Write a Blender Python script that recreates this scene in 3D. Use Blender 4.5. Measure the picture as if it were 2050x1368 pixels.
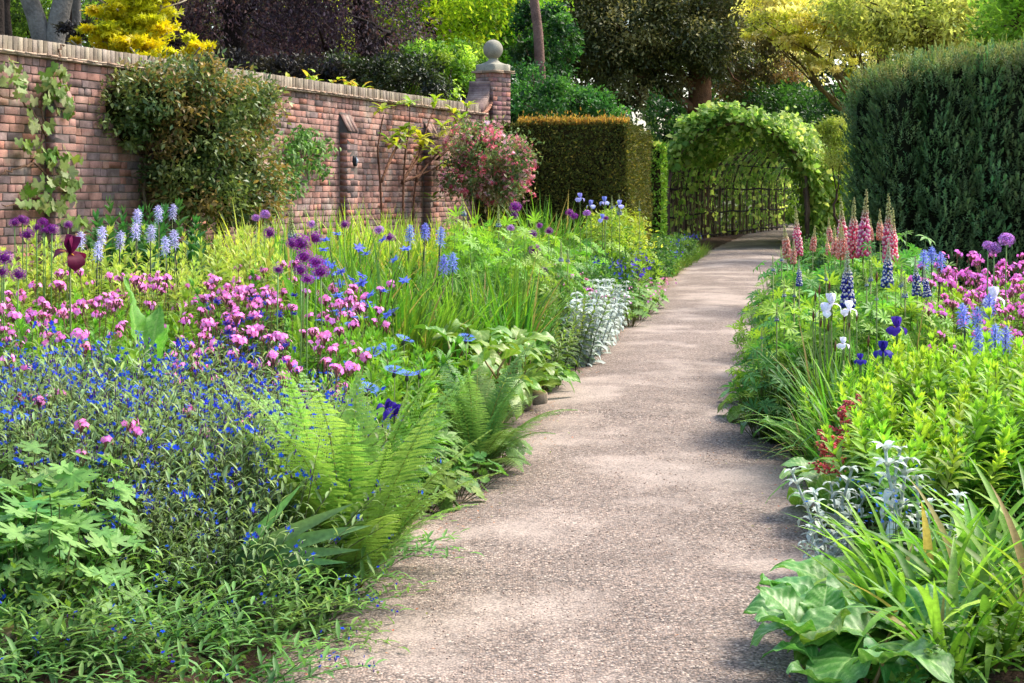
import bpy, math, random
import numpy as np
from mathutils import Matrix, Vector, Euler

# ------------------------------------------------------------------ camera, sky, sun, exposure
scene = bpy.context.scene
for o in list(bpy.data.objects):
    bpy.data.objects.remove(o)
F_PX, CX, HY, EYE = 3362.0, 1025.0, 380.0, 1.6      # focal length in photo pixels, principal column, horizon row, eye height
cam_d = bpy.data.cameras.new('camera')
cam_d.sensor_width = 36.0
cam_d.lens = 36.0 * F_PX / 2050.0
cam_d.shift_y = -(684.0 - HY) / 2050.0
cam_d.clip_end = 2000.0
cam_d.clip_start = 0.05
cam = bpy.data.objects.new('camera', cam_d)
scene.collection.objects.link(cam)
cam.location = (0, 0, EYE)
cam.rotation_euler = (math.pi / 2, 0, 0)
scene.camera = cam

SUN_AZ = math.atan2(0.86, 0.51)        # clockwise from +Y (north)
SUN_EL = math.radians(52)
to_sun = Vector((math.sin(SUN_AZ) * math.cos(SUN_EL), math.cos(SUN_AZ) * math.cos(SUN_EL), math.sin(SUN_EL)))
world = bpy.data.worlds.new('World')
scene.world = world
world.use_nodes = True
wn = world.node_tree
for n in list(wn.nodes):
    wn.nodes.remove(n)
w_out = wn.nodes.new('ShaderNodeOutputWorld')
w_bg = wn.nodes.new('ShaderNodeBackground')
w_sky = wn.nodes.new('ShaderNodeTexSky')
w_sky.sky_type = 'NISHITA'
w_sky.sun_disc = False
w_sky.sun_elevation = SUN_EL
w_sky.sun_rotation = SUN_AZ
w_sky.air_density = 1.0
w_sky.dust_density = 3.0
w_bg.inputs['Strength'].default_value = 0.15
wn.links.new(w_sky.outputs[0], w_bg.inputs['Color'])
wn.links.new(w_bg.outputs[0], w_out.inputs['Surface'])
sun_d = bpy.data.lights.new('sun', 'SUN')
sun_d.energy = 2.0
sun_d.angle = math.radians(22.0)
sun_d.color = (1.0, 0.93, 0.80)
sun = bpy.data.objects.new('sun', sun_d)
scene.collection.objects.link(sun)
sun.rotation_euler = to_sun.to_track_quat('Z', 'Y').to_euler()
sun.location = to_sun * 50
scene.view_settings.view_transform = 'Standard'
scene.view_settings.look = 'None'
scene.view_settings.exposure = 1.55
scene.view_settings.gamma = 1.0
scene.view_settings.use_curve_mapping = False
scene.render.engine = 'CYCLES'
scene.cycles.use_denoising = True
scene.cycles.max_bounces = 8
scene.cycles.diffuse_bounces = 5
scene.cycles.transmission_bounces = 6

# ------------------------------------------------------------------ helpers
RNG = np.random.default_rng(7)
PI = math.pi
COL = scene.collection


def A(*v):
    return np.array(v, dtype=np.float64)


def unit(v):
    v = np.asarray(v, dtype=np.float64)
    return v / np.maximum(np.linalg.norm(v, axis=-1, keepdims=True), 1e-9)


def rgb(r, g, b):
    """sRGB 0..255 -> linear"""
    c = np.array([r, g, b]) / 255.0
    return np.where(c <= 0.04045, c / 12.92, ((c + 0.055) / 1.055) ** 2.4)


class T:
    """a template: vertices, faces, colour multiplier per vertex"""
    def __init__(s, v, f, c=None):
        s.v = np.asarray(v, float)
        s.f = [np.asarray(q, int) for q in (f if isinstance(f, list) and len(f) and np.ndim(f[0]) == 2 else [f])]
        s.c = np.ones((len(s.v), 3)) if c is None else np.asarray(c, float)


class MB:
    """collects shapes into one mesh"""
    def __init__(s):
        s.V, s.C, s.L, s.N, s.n = [], [], [], [], 0

    def add(s, v, faces, c):
        v = np.asarray(v, float).reshape(-1, 3)
        c = np.broadcast_to(np.asarray(c, float), v.shape)
        s.V.append(v)
        s.C.append(np.array(c))
        for q in faces:
            q = np.asarray(q, int)
            if q.size:
                s.L.append((q + s.n).ravel())
                s.N.append(np.full(len(q), q.shape[1]))
        s.n += len(v)

    def inst(s, t, M, P, C):
        M, P, C = np.asarray(M, float), np.asarray(P, float), np.asarray(C, float)
        k, n = len(P), len(t.v)
        if k == 0:
            return
        C = np.broadcast_to(C, (k, 3))
        V = np.einsum('kij,nj->kni', M, t.v) + P[:, None, :]
        cc = C[:, None, :] * t.c[None]
        off = (np.arange(k) * n)[:, None, None]
        s.add(V.reshape(-1, 3), [(q[None] + off).reshape(-1, q.shape[1]) for q in t.f], cc.reshape(-1, 3))

    def merge(s, o, M=None):
        """append another builder, optionally moved by a 4x4"""
        v = np.concatenate(o.V)
        if M is not None:
            M = np.asarray(M)
            v = v @ M[:3, :3].T + M[:3, 3]
        s.V.append(v)
        s.C.append(np.concatenate(o.C))
        for l, nn in zip(o.L, o.N):
            s.L.append(l + s.n)
            s.N.append(nn)
        s.n += len(v)

    def tube(s, pts, r, c, sides=5, cap=True):
        pts = np.asarray(pts, float)
        r = np.broadcast_to(np.asarray(r, float), (len(pts),))
        d = unit(np.gradient(pts, axis=0))
        ref = np.where(np.abs(d[:, 2:3]) > 0.9, A(1, 0, 0)[None], A(0, 0, 1)[None])
        x = unit(np.cross(d, ref))
        y = np.cross(d, x)
        a = np.arange(sides) * 2 * PI / sides
        ring = pts[:, None] + r[:, None, None] * (np.cos(a)[None, :, None] * x[:, None] + np.sin(a)[None, :, None] * y[:, None])
        n = len(pts)
        i, j = np.meshgrid(np.arange(n - 1), np.arange(sides), indexing='ij')
        q = np.stack([i * sides + j, i * sides + (j + 1) % sides, (i + 1) * sides + (j + 1) % sides, (i + 1) * sides + j], -1).reshape(-1, 4)
        faces = [q]
        if cap:
            faces.append(((n - 1) * sides + np.arange(sides))[None])
            faces.append(np.arange(sides)[::-1][None])
        s.add(ring.reshape(-1, 3), faces, c)

    def mesh(s, name, mat, smooth=False):
        me = bpy.data.meshes.new(name)
        V = np.concatenate(s.V)
        C = np.concatenate(s.C)
        L = np.concatenate(s.L)
        N = np.concatenate(s.N)
        me.vertices.add(len(V))
        me.vertices.foreach_set('co', V.ravel().astype(np.float32))
        me.loops.add(len(L))
        me.loops.foreach_set('vertex_index', L.astype(np.int32))
        me.polygons.add(len(N))
        me.polygons.foreach_set('loop_start', (np.cumsum(N) - N).astype(np.int32))
        me.polygons.foreach_set('loop_total', N.astype(np.int32))
        if smooth:
            me.polygons.foreach_set('use_smooth', np.ones(len(N), bool))
        at = me.attributes.new('Col', 'FLOAT_COLOR', 'POINT')
        at.data.foreach_set('color', np.concatenate([np.clip(C, 0, 1), np.ones((len(C), 1))], 1).ravel().astype(np.float32))
        me.materials.append(mat)
        me.update()
        return me


def frames(d, up, L, W=None):
    """matrices whose y axis is d, z axis near up; scaled L (and W in x)"""
    d = unit(d)
    up = np.broadcast_to(np.asarray(up, float), d.shape)
    x = np.cross(d, up)
    bad = np.linalg.norm(x, axis=1) < 1e-4
    x[bad] = A(1, 0, 0)
    x = unit(x)
    z = np.cross(x, d)
    L = np.broadcast_to(np.asarray(L, float), (len(d),))[:, None]
    W = L if W is None else np.broadcast_to(np.asarray(W, float), (len(d),))[:, None]
    return np.stack([x * W, d * L, z * L], -1)


def prof(kind, s):
    if kind == 'lance':
        w = (s + 0.02) ** 0.6 * (1.0 - s) ** 0.85
    elif kind == 'ovate':
        w = (s + 0.03) ** 0.42 * (1.0 - s) ** 0.62
    elif kind == 'obov':
        w = (s + 0.01) ** 0.9 * (1.0 - s) ** 0.4
    elif kind == 'sword':
        w = (0.55 + 0.45 * np.sin(np.minimum(s * 1.8, 1) * PI / 2)) * (1 - s ** 2.6) ** 1.1
    elif kind == 'round':
        w = np.sqrt(np.maximum(0.0, 1 - (2 * s - 1) ** 2)) ** 0.8
    return w / w.max()


def leaf(kind='lance', aspect=0.3, n=4, fold=0.25, droop=0.4, wave=0.0, tip=1.0, mid=1.12, base=1.0, phase=0.0):
    """leaf of length 1 along +y, width aspect; droop = bend over its length in radians (mean)"""
    s = np.linspace(0, 1, n + 1)
    w = prof(kind, s) * aspect * 0.5
    w[-1] = 0.0
    ang = -droop * s * 1.6 + droop * 0.25
    ds = 1.0 / n
    y = np.concatenate([[0], np.cumsum(np.cos(0.5 * (ang[1:] + ang[:-1])) * ds)])
    z = np.concatenate([[0], np.cumsum(np.sin(0.5 * (ang[1:] + ang[:-1])) * ds)])
    wv = wave * aspect * np.sin(s * 9 + phase)
    wv2 = wave * aspect * np.sin(s * 8 + phase + 2)
    Lf = np.stack([-w, y, z + fold * w + wv * (w > 0)], 1)
    Md = np.stack([0 * w, y, z], 1)
    Rt = np.stack([w, y, z + fold * w + wv2 * (w > 0)], 1)
    v = np.concatenate([Lf, Md, Rt])
    m = n + 1
    i = np.arange(n)
    q = np.concatenate([np.stack([i, i + m, i + m + 1, i + 1], 1), np.stack([i + m, i + 2 * m, i + 2 * m + 1, i + m + 1], 1)])
    g = (base + (tip - base) * s)[:, None]
    c = np.concatenate([np.repeat(g, 3, 1), np.repeat(g * mid, 3, 1), np.repeat(g, 3, 1)])
    return T(v, [q], c)


def strip(kind, aspect, n, droop, tip=1.0):
    """one-face-wide blade, cheaper"""
    t = leaf(kind, aspect, n, 0, droop)
    m = n + 1
    v = np.concatenate([t.v[:m], t.v[2 * m:]])
    i = np.arange(n)
    s = np.linspace(1, tip, m)[:, None] * np.ones((1, 3))
    return T(v, [np.stack([i, i + m, i + m + 1, i + 1], 1)], np.concatenate([s, s]))


def diamond(aspect=0.5, fold=0.3):
    """two-faced leaf folded along its midrib"""
    w = aspect * 0.5
    v = [[0, 0, 0], [-w, .42, fold * w], [0, 1, -.06], [w, .42, fold * w]]
    return T(v, [np.array([[0, 2, 1], [0, 3, 2]])], np.array([[1.05] * 3, [.95] * 3, [1.05] * 3, [.95] * 3]))


def lobed(lobes=5, spread=2.4, cut=0.5, teeth=2, cup=0.12, lw=0.36, vein=1.15, rnd=0.0):
    """palmate lobed leaf in the xy plane, stalk at the origin, mid-lobe along +y, radius ~1"""
    pts, cols = [[0, 0, 0]], [1.1]
    out = []
    aa = np.linspace(-spread / 2, spread / 2, lobes)
    for k, a in enumerate(aa):
        L = 1.0 - 0.25 * abs(a) / (spread / 2)
        half = spread / (lobes - 1) / 2
        prof_ = [(-1.0, cut), (-0.62, 0.5 * (cut + 1) + .06), (-0.5, 0.74), (-0.3, 0.9), (-0.18, 0.86), (0.0, 1.0), (0.18, 0.86), (0.3, 0.9), (0.5, 0.74), (0.62, 0.5 * (cut + 1) + .06)]
        for (da, rr) in prof_:
            out.append((a + da * half, rr * L, abs(da) < 0.05))
    out.append((aa[-1] + half, cut * 0.75, False))
    for a, r, v_ in out:
        pts.append([math.sin(a) * r, math.cos(a) * r, cup * (r ** 2) * (1 if v_ else .6) - .05 * r])
        cols.append(vein if v_ else 0.95)
    n = len(out)
    f = [[0, i + 2, i + 1] for i in range(n - 1)]
    return T(pts, [np.array(f)], np.repeat(np.array(cols)[:, None], 3, 1))


def palm_leaf(n=9, aspect=0.24, droop=0.35, rise=0.35, seg=3, gap=0.5):
    """digitate leaf (lupin): n leaflets round the stalk tip"""
    mb = MB()
    lt = leaf('obov', aspect, seg, 0.35, droop)
    a = np.linspace(gap / 2, 2 * PI - gap / 2, n) + PI
    d = np.stack([np.sin(a), np.cos(a), np.full(n, rise)], 1)
    mb.inst(lt, frames(d, A(0, 0, 1), np.linspace(1, 1, n) * (0.82 + 0.18 * np.cos(a))), np.zeros((n, 3)), np.ones((n, 3)))
    return T(np.concatenate(mb.V), [np.concatenate(mb.L).reshape(-1, 4)], np.concatenate(mb.C))


def blob(nu=6, nv=4):
    """unit low ball"""
    v = [[0, 0, 1]]
    for i in range(1, nv):
        t = PI * i / nv
        for j in range(nu):
            p = 2 * PI * j / nu
            v.append([math.sin(t) * math.cos(p), math.sin(t) * math.sin(p), math.cos(t)])
    v.append([0, 0, -1])
    tri = [[0, 1 + j, 1 + (j + 1) % nu] for j in range(nu)]
    b = 1 + (nv - 2) * nu
    tri += [[len(v) - 1, b + (j + 1) % nu, b + j] for j in range(nu)]
    q = [[1 + i * nu + j, 1 + (i + 1) * nu + j, 1 + (i + 1) * nu + (j + 1) % nu, 1 + i * nu + (j + 1) % nu] for i in range(nv - 2) for j in range(nu)]
    return T(v, [np.array(tri)] + ([np.array(q)] if q else []))


def boxT(sx=1, sy=1, sz=1, ch=0.0):
    """box with its base corner at the origin; ch = chamfer of the -y face"""
    v = []
    for y, c in ((0, ch), (ch * .7 if ch else 0, 0), (sy, 0)):
        v += [[c, y, c], [sx - c, y, c], [sx - c, y, sz - c], [c, y, sz - c]]
    if not ch:
        v = v[4:]
    R = len(v) // 4
    f = [[0, 1, 2, 3]]
    for k in range(R - 1):
        b = 4 * k
        for j in range(4):
            f.append([b + j, b + 4 + j, b + 4 + (j + 1) % 4, b + (j + 1) % 4])
    b = 4 * (R - 1)
    f.append([b + 3, b + 2, b + 1, b])
    return T(v, [np.array(f)])


def lathe(mb, profile, c, sides=24, centre=(0, 0, 0)):
    n = len(profile)
    a = np.arange(sides) * 2 * PI / sides
    v = np.array([[r * math.cos(t), r * math.sin(t), z] for r, z in profile for t in a]) + A(*centre)
    q = [[i * sides + j, i * sides + (j + 1) % sides, (i + 1) * sides + (j + 1) % sides, (i + 1) * sides + j] for i in range(n - 1) for j in range(sides)]
    mb.add(v, [np.array(q)], c)


def vary(c, k, rng, hue=0.12, val=0.2):
    """k colours scattered round c"""
    c = np.asarray(c, float)
    f = 1 + rng.normal(0, val, (k, 1)).clip(-2.2 * val, 2.2 * val)
    h = 1 + rng.normal(0, hue, (k, 3)).clip(-2.2 * hue, 2.2 * hue) * A(1, .5, 1)
    return np.clip(c * f * h, 0.002, 0.95)


def mixc(a, b, t):
    t = np.asarray(t, float)[..., None]
    return np.asarray(a) * (1 - t) + np.asarray(b) * t


def rdir(k, rng, zlo=-1, zhi=1):
    z = rng.uniform(zlo, zhi, k)
    p = rng.uniform(0, 2 * PI, k)
    r = np.sqrt(np.maximum(0, 1 - z * z))
    return np.stack([r * np.cos(p), r * np.sin(p), z], 1)


def link(name, data, parent=None, loc=None, rot=None, sc=None, label=None):
    o = bpy.data.objects.new(name, data)
    COL.objects.link(o)
    if parent is not None:
        o.parent = parent
    if loc is not None:
        o.location = loc
    if rot is not None:
        o.rotation_euler = rot
    if sc is not None:
        o.scale = (sc, sc, sc) if np.isscalar(sc) else sc
    if label:
        o['label'] = label
    return o


def tag(o, label, cat, group=None):
    o['label'] = label
    o['category'] = cat
    if group:
        o['group'] = group
    return o


def thing(name, label, cat, loc, rz=0.0, sc=1.0, group=None, tilt=(0, 0)):
    o = link(name, None, None, loc, (tilt[0], tilt[1], rz), sc)
    o.empty_display_size = 0.1
    return tag(o, label, cat, group)


def structure(name, me):
    o = link(name, me)
    o['kind'] = 'structure'
    return o


def P3(px, py, Y):
    return A((px - CX) * Y / F_PX, Y, EYE - (py - HY) * Y / F_PX)


# ------------------------------------------------------------------ materials
def newmat(name):
    m = bpy.data.materials.new(name)
    m.use_nodes = True
    nt = m.node_tree
    for n in list(nt.nodes):
        nt.nodes.remove(n)
    return m, nt, nt.nodes, nt.links


def attr_col(N):
    a = N.new('ShaderNodeAttribute')
    a.attribute_name = 'Col'
    return a


def plant_mat(name, transl=0.35, rough=0.5, spec=0.3, hue=0.025, val=0.18, tgain=(1.12, 1.15, 0.72), sheen=0.0, bump=0.0):
    m, nt, N, L = newmat(name)
    out = N.new('ShaderNodeOutputMaterial')
    a = attr_col(N)
    oi = N.new('ShaderNodeObjectInfo')
    hs = N.new('ShaderNodeHueSaturation')
    r1 = N.new('ShaderNodeMapRange')
    r1.inputs['To Min'].default_value = 0.5 - hue
    r1.inputs['To Max'].default_value = 0.5 + hue
    L.new(oi.outputs['Random'], r1.inputs['Value'])
    L.new(r1.outputs[0], hs.inputs['Hue'])
    mul = N.new('ShaderNodeMath')
    mul.operation = 'MULTIPLY'
    mul.inputs[1].default_value = 17.31
    fr = N.new('ShaderNodeMath')
    fr.operation = 'FRACT'
    L.new(oi.outputs['Random'], mul.inputs[0])
    L.new(mul.outputs[0], fr.inputs[0])
    r2 = N.new('ShaderNodeMapRange')
    r2.inputs['To Min'].default_value = 1 - val
    r2.inputs['To Max'].default_value = 1 + val
    L.new(fr.outputs[0], r2.inputs['Value'])
    L.new(r2.outputs[0], hs.inputs['Value'])
    L.new(a.outputs['Color'], hs.inputs['Color'])
    nz = N.new('ShaderNodeTexNoise')
    nz.inputs['Scale'].default_value = 60.0
    nz.inputs['Detail'].default_value = 2.0
    tc = N.new('ShaderNodeTexCoord')
    L.new(tc.outputs['Object'], nz.inputs['Vector'])
    r3 = N.new('ShaderNodeMapRange')
    r3.inputs['From Min'].default_value = 0.3
    r3.inputs['From Max'].default_value = 0.7
    r3.inputs['To Min'].default_value = 0.8
    r3.inputs['To Max'].default_value = 1.2
    L.new(nz.outputs['Fac'], r3.inputs['Value'])
    vm = N.new('ShaderNodeVectorMath')
    vm.operation = 'SCALE'
    L.new(hs.outputs[0], vm.inputs[0])
    L.new(r3.outputs[0], vm.inputs['Scale'])
    p = N.new('ShaderNodeBsdfPrincipled')
    p.inputs['Roughness'].default_value = rough
    p.inputs['Specular IOR Level'].default_value = spec
    if sheen:
        p.inputs['Sheen Weight'].default_value = sheen
    L.new(vm.outputs[0], p.inputs['Base Color'])
    if bump:
        b = N.new('ShaderNodeBump')
        b.inputs['Strength'].default_value = bump
        b.inputs['Distance'].default_value = 0.01
        L.new(nz.outputs['Fac'], b.inputs['Height'])
        L.new(b.outputs[0], p.inputs['Normal'])
    if transl > 0:
        tr = N.new('ShaderNodeBsdfTranslucent')
        tv = N.new('ShaderNodeVectorMath')
        tv.operation = 'MULTIPLY'
        tv.inputs[1].default_value = tgain
        L.new(vm.outputs[0], tv.inputs[0])
        L.new(tv.outputs[0], tr.inputs['Color'])
        mx = N.new('ShaderNodeMixShader')
        mx.inputs[0].default_value = transl
        L.new(p.outputs[0], mx.inputs[1])
        L.new(tr.outputs[0], mx.inputs[2])
        L.new(mx.outputs[0], out.inputs['Surface'])
    else:
        L.new(p.outputs[0], out.inputs['Surface'])
    return m


M_LEAF = plant_mat('leaf', 0.42, 0.5, 0.3)
M_GLOSS = plant_mat('glossy_leaf', 0.3, 0.42, 0.4)
M_PETAL = plant_mat('petal', 0.35, 0.6, 0.2, tgain=(1.15, 1.0, 1.1), hue=0.012, val=0.12)
M_SILVER = plant_mat('felted_leaf', 0.2, 0.8, 0.15, tgain=(1, 1, 0.9), sheen=0.3, hue=0.01)
M_NEEDLE = plant_mat('yew_needles', 0.25, 0.65, 0.12)
M_TREE = plant_mat('tree_leaf', 0.45, 0.5, 0.3, hue=0.01, val=0.08)
M_SUNNY = plant_mat('sun_glow_leaf', 0.62, 0.5, 0.2, hue=0.01, val=0.06, tgain=(1.15, 1.12, 0.8))  # extra translucency and tint stand in for sun glow on leaves
M_STEM = plant_mat('stem', 0.0, 0.6, 0.3)
M_INNER = plant_mat('dark_filler', 0.0, 1.0, 0.0)  # for the solid dark cores behind foliage


def solid_mat(name, rough=0.9, n_scale=9.0, n_amp=0.35, bump=0.4, fine=90.0, tint=(1, 1, 1), tint_amt=0.0, coords='Object', dist=0.006):
    """attribute colour broken up by stains and grain, with fine relief"""
    m, nt, N, L = newmat(name)
    out = N.new('ShaderNodeOutputMaterial')
    p = N.new('ShaderNodeBsdfPrincipled')
    p.inputs['Roughness'].default_value = rough
    p.inputs['Specular IOR Level'].default_value = 0.2
    L.new(p.outputs[0], out.inputs['Surface'])
    a = attr_col(N)
    geo = N.new('ShaderNodeNewGeometry')
    n1 = N.new('ShaderNodeTexNoise')
    n1.inputs['Scale'].default_value = n_scale
    n1.inputs['Detail'].default_value = 5.0
    n2 = N.new('ShaderNodeTexNoise')
    n2.inputs['Scale'].default_value = fine
    n2.inputs['Detail'].default_value = 3.0
    for n in (n1, n2):
        L.new(geo.outputs['Position'], n.inputs['Vector'])
    r = N.new('ShaderNodeMapRange')
    r.inputs['From Min'].default_value = 0.3
    r.inputs['From Max'].default_value = 0.7
    r.inputs['To Min'].default_value = 1 - n_amp
    r.inputs['To Max'].default_value = 1 + n_amp
    L.new(n1.outputs['Fac'], r.inputs['Value'])
    r2 = N.new('ShaderNodeMapRange')
    r2.inputs['From Min'].default_value = 0.3
    r2.inputs['From Max'].default_value = 0.7
    r2.inputs['To Min'].default_value = 0.8
    r2.inputs['To Max'].default_value = 1.2
    L.new(n2.outputs['Fac'], r2.inputs['Value'])
    mm = N.new('ShaderNodeMath')
    mm.operation = 'MULTIPLY'
    L.new(r.outputs[0], mm.inputs[0])
    L.new(r2.outputs[0], mm.inputs[1])
    sc = N.new('ShaderNodeVectorMath')
    sc.operation = 'SCALE'
    L.new(a.outputs['Color'], sc.inputs[0])
    L.new(mm.outputs[0], sc.inputs['Scale'])
    col = sc.outputs[0]
    if tint_amt > 0:
        n3 = N.new('ShaderNodeTexNoise')
        n3.inputs['Scale'].default_value = n_scale * 0.35
        n3.inputs['Detail'].default_value = 6.0
        n3.inputs['Roughness'].default_value = 0.7
        L.new(geo.outputs['Position'], n3.inputs['Vector'])
        r4 = N.new('ShaderNodeMapRange')
        r4.inputs['From Min'].default_value = 0.52
        r4.inputs['From Max'].default_value = 0.68
        r4.inputs['To Max'].default_value = tint_amt
        L.new(n3.outputs['Fac'], r4.inputs['Value'])
        mx = N.new('ShaderNodeMix')
        mx.data_type = 'RGBA'
        mx.inputs[7].default_value = (*tint, 1)
        L.new(r4.outputs[0], mx.inputs[0])
        L.new(col, mx.inputs[6])
        col = mx.outputs[2]
    L.new(col, p.inputs['Base Color'])
    if bump:
        b = N.new('ShaderNodeBump')
        b.inputs['Strength'].default_value = bump
        b.inputs['Distance'].default_value = dist
        L.new(n2.outputs['Fac'], b.inputs['Height'])
        L.new(b.outputs[0], p.inputs['Normal'])
    return m


M_BRICK = solid_mat('brick', 0.9, 7.0, 0.42, 0.6, 120.0, rgb(176, 164, 152), 0.6)
M_COPING = solid_mat('coping_brick', 0.95, 6.0, 0.25, 0.5, 90.0, rgb(150, 140, 116), 0.4)
M_MORTAR = solid_mat('mortar', 0.98, 5.0, 0.3, 0.6, 160.0)
M_STONE = solid_mat('weathered_stone', 0.92, 5.0, 0.3, 0.5, 70.0, rgb(92, 100, 84), 0.6)
M_BARK = solid_mat('bark', 0.95, 3.0, 0.35, 0.9, 22.0, dist=0.03)
M_SOIL = solid_mat('soil', 1.0, 4.0, 0.4, 1.0, 45.0, dist=0.03)
M_METAL = solid_mat('dark_painted_metal', 0.55, 8.0, 0.2, 0.1, 60.0)


def gravel_mat():
    m, nt, N, L = newmat('bound_gravel')
    out = N.new('ShaderNodeOutputMaterial')
    p = N.new('ShaderNodeBsdfPrincipled')
    p.inputs['Roughness'].default_value = 0.85
    p.inputs['Specular IOR Level'].default_value = 0.25
    L.new(p.outputs[0], out.inputs['Surface'])
    geo = N.new('ShaderNodeNewGeometry')
    v = N.new('ShaderNodeTexVoronoi')
    v.inputs['Scale'].default_value = 95.0
    v.inputs['Randomness'].default_value = 1.0
    L.new(geo.outputs['Position'], v.inputs['Vector'])
    sep = N.new('ShaderNodeSeparateColor')
    L.new(v.outputs['Color'], sep.inputs[0])
    cr = N.new('ShaderNodeValToRGB')
    e = cr.color_ramp.elements
    e[0].position, e[0].color = 0.0, (*rgb(78, 70, 65), 1)
    e[1].position, e[1].color = 1.0, (*rgb(190, 174, 158), 1)
    for pos, c in ((0.2, (104, 92, 84)), (0.45, (134, 118, 107)), (0.7, (154, 134, 119)), (0.85, (122, 112, 106))):
        k = e.new(pos)
        k.color = (*rgb(*c), 1)
    L.new(sep.outputs[0], cr.inputs[0])
    # dusty, smoother patches
    n1 = N.new('ShaderNodeTexNoise')
    n1.inputs['Scale'].default_value = 0.8
    n1.inputs['Detail'].default_value = 6.0
    n1.inputs['Roughness'].default_value = 0.62
    mp = N.new('ShaderNodeMapping')
    mp.inputs['Scale'].default_value = (1.0, 0.75, 1.0)
    L.new(geo.outputs['Position'], mp.inputs['Vector'])
    L.new(mp.outputs[0], n1.inputs['Vector'])
    r1 = N.new('ShaderNodeMapRange')
    r1.inputs['From Min'].default_value = 0.49
    r1.inputs['From Max'].default_value = 0.6
    r1.inputs['To Max'].default_value = 0.8
    L.new(n1.outputs['Fac'], r1.inputs['Value'])
    mx = N.new('ShaderNodeMix')
    mx.data_type = 'RGBA'
    mx.inputs[7].default_value = (*rgb(164, 149, 137), 1)
    L.new(r1.outputs[0], mx.inputs[0])
    L.new(cr.outputs[0], mx.inputs[6])
    # pits of dark between the stones
    r2 = N.new('ShaderNodeMapRange')
    r2.inputs['From Min'].default_value = 0.45
    r2.inputs['From Max'].default_value = 0.75
    r2.inputs['To Min'].default_value = 1.0
    r2.inputs['To Max'].default_value = 0.55
    L.new(v.outputs['Distance'], r2.inputs['Value'])
    nd = N.new('ShaderNodeTexNoise')
    nd.inputs['Scale'].default_value = 1.7
    nd.inputs['Detail'].default_value = 7.0
    nd.inputs['Roughness'].default_value = 0.7
    L.new(geo.outputs['Position'], nd.inputs['Vector'])
    rd = N.new('ShaderNodeMapRange')
    rd.inputs['From Min'].default_value = 0.36
    rd.inputs['From Max'].default_value = 0.62
    rd.inputs['To Min'].default_value = 0.84
    rd.inputs['To Max'].default_value = 1.16
    L.new(nd.outputs['Fac'], rd.inputs['Value'])
    md = N.new('ShaderNodeMath')
    md.operation = 'MULTIPLY'
    L.new(r2.outputs[0], md.inputs[0])
    L.new(rd.outputs[0], md.inputs[1])
    # orange-brown bud scales gathered along the left edge, and damp at the edges (attribute alpha-free: stored in Col)
    a = attr_col(N)
    sc = N.new('ShaderNodeVectorMath')
    sc.operation = 'SCALE'
    L.new(mx.outputs[2], sc.inputs[0])
    L.new(md.outputs[0], sc.inputs['Scale'])
    nb = N.new('ShaderNodeTexNoise')
    nb.inputs['Scale'].default_value = 3.0
    nb.inputs['Detail'].default_value = 5.0
    L.new(geo.outputs['Position'], nb.inputs['Vector'])
    sa = N.new('ShaderNodeSeparateColor')
    L.new(a.outputs['Color'], sa.inputs[0])
    ma = N.new('ShaderNodeMath')
    ma.operation = 'MULTIPLY'
    L.new(sa.outputs[0], ma.inputs[0])
    rb = N.new('ShaderNodeMapRange')
    rb.inputs['From Min'].default_value = 0.36
    rb.inputs['From Max'].default_value = 0.6
    L.new(nb.outputs['Fac'], rb.inputs['Value'])
    L.new(rb.outputs[0], ma.inputs[1])
    m2 = N.new('ShaderNodeMix')
    m2.data_type = 'RGBA'
    m2.inputs[7].default_value = (*rgb(140, 88, 52), 1)
    L.new(ma.outputs[0], m2.inputs[0])
    L.new(sc.outputs[0], m2.inputs[6])
    L.new(m2.outputs[2], p.inputs['Base Color'])
    h = N.new('ShaderNodeMath')
    h.operation = 'MULTIPLY'
    inv = N.new('ShaderNodeMath')
    inv.operation = 'SUBTRACT'
    inv.inputs[0].default_value = 1.0
    L.new(r1.outputs[0], inv.inputs[1])
    neg = N.new('ShaderNodeMath')
    neg.operation = 'SUBTRACT'
    neg.inputs[0].default_value = 0.8
    L.new(v.outputs['Distance'], neg.inputs[1])
    L.new(neg.outputs[0], h.inputs[0])
    L.new(inv.outputs[0], h.inputs[1])
    b = N.new('ShaderNodeBump')
    b.inputs['Strength'].default_value = 0.85
    b.inputs['Distance'].default_value = 0.007
    L.new(h.outputs[0], b.inputs['Height'])
    L.new(b.outputs[0], p.inputs['Normal'])
    return m


M_GRAVEL = gravel_mat()

# ------------------------------------------------------------------ ground, path, beds
LE = np.array([(2, -1.05), (5.44, -.74), (6.5, -.62), (9, -.22), (12, .12), (14.7, .57), (19.9, 1.31), (28.3, 2.55), (38.4, 4.28), (48, 6.1), (60, 8.5), (78, 12.2)])
RE = np.array([(2, .6), (5.44, .98), (7, 1.27), (8.7, 1.45), (10.3, 1.6), (12.8, 1.85), (15.8, 2.25), (20, 2.97), (24.4, 3.72), (35.9, 5.75), (48.9, 8.15), (63, 10.9), (78, 13.9)])


def left_edge(Y):
    return np.interp(Y, LE[:, 0], LE[:, 1])


def right_edge(Y):
    return np.interp(Y, RE[:, 0], RE[:, 1])


def sstep(a, b, x):
    t = np.clip((np.asarray(x, float) - a) / (b - a), 0, 1)
    return t * t * (3 - 2 * t)


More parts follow.
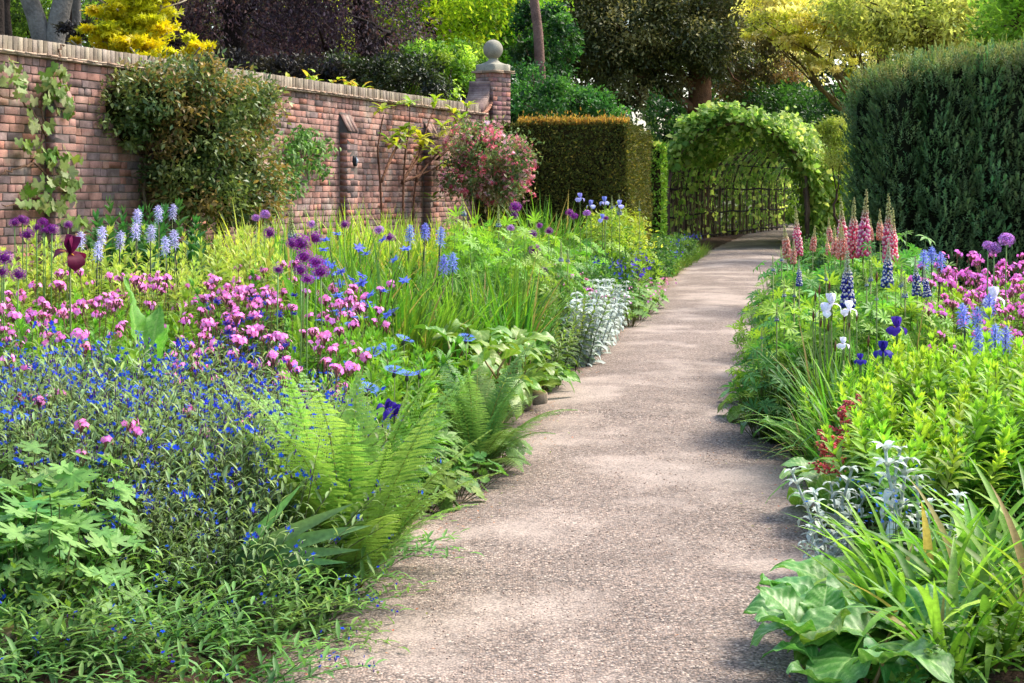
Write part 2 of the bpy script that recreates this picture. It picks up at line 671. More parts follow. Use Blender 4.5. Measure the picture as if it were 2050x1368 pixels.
def zbed(X, Y):
    """height of the soil: both beds are banked up away from the path"""
    X, Y = np.asarray(X, float), np.asarray(Y, float)
    dl, dr = left_edge(Y) - X, X - right_edge(Y)
    fade = 1 - 0.75 * sstep(30, 42, Y)
    zl = (0.10 * sstep(0.1, 0.3, dl) + 0.20 * sstep(0.2, 1.4, dl)) * fade
    zr = (0.05 * sstep(0.1, 0.3, dr) + 0.22 * sstep(0.2, 1.5, dr)) * fade
    return np.maximum(zl, zr) * ((dl > 0) | (dr > 0))


mb = MB()
g = 900.0
mb.add([[-g, -60, -.06], [g, -60, -.06], [g, g, -.06], [-g, g, -.06]], [np.array([[0, 1, 2, 3]])], rgb(70, 74, 40))
structure('ground', mb.mesh('ground', M_SOIL))

# path: a finely divided sheet with a low worn lip across it
ys = np.concatenate([np.arange(2, 16, .08), np.arange(16, 78.1, .5)])
nx = 41
jl, jr = np.random.default_rng(3).normal(0, .018, len(ys)), np.random.default_rng(4).normal(0, .018, len(ys))
xs = np.stack([np.linspace(left_edge(y) - .16 + a, right_edge(y) + .14 + b, nx) for y, a, b in zip(ys, jl, jr)])
Yg = np.repeat(ys[:, None], nx, 1)
tt = np.linspace(0, 1, nx)[None]
lip_y = 11.95 - 0.35 * tt + 0.12 * np.sin(tt * 7) + .05 * np.sin(tt * 23)
zz = 0.018 * sstep(-.05, .05, Yg - lip_y) - 0.018 + 0.012 * np.sin(xs * 3.1 + Yg * .7) * np.sin(Yg * 1.3) + 0.03 * (1 - (2 * tt - 1) ** 2)
litter = (1 - sstep(0.0, .16, tt)) * sstep(14, 16, Yg) * (1 - sstep(30, 36, Yg)) * .85 + (1 - sstep(0.0, .06, tt)) * .3 + sstep(.965, 1.0, tt) * .35
V = np.stack([xs, Yg, zz], -1).reshape(-1, 3)
i, j = np.meshgrid(np.arange(len(ys) - 1), np.arange(nx - 1), indexing='ij')
q = np.stack([i * nx + j, i * nx + j + 1, (i + 1) * nx + j + 1, (i + 1) * nx + j], -1).reshape(-1, 4)
mb = MB()
mb.add(V, [q], np.repeat(litter.reshape(-1, 1), 3, 1))
structure('path', mb.mesh('path', M_GRAVEL, True))


def bed_sheet(name, inner, outer):
    ys = np.arange(2, 60, .3)
    s = np.linspace(0, 1, 40) ** 2.2
    X = np.stack([inner(y) + (outer(y) - inner(y)) * s for y in ys])
    Y = np.repeat(ys[:, None], 40, 1)
    r = np.random.default_rng(5)
    Z = zbed(X, Y) + r.normal(0, .008, X.shape) - .012
    Z[:, 0] = -.05
    i, j = np.meshgrid(np.arange(len(ys) - 1), np.arange(39), indexing='ij')
    q = np.stack([i * 40 + j, i * 40 + j + 1, (i + 1) * 40 + j + 1, (i + 1) * 40 + j], -1).reshape(-1, 4)
    mb = MB()
    mb.add(np.stack([X, Y, Z], -1).reshape(-1, 3), [q], rgb(74, 56, 44))
    return structure(name, mb.mesh(name, M_SOIL, True))


bed_sheet('flower_bed', lambda y: left_edge(y) - .11, lambda y: -9.0 if y < 40 else -14)
bed_sheet('flower_bed', lambda y: right_edge(y) + .10, lambda y: 12.0 if y < 30 else 22)

# loose grains lying on the near path: real pebbles
rng = np.random.default_rng(11)
k = 9000
Y = 5.2 + (rng.random(k) ** 1.6) * 9
t = rng.random(k)
edge = rng.random(k) < .55
t = np.where(edge, np.where(rng.random(k) < .5, np.abs(rng.normal(0, .08, k)), 1 - np.abs(rng.normal(0, .08, k))), t).clip(-.03, 1.03)
X = left_edge(Y) + (right_edge(Y) - left_edge(Y)) * t
Zp = 0.03 * (1 - (2 * t - 1) ** 2) - .018 * (Y < 11.8) + .002
sz = rng.uniform(.0025, .0055, k)
Mx = np.array([Matrix.Rotation(a, 3, 'Z') for a in rng.uniform(0, 6.28, k)]) * np.stack([sz * rng.uniform(.8, 1.4, k), sz, sz * .7], 1)[:, None, :]
cols = mixc(rgb(110, 92, 80), rgb(205, 184, 162), rng.random(k))
mb = MB()
mb.inst(blob(4, 2), Mx, np.stack([X, Y, Zp], 1), cols)
o = link('gravel', mb.mesh('gravel', M_STEM))
o['kind'] = 'stuff'
tag(o, 'loose pinkish grains scattered over the near path', 'gravel')

# ------------------------------------------------------------------ the brick wall
TH = math.atan2(1098.0, F_PX)
WD = A(math.sin(TH), math.cos(TH), 0)            # along the wall, away from the camera
WN = A(math.cos(TH), -math.sin(TH), 0)           # out of its face, into the garden
W0 = A(-1025 * 14.43 / F_PX, 14.43, 0)
WROT = PI / 2 - TH


def wpt(u, v, z):
    """u along, v out of the face"""
    return W0 + WD * u + WN * v + A(0, 0, z)


def wall_u(px):
    """u of the wall face seen in column px"""
    S = 233.0 * (2123 - px) / 2123.0
    return (F_PX / S - 14.43) / math.cos(TH)


rng = np.random.default_rng(21)
BRICK_COLS = [(.5 * c_ + .5 * rgb(146, 122, 112)) * A(1.0, 1.04, 1.06) for c_ in [rgb(164, 100, 80), rgb(152, 94, 80), rgb(172, 112, 90), rgb(140, 88, 78), rgb(158, 106, 92), rgb(150, 100, 88), rgb(118, 80, 76), rgb(96, 72, 74), rgb(82, 68, 74), rgb(176, 96, 68), rgb(130, 94, 86), rgb(166, 120, 104)]]


def brick_mesh(w, h, dep, col, seed):
    r = np.random.default_rng(seed)
    t = boxT(w, dep, h, .0035)
    v = t.v.copy()
    v[:4] += r.normal(0, .0022, (4, 3))
    v[4:8] += r.normal(0, .0012, (4, 3))
    mb = MB()
    c = np.repeat(col[None], len(v), 0) * (1 + r.normal(0, .06, (len(v), 1)))
    mb.add(v, t.f, c)
    return mb


STR = [brick_mesh(.215, .065, .10, BRICK_COLS[k % 12], k) for k in range(24)]
HDR = [brick_mesh(.1025, .065, .10, BRICK_COLS[(k * 5 + 3) % 12], 100 + k) for k in range(24)]
STRM = [b.mesh('brick_stretcher', M_BRICK) for b in STR]
HDRM = [b.mesh('brick_header', M_BRICK) for b in HDR]

wall = thing('brick_wall', 'long weathered red brick garden wall topped with pale upright coping bricks', 'wall', tuple(W0), WROT)
WALL_TOP = 2.775
U_END = 13.12
BUT = [0.83, 4.05, 7.30, 10.25]
mb = MB()
t = boxT(U_END + 3.3, .33, WALL_TOP)
mb.add(t.v + A(-3.3, .008, 0), t.f, rgb(120, 110, 98))
link('mortar_core', mb.mesh('mortar_core', M_MORTAR), wall)
slots = []
for c in range(37):
    z = c * .075 + .004
    u = -3.3 + (0.056 if c % 2 else 0.0) - rng.random() * .05
    kind = c % 2
    while u < U_END - .03:
        p_s = .72 if c % 3 else .35
        st = rng.random() < p_s
        w = .225 if st else .1125
        if u + w < U_END:
            slots.append((u, z, st))
        u += w
cand = []
for n, (u, z, st) in enumerate(slots):
    p = wpt(u + .05, 0, z)
    px = CX + F_PX * p[0] / p[1]
    py = HY + F_PX * (EYE - p[2]) / p[1]
    hid = (165 < px < 570 and 150 < py < 460) or py > 440 or px < 2 or any(abs(u + .1 - b) < .28 and z < 2.45 for b in BUT)
    if not hid and px < 900:
        cand.append((p[1] + (0 if st else 1.2), n))
own = set(n for _, n in sorted(cand)[:300])
rest = MB()
for n, (u, z, st) in enumerate(slots):
    k = int(rng.integers(24))
    out_ = rng.normal(0, .0025)
    if n in own:
        link('brick', (STRM if st else HDRM)[k], wall, (u, out_ - .002, z), (rng.normal(0, .006), 0, rng.normal(0, .008)))
    else:
        M = np.eye(4)
        M[:3, 3] = (u, out_ - .002, z)
        rest.merge((STR if st else HDR)[k], M)
o = link('far_bricks', rest.mesh('far_bricks', M_BRICK), wall)
o['kind'] = 'stuff'

# tile course (two thin layers) and brick-on-edge coping
TILE = []
for k in range(6):
    r = np.random.default_rng(300 + k)
    t = boxT(.163, .43, .013)
    v = t.v + r.normal(0, .0015, t.v.shape)
    v = np.concatenate([v])
    mb = MB()
    mb.add(v, t.f, mixc(rgb(150, 118, 100), rgb(190, 172, 150), r.random()))
    TILE.append(mb.mesh('tile', M_COPING))
u = -3.3
n = 0
while u < 12.55:
    for lay in (0, 1):
        link('tile', TILE[int(rng.integers(6))], wall, (u + (.08 if lay else 0), -.052 - .012 * lay + rng.normal(0, .004), WALL_TOP + .001 + lay * .0165), (rng.normal(0, .012), rng.normal(0, .02), rng.normal(0, .008)))
    u += .1665
COP = []
for k in range(10):
    r = np.random.default_rng(330 + k)
    t = boxT(.066, .355, .122, .004)
    v = t.v + r.normal(0, .0016, t.v.shape)
    mb = MB()
    mb.add(v, t.f, mixc(rgb(112, 102, 90), rgb(158, 147, 132), r.random()) * A(1, r.uniform(.95, 1.0), r.uniform(.88, 1)))
    COP.append(mb.mesh('coping_brick', M_COPING))
u = -3.3
while u < 12.5:
    link('coping_brick', COP[int(rng.integers(10))], wall, (u + rng.normal(0, .0015), -.012 + rng.normal(0, .003), WALL_TOP + .036 + rng.normal(0, .0012)), (0, rng.normal(0, .012), rng.normal(0, .006)))
    u += .0755
mb = MB()
t = boxT(15.8, .33, .116)
mb.add(t.v + A(-3.3, .0, WALL_TOP + .036), t.f, rgb(88, 80, 70))
link('coping_mortar', mb.mesh('coping_mortar', M_MORTAR), wall)

# swept ramp rising to the pier
RU0, RU1, RH = 12.5, 13.14, .52
th = np.linspace(0, PI / 2, 15)
ru = RU0 + (RU1 - RU0) * np.sin(th)
rz = WALL_TOP + .036 + RH * (1 - np.cos(th))
seg = boxT(1, .355, 1, 0)
for k in range(14):
    a = math.atan2(rz[k + 1] - rz[k], ru[k + 1] - ru[k])
    L = math.hypot(rz[k + 1] - rz[k], ru[k + 1] - ru[k])
    mb = MB()
    v = seg.v * A(L * .93, 1, .122)
    mb.add(v, seg.f, mixc(rgb(96, 78, 78), rgb(150, 128, 116), rng.random()))
    link('ramp_brick', mb.mesh('ramp_brick', M_BRICK), wall, (ru[k], -.012, rz[k] + .0), (0, -a, 0))
    mb = MB()
    v = boxT(L * 1.04, .44, .022).v + A(0, 0, -.026)
    mb.add(v, seg.f, mixc(rgb(140, 96, 78), rgb(164, 120, 98), rng.random()))
    link('ramp_tile', mb.mesh('ramp_tile', M_BRICK), wall, (ru[k], -.06, rz[k]), (0, -a, 0))
# brickwork under the ramp
mb = MB()
for c in range(7):
    z = WALL_TOP + c * .075
    uu = RU0 + (RU1 - RU0) * math.sin(math.acos(max(0, 1 - (c * .075 + .05) / RH)))
    while uu < RU1:
        M = np.eye(4)
        M[:3, 3] = (uu, 0, z)
        mb.merge(HDR[int(rng.integers(24))], M)
        uu += .1125
o = link('ramp_infill', mb.mesh('ramp_infill', M_BRICK), wall)

# buttresses: brick piers with a weathered sloping head
for bi, bu in enumerate(BUT):
    b = link('buttress', None, wall, (bu - .165, -.115, 0), label=['dark weathered buttress half hidden by the vine', None, None, None][bi])
    mb = MB()
    pts = [[.004, .004, 0], [.322, .004, 0], [.322, .004, 2.36], [.004, .004, 2.36], [.004, .115, 0], [.322, .115, 0], [.322, .115, 2.58], [.004, .115, 2.58]]
    mb.add(pts, [np.array([[0, 1, 2, 3], [4, 0, 3, 7], [1, 5, 6, 2], [3, 2, 6, 7]])], rgb(92, 84, 78))
    link('core', mb.mesh('core', M_MORTAR), b)
    for c in range(6, 31):
        z = c * .075 + .004
        if c % 2:
            link('brick', STRM[int(rng.integers(24))], b, (0, rng.normal(0, .002), z))
            link('brick', HDRM[int(rng.integers(24))], b, (.225, rng.normal(0, .002), z))
        else:
            link('brick', HDRM[int(rng.integers(24))], b, (0, rng.normal(0, .002), z))
            link('brick', STRM[int(rng.integers(24))], b, (.1125, rng.normal(0, .002), z))
    for sx in range(3):
        mb = MB()
        t = boxT(.106, .238, .012)
        mb.add(t.v, t.f, rgb(128, 102, 94) * rng.uniform(.8, 1.2))
        link('weathering_brick', mb.mesh('weathering_brick', M_BRICK), b, (sx * .112, -.006, 2.335), (math.radians(63), 0, 0))

# small black lamp fixed beside the second visible buttress
pu = wall_u(700)
pl = thing('wall_lamp', 'small black metal bulkhead fitting on the brick buttress', 'lamp', tuple(wpt(7.36, .118, EYE + (380 - 323) / 156.0)), WROT)
mb = MB()
lathe(mb, [(0, .07), (.05, .062), (.062, .03), (.062, -.03), (.05, -.062), (0, -.07)], rgb(16, 22, 26), 12)
body = link('housing', mb.mesh('housing', M_METAL, True), pl, (0, 0, 0), (0, 0, 0), (1, .45, 1))
mb = MB()
mb.tube([[-.018, -.03, -.045], [-.022, -.034, 0], [-.018, -.03, .045]], .009, rgb(140, 150, 165), 5)
link('guard_bar', mb.mesh('guard_bar', M_METAL), pl)
mb = MB()
mb.add(blob(6, 4).v * A(.014, .008, .03) + A(.02, -.03, 0), blob(6, 4).f, rgb(200, 206, 205))
link('lens', mb.mesh('lens', M_METAL), pl)

# ------------------------------------------------------------------ gate pier with ball finial
pc = P3(987, 500, 27.05)
pier = thing('gate_pier', 'square brick pier crowned by a stone ball finial', 'pier', (pc[0], pc[1], 0), math.radians(46))
H = 3.5
s = .40
mb = MB()
t = boxT(s - .016, s - .016, H)
mb.add(t.v + A(-s / 2 + .008, -s / 2 + .008, 0), t.f, rgb(112, 104, 94))
link('mortar_core', mb.mesh('mortar_core', M_MORTAR), pier)
PB = [brick_mesh(.195, .065, .1, (BRICK_COLS + [rgb(128, 92, 92), rgb(104, 82, 84)])[k % 14] * A(.95, .95, 1.02), 500 + k).mesh('brick_pier', M_BRICK) for k in range(14)]
PH = [brick_mesh(.095, .065, .1, (BRICK_COLS + [rgb(128, 92, 92)])[k % 13], 540 + k).mesh('brick_pier', M_BRICK) for k in range(13)]
for c in range(22, 46):
    z = c * .0755 + .004
    for side in range(4):
        a = side * PI / 2
        for kk, (x0, wide) in enumerate(((-.2, 1), (.0, 0), (.1, 0)) if (c + side) % 2 else ((-.2, 0), (-.1, 0), (.0, 1))):
            lp = Matrix.Rotation(a, 3, 'Z') @ Vector((x0 + .002, -.2 + rng.normal(0, .002), z))
            link('brick', (PB if wide else PH)[int(rng.integers(13))], pier, lp, (0, 0, a))
for k in range(4):                                      # projecting tiles under the cap
    for lay in (0, 1):
        mb = MB()
        t = boxT(.25 - .006, .25 - .006, .018)
        mb.add(t.v + rng.normal(0, .003, t.v.shape), t.f, rgb(150, 128, 108))
        link('tile', mb.mesh('tile', M_COPING), pier, (-.25 + .25 * (k % 2) + .003, -.25 + .25 * (k // 2) + .003, H - .03 + lay * .02), (rng.normal(0, .015), rng.normal(0, .015), 0))
cap = link('cap', None, pier, (0, 0, H + .012), (0, 0, 0))
mb = MB()
hw, prof_pts = .195, [(.195, 0), (.197, .09), (.185, .10), (.14, .115), (.105, .14), (.08, .17), (.072, .195)]
rings = []
for r_, z_ in prof_pts:
    sq = r_ / .197
    ring = []
    for j_ in range(32):
        a = 2 * PI * j_ / 32 + PI / 4
        k_ = 1.0 / max(abs(math.cos(a)), abs(math.sin(a)))
        f_ = 1.0 if z_ < .105 else max(0, 1 - (z_ - .10) / .06)
        rad = r_ * (k_ * f_ + (1 - f_))
        ring.append([math.cos(a) * rad, math.sin(a) * rad, z_])
    rings += ring
q = [[i_ * 32 + j_, i_ * 32 + (j_ + 1) % 32, (i_ + 1) * 32 + (j_ + 1) % 32, (i_ + 1) * 32 + j_] for i_ in range(len(prof_pts) - 1) for j_ in range(32)]
mb.add(rings, [np.array(q)], rgb(146, 142, 126))
link('plinth', mb.mesh('plinth', M_STONE), cap)
mb = MB()
lathe(mb, [(.062, .172)] + [(.16 * math.sin(a), .345 - .16 * math.cos(a)) for a in np.linspace(.38, PI - .001, 14)], rgb(140, 136, 120), 28)
link('ball', mb.mesh('ball', M_STONE, True), cap)

# ------------------------------------------------------------------ clipped yew hedge
def hedge(name, label, poly, z0, z1, n, cols, topcol, seed, base_loc, leafL=.03):
    r = np.random.default_rng(seed)
    root = thing(name, label, 'hedge', (base_loc[0], base_loc[1], 0))
    poly = np.array(poly) - A(base_loc[0], base_loc[1])
    cen = poly.mean(0)
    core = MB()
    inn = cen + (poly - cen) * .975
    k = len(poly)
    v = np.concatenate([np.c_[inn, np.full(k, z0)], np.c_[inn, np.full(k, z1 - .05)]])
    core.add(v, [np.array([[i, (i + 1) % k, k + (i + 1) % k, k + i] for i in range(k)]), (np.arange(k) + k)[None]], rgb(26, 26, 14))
    link('dark_core', core.mesh('dark_core', M_INNER), root)  # solid near-black block filling the hedge behind its leaves
    mb = MB()
    lt = diamond(.42, .3)
    seglen = np.linalg.norm(np.roll(poly, -1, 0) - poly, axis=1)
    per = seglen.sum()
    for i in range(k):
        if poly[i][1] > cen[1] and poly[(i + 1) % k][1] > cen[1]:
            continue
        m = int(n * seglen[i] / per)
        a, b = poly[i], poly[(i + 1) % k]
        e = unit(b - a)
        nrm = A(e[1], -e[0], 0)
        t = r.random(m)
        # faint clipping undulation
        z = z0 + (z1 - z0) * r.random(m)
        dep = r.normal(0, .012, m) + .02 * np.sin(z * 5 + t * seglen[i] * 3)
        p = np.c_[a + (b - a) * t[:, None], z] + nrm * (dep[:, None] + .0)
        d = unit(nrm * .3 + r.normal(0, .8, (m, 3)) + A(0, 0, .35))
        upv = nrm + r.normal(0, .5, (m, 3))
        c = vary(cols[0], m, r, .1, .3)
        c = np.where((r.random(m) < .12)[:, None], vary(cols[1], m, r, .1, .2), c)
        mb.inst(lt, frames(d, upv, leafL * r.uniform(.7, 1.5, m)), p, c)
    link('clipped_face', mb.mesh('clipped_face', M_NEEDLE), root)
    mb = MB()
    mn, mx = poly.min(0), poly.max(0)
    pts = []
    while len(pts) < n // 5:
        q_ = r.uniform(mn, mx, (n, 2))
        ins = np.ones(n, bool)
        for i in range(k):
            a, b = poly[i], poly[(i + 1) % k]
            ins &= ((b[0] - a[0]) * (q_[:, 1] - a[1]) - (b[1] - a[1]) * (q_[:, 0] - a[0])) > 0
        pts += list(q_[ins])
    pts = np.array(pts[:n // 5])
    m = len(pts)
    h = np.abs(r.normal(0, .045, m)) + .015
    h *= np.where(r.random(m) < .04, 2.0, 1)
    p = np.c_[pts, z1 - .04 + h * r.random(m)]
    d = unit(np.c_[r.normal(0, .4, (m, 2)), np.ones(m)])
    mb.inst(lt, frames(d, r.normal(0, 1, (m, 3)), .045 * r.uniform(.7, 1.6, m)), p, vary(topcol, m, r, .14, .25))
    link('top_growth', mb.mesh('top_growth', M_LEAF), root)
    return root


hy = 26.1
hedge('yew_hedge', 'clipped square yew hedge with orange new growth beside the brick pier',
      [(-.5, hy), ((1255 - CX) * hy / F_PX, hy + .05), ((1300 - CX) * 31 / F_PX, 31.0), (.5, 31), (.14, 26.62), (-.5, 26.55)],
      0, EYE + (380 - 246) * hy / F_PX, 90000, (rgb(78, 82, 34), rgb(132, 122, 52)), rgb(168, 140, 60), 41, (.6, 28), .05)
hedge('box_hedge', 'low bright green hedge glimpsed left of the leafy tunnel',
      [(2.3, 36), (3.2, 36), (3.6, 40), (2.3, 40)], 0, EYE + (380 - 288) * 36 / F_PX, 14000, (rgb(110, 140, 40), rgb(160, 180, 70)), rgb(190, 205, 100), 42, (2.8, 38), .09)


# ------------------------------------------------------------------ trees and shrubs
def crown_pts(ells, n, r, shell=.55, clumps=60, spread=.16, flat=1.0):
    """leaf positions in clumps through ellipsoids [(cx,cy,cz,rx,ry,rz), ...]; returns position, outward direction, clump id"""
    ells = np.array(ells, float)
    vol = (ells[:, 3] * ells[:, 4] * ells[:, 5]) ** (2 / 3)
    cnt = np.maximum(1, (clumps * vol / vol.sum()).astype(int))
    cc, oo, ss = [], [], []
    for e, m in zip(ells, cnt):
        d = rdir(m, r)
        rad = shell + (1 - shell) * r.random(m) ** .6
        cc.append(e[:3] + d * rad[:, None] * e[3:])
        oo.append(unit(d / e[3:] + 1e-6))
        ss.append(np.full(m, spread * (e[3] * e[4] * e[5]) ** (1 / 3)))
    cc, oo, ss = np.concatenate(cc), np.concatenate(oo), np.concatenate(ss)
    idx = r.integers(0, len(cc), n)
    off = r.normal(0, 1, (n, 3)) * ss[idx][:, None] * A(1, 1, flat)
    return cc[idx] + off, oo[idx], idx, len(cc)


def foliage(ells, n, seed, lt, size, cols, shell=.55, clumps=60, spread=.16, flat=.8, hang=0.0, clumpval=.25, jit=.7):
    r = np.random.default_rng(seed)
    p, o, idx, m = crown_pts(ells, n, r, shell, clumps, spread, flat)
    cols = np.atleast_2d(cols)
    base = cols[r.integers(0, len(cols), m)] * (1 + r.normal(0, clumpval, (m, 1))).clip(.4, 1.8)
    c = base[idx] * (1 + r.normal(0, .12, (n, 1)))
    d = unit(o * .6 + r.normal(0, jit, (n, 3)) + A(0, 0, -hang))
    up = unit(r.normal(0, .6, (n, 3)) + A(0, 0, 1))
    mb = MB()
    mb.inst(lt, frames(d, up, size * r.uniform(.65, 1.35, n)), p, np.clip(c, .003, .9))
    return mb


def limb(mb, p0, p1, r0, r1, col, r, wob=.06, n=7, sides=7):
    t = np.linspace(0, 1, n)[:, None]
    L = np.linalg.norm(np.asarray(p1) - np.asarray(p0))
    pts = np.asarray(p0) * (1 - t) + np.asarray(p1) * t
    pts[1:-1] += r.normal(0, wob * L / 4, (n - 2, 3))
    mb.tube(pts, np.linspace(r0, r1, n), col, sides)
    return pts


D5, D7 = diamond(.5), diamond(.75)
STARL = T(np.concatenate([[[0, 0, 0]], [[math.sin(a_) * q_, math.cos(a_) * q_, -.1 * q_] for a_, q_ in ((-2.0, .45), (-1.6, .25), (-1.1, .85), (-.6, .35), (0, 1.0), (.6, .35), (1.1, .85), (1.6, .25), (2.0, .45))]]), [np.array([[0, k_ + 2, k_ + 1] for k_ in range(8)])])


def tree(name, label, base, trunk, ells, n, seed, size, cols, tcol, cat='tree', group=None, lt=None, mat=None, limbs=6, **kw):
    """base = ground point; trunk = list of (dx,dy,z,r); ells relative to base"""
    r = np.random.default_rng(seed)
    root = thing(name, label, cat, (base[0], base[1], 0), group=group)
    mb = MB()
    tp = np.array(trunk, float)
    if len(tp):
        ti = np.linspace(0, 1, 12)
        s_ = np.linspace(0, 1, len(tp))
        pts = np.stack([np.interp(ti, s_, tp[:, k]) for k in range(3)], 1)
        pts[1:-1, :2] += r.normal(0, .03, (10, 2))
        mb.tube(pts, np.interp(ti, s_, tp[:, 3]), tcol, 9)
        for e in ells[:limbs]:
            tgt = A(*e[:3])
            z0 = min(pts[-1, 2], max(tp[0, 2] + .5, tgt[2] - .6 * np.linalg.norm(tgt[:2] - pts[-1, :2]) - .3))
            k = int(np.argmin(np.abs(pts[:, 2] - z0)))
            lp = limb(mb, pts[k], tgt, tp[-1, 3] * .6, tp[-1, 3] * .15, tcol, r)
            for q in range(3):
                limb(mb, lp[3 + q], tgt + r.normal(0, .6, 3) * A(*e[3:]), tp[-1, 3] * .2, .01, tcol, r, n=5, sides=5)
        link('trunk', mb.mesh('trunk', M_BARK, True), root)
    link('crown', foliage(ells, n, seed + 1, lt or D5, size, cols, **kw).mesh('crown', mat or M_TREE), root)
    return root


def at(px, Y):
    return ((px - CX) * Y / F_PX, Y)


def ell(px, py, Y, rpx, rpy, ry, base):
    """ellipsoid centred where column px row py meets depth Y, radii in photo pixels there, ry metres deep"""
    p = P3(px, py, Y)
    k = Y / F_PX
    return (p[0] - base[0], p[1] - base[1], p[2], rpx * k, ry, rpy * k)


GREY, BROWN = rgb(112, 108, 100), rgb(70, 54, 42)
# smooth grey forked beech at far left
b = at(100, 27)
tree('beech_tree', 'grey forked trunk of a big beech behind the left end of the wall', b,
     [(0, 0, 0, .28), (0, 0, 3.85, .2)], [ell(60, -260, 27, 330, 200, 2.5, b), ell(300, -330, 27, 260, 190, 2.5, b)], 5000, 61, .12, [rgb(70, 90, 30), rgb(50, 66, 26)], GREY, limbs=0)
root = [o for o in bpy.data.objects if o.name == 'beech_tree'][0]
mb = MB()
r_ = np.random.default_rng(5)
limb(mb, (-.02, 0, 3.7), (-.62, 0, 5.6), .16, .13, GREY, r_, .02, sides=10)
limb(mb, (0.03, 0, 3.7), (.36, .05, 5.6), .17, .14, GREY, r_, .02, sides=10)
limb(mb, (.34, .5, 0), (.32, .5, 5.6), .09, .07, GREY * .8, r_, .01, sides=8)
link('fork', mb.mesh('fork', M_BARK, True), root)
for px, rr, Y, lab in ((5, .13, 29, 'dark slim trunk at the far left edge above the wall'), (28, .09, 30, 'thin dark leaning trunk left of the forked beech'), (152, .2, 32, 'dark leaning trunk right of the forked grey beech'), (328, .16, 31, 'dull grey trunk behind the golden maple')):
    b = at(px, Y)
    tree('tree', lab, b, [(0, 0, 0, rr * 1.2), (-.05, 0, 3, rr), (-.2, 0, 7, rr * .8)], [ell(px, -300, Y, 200, 160, 2, b)], 1500, int(700 + px), .14, [rgb(44, 54, 24)], rgb(60, 52, 46), limbs=1)

# golden maple over the wall
b = at(285, 19.6)
tree('golden_maple', 'bright yellow maple rising behind the brick wall', b, [(0, 0, 0, .05), (0, 0, 2.4, .045), (.1, 0, 3.6, .03)],
     [ell(250, 85, 19.6, 55, 16, .5, b), ell(215, 68, 19.4, 40, 18, .4, b), ell(285, 95, 19.3, 55, 15, .5, b), ell(300, 60, 19.6, 50, 16, .5, b), ell(262, 42, 19.7, 45, 13, .5, b), ell(235, 20, 19.5, 42, 14, .4, b), ell(290, 22, 19.7, 55, 14, .5, b), ell(250, -5, 19.6, 60, 14, .5, b), ell(330, -8, 19.6, 45, 12, .4, b),
      ell(370, 105, 19.4, 28, 10, .3, b), ell(392, 86, 19.4, 16, 14, .3, b), ell(410, 95, 19.4, 14, 9, .3, b), ell(150, 85, 19.4, 14, 5, .3, b), ell(270, 118, 19.3, 90, 8, .4, b), ell(310, 40, 19.4, 22, 9, .3, b), ell(200, 60, 19.4, 24, 10, .3, b)],
     15000, 71, .06, [rgb(206, 200, 24), rgb(196, 200, 40), rgb(214, 196, 20)], rgb(140, 130, 110), limbs=14, lt=STARL, clumps=150, spread=.28, shell=.2, flat=.35, clumpval=.12)

# copper beeches
COP_C = [rgb(70, 52, 70), rgb(54, 44, 60), rgb(100, 72, 78), rgb(58, 46, 56)]
for px, Y, ee, n, lab in ((470, 33, [(470, 40, 150, 130), (400, -40, 190, 120), (560, -60, 200, 120), (350, 80, 70, 60)], 19000, 'dark purple copper beech directly behind the middle of the wall'),
                          (730, 34, [(720, 20, 110, 110), (690, -80, 170, 120), (640, 90, 60, 50), (790, 60, 60, 70)], 13000, 'copper beech with drooping maroon sprays left of the ball finial'),
                          (600, 37, [(590, -20, 120, 90), (560, 80, 70, 60), (500, 110, 60, 40)], 8000, 'shaded copper beech set further back between two others')):
    b = at(px, Y)
    tree('copper_beech', lab, b, [(0, 0, 0, .32), (.1, 0, 3, .26), (-.1, 0, 6, .2)], [ell(x, y, Y, rx, ry, 2.2, b) for x, y, rx, ry in ee], n, int(80 + px), .085, COP_C, rgb(44, 36, 32), hang=.5, clumps=110, spread=.22)
b = at(440, 30)
tree('dark_shrub', 'dark leafy undergrowth behind the wall under the copper beech', b, [], [ell(450, 150, 30, 110, 40, 1, b), ell(170, 62, 26, 45, 18, .6, b), ell(600, 150, 30, 90, 30, 1, b)], 9000, 96, .08, [rgb(36, 34, 40), rgb(46, 44, 34)], BROWN, cat='shrub', clumps=80)
b = at(770, 31)
tree('holly_bush', 'dark evergreen bush behind the wall near the copper beech', b, [(0, 0, 0, .05), (0, 0, 2, .04)], [ell(770, 150, 31, 70, 36, 1, b), ell(840, 160, 31, 60, 40, 1, b), ell(700, 150, 31, 50, 40, 1, b)], 9000, 98, .08, [rgb(36, 52, 26), rgb(28, 40, 24), rgb(60, 82, 38)], BROWN, cat='shrub', mat=M_GLOSS, clumps=90)
b = at(880, 33)
tree('leafy_bush', 'fresh green bush behind the swept end of the wall', b, [(0, 0, 0, .05), (0, 0, 2, .04)], [ell(880, 170, 33, 65, 45, 1, b), ell(850, 130, 33, 50, 40, 1, b), ell(930, 140, 34, 50, 50, 1, b)], 11000, 99, .09, [rgb(120, 156, 52), rgb(92, 130, 44), rgb(160, 186, 70)], BROWN, cat='shrub', clumps=90)
b = at(1110, 36)
tree('leafy_bush', 'broad green bush behind the clipped yew hedge', b, [(0, 0, 0, .06), (0, 0, 2, .04)], [ell(1110, 215, 36, 85, 40, 1.2, b), ell(1060, 190, 37, 60, 60, 1, b), ell(1190, 230, 36, 60, 40, 1, b)], 10000, 100, .10, [rgb(60, 106, 48), rgb(44, 84, 40), rgb(84, 130, 56)], BROWN, cat='shrub', clumps=90)
b = at(1100, 42)
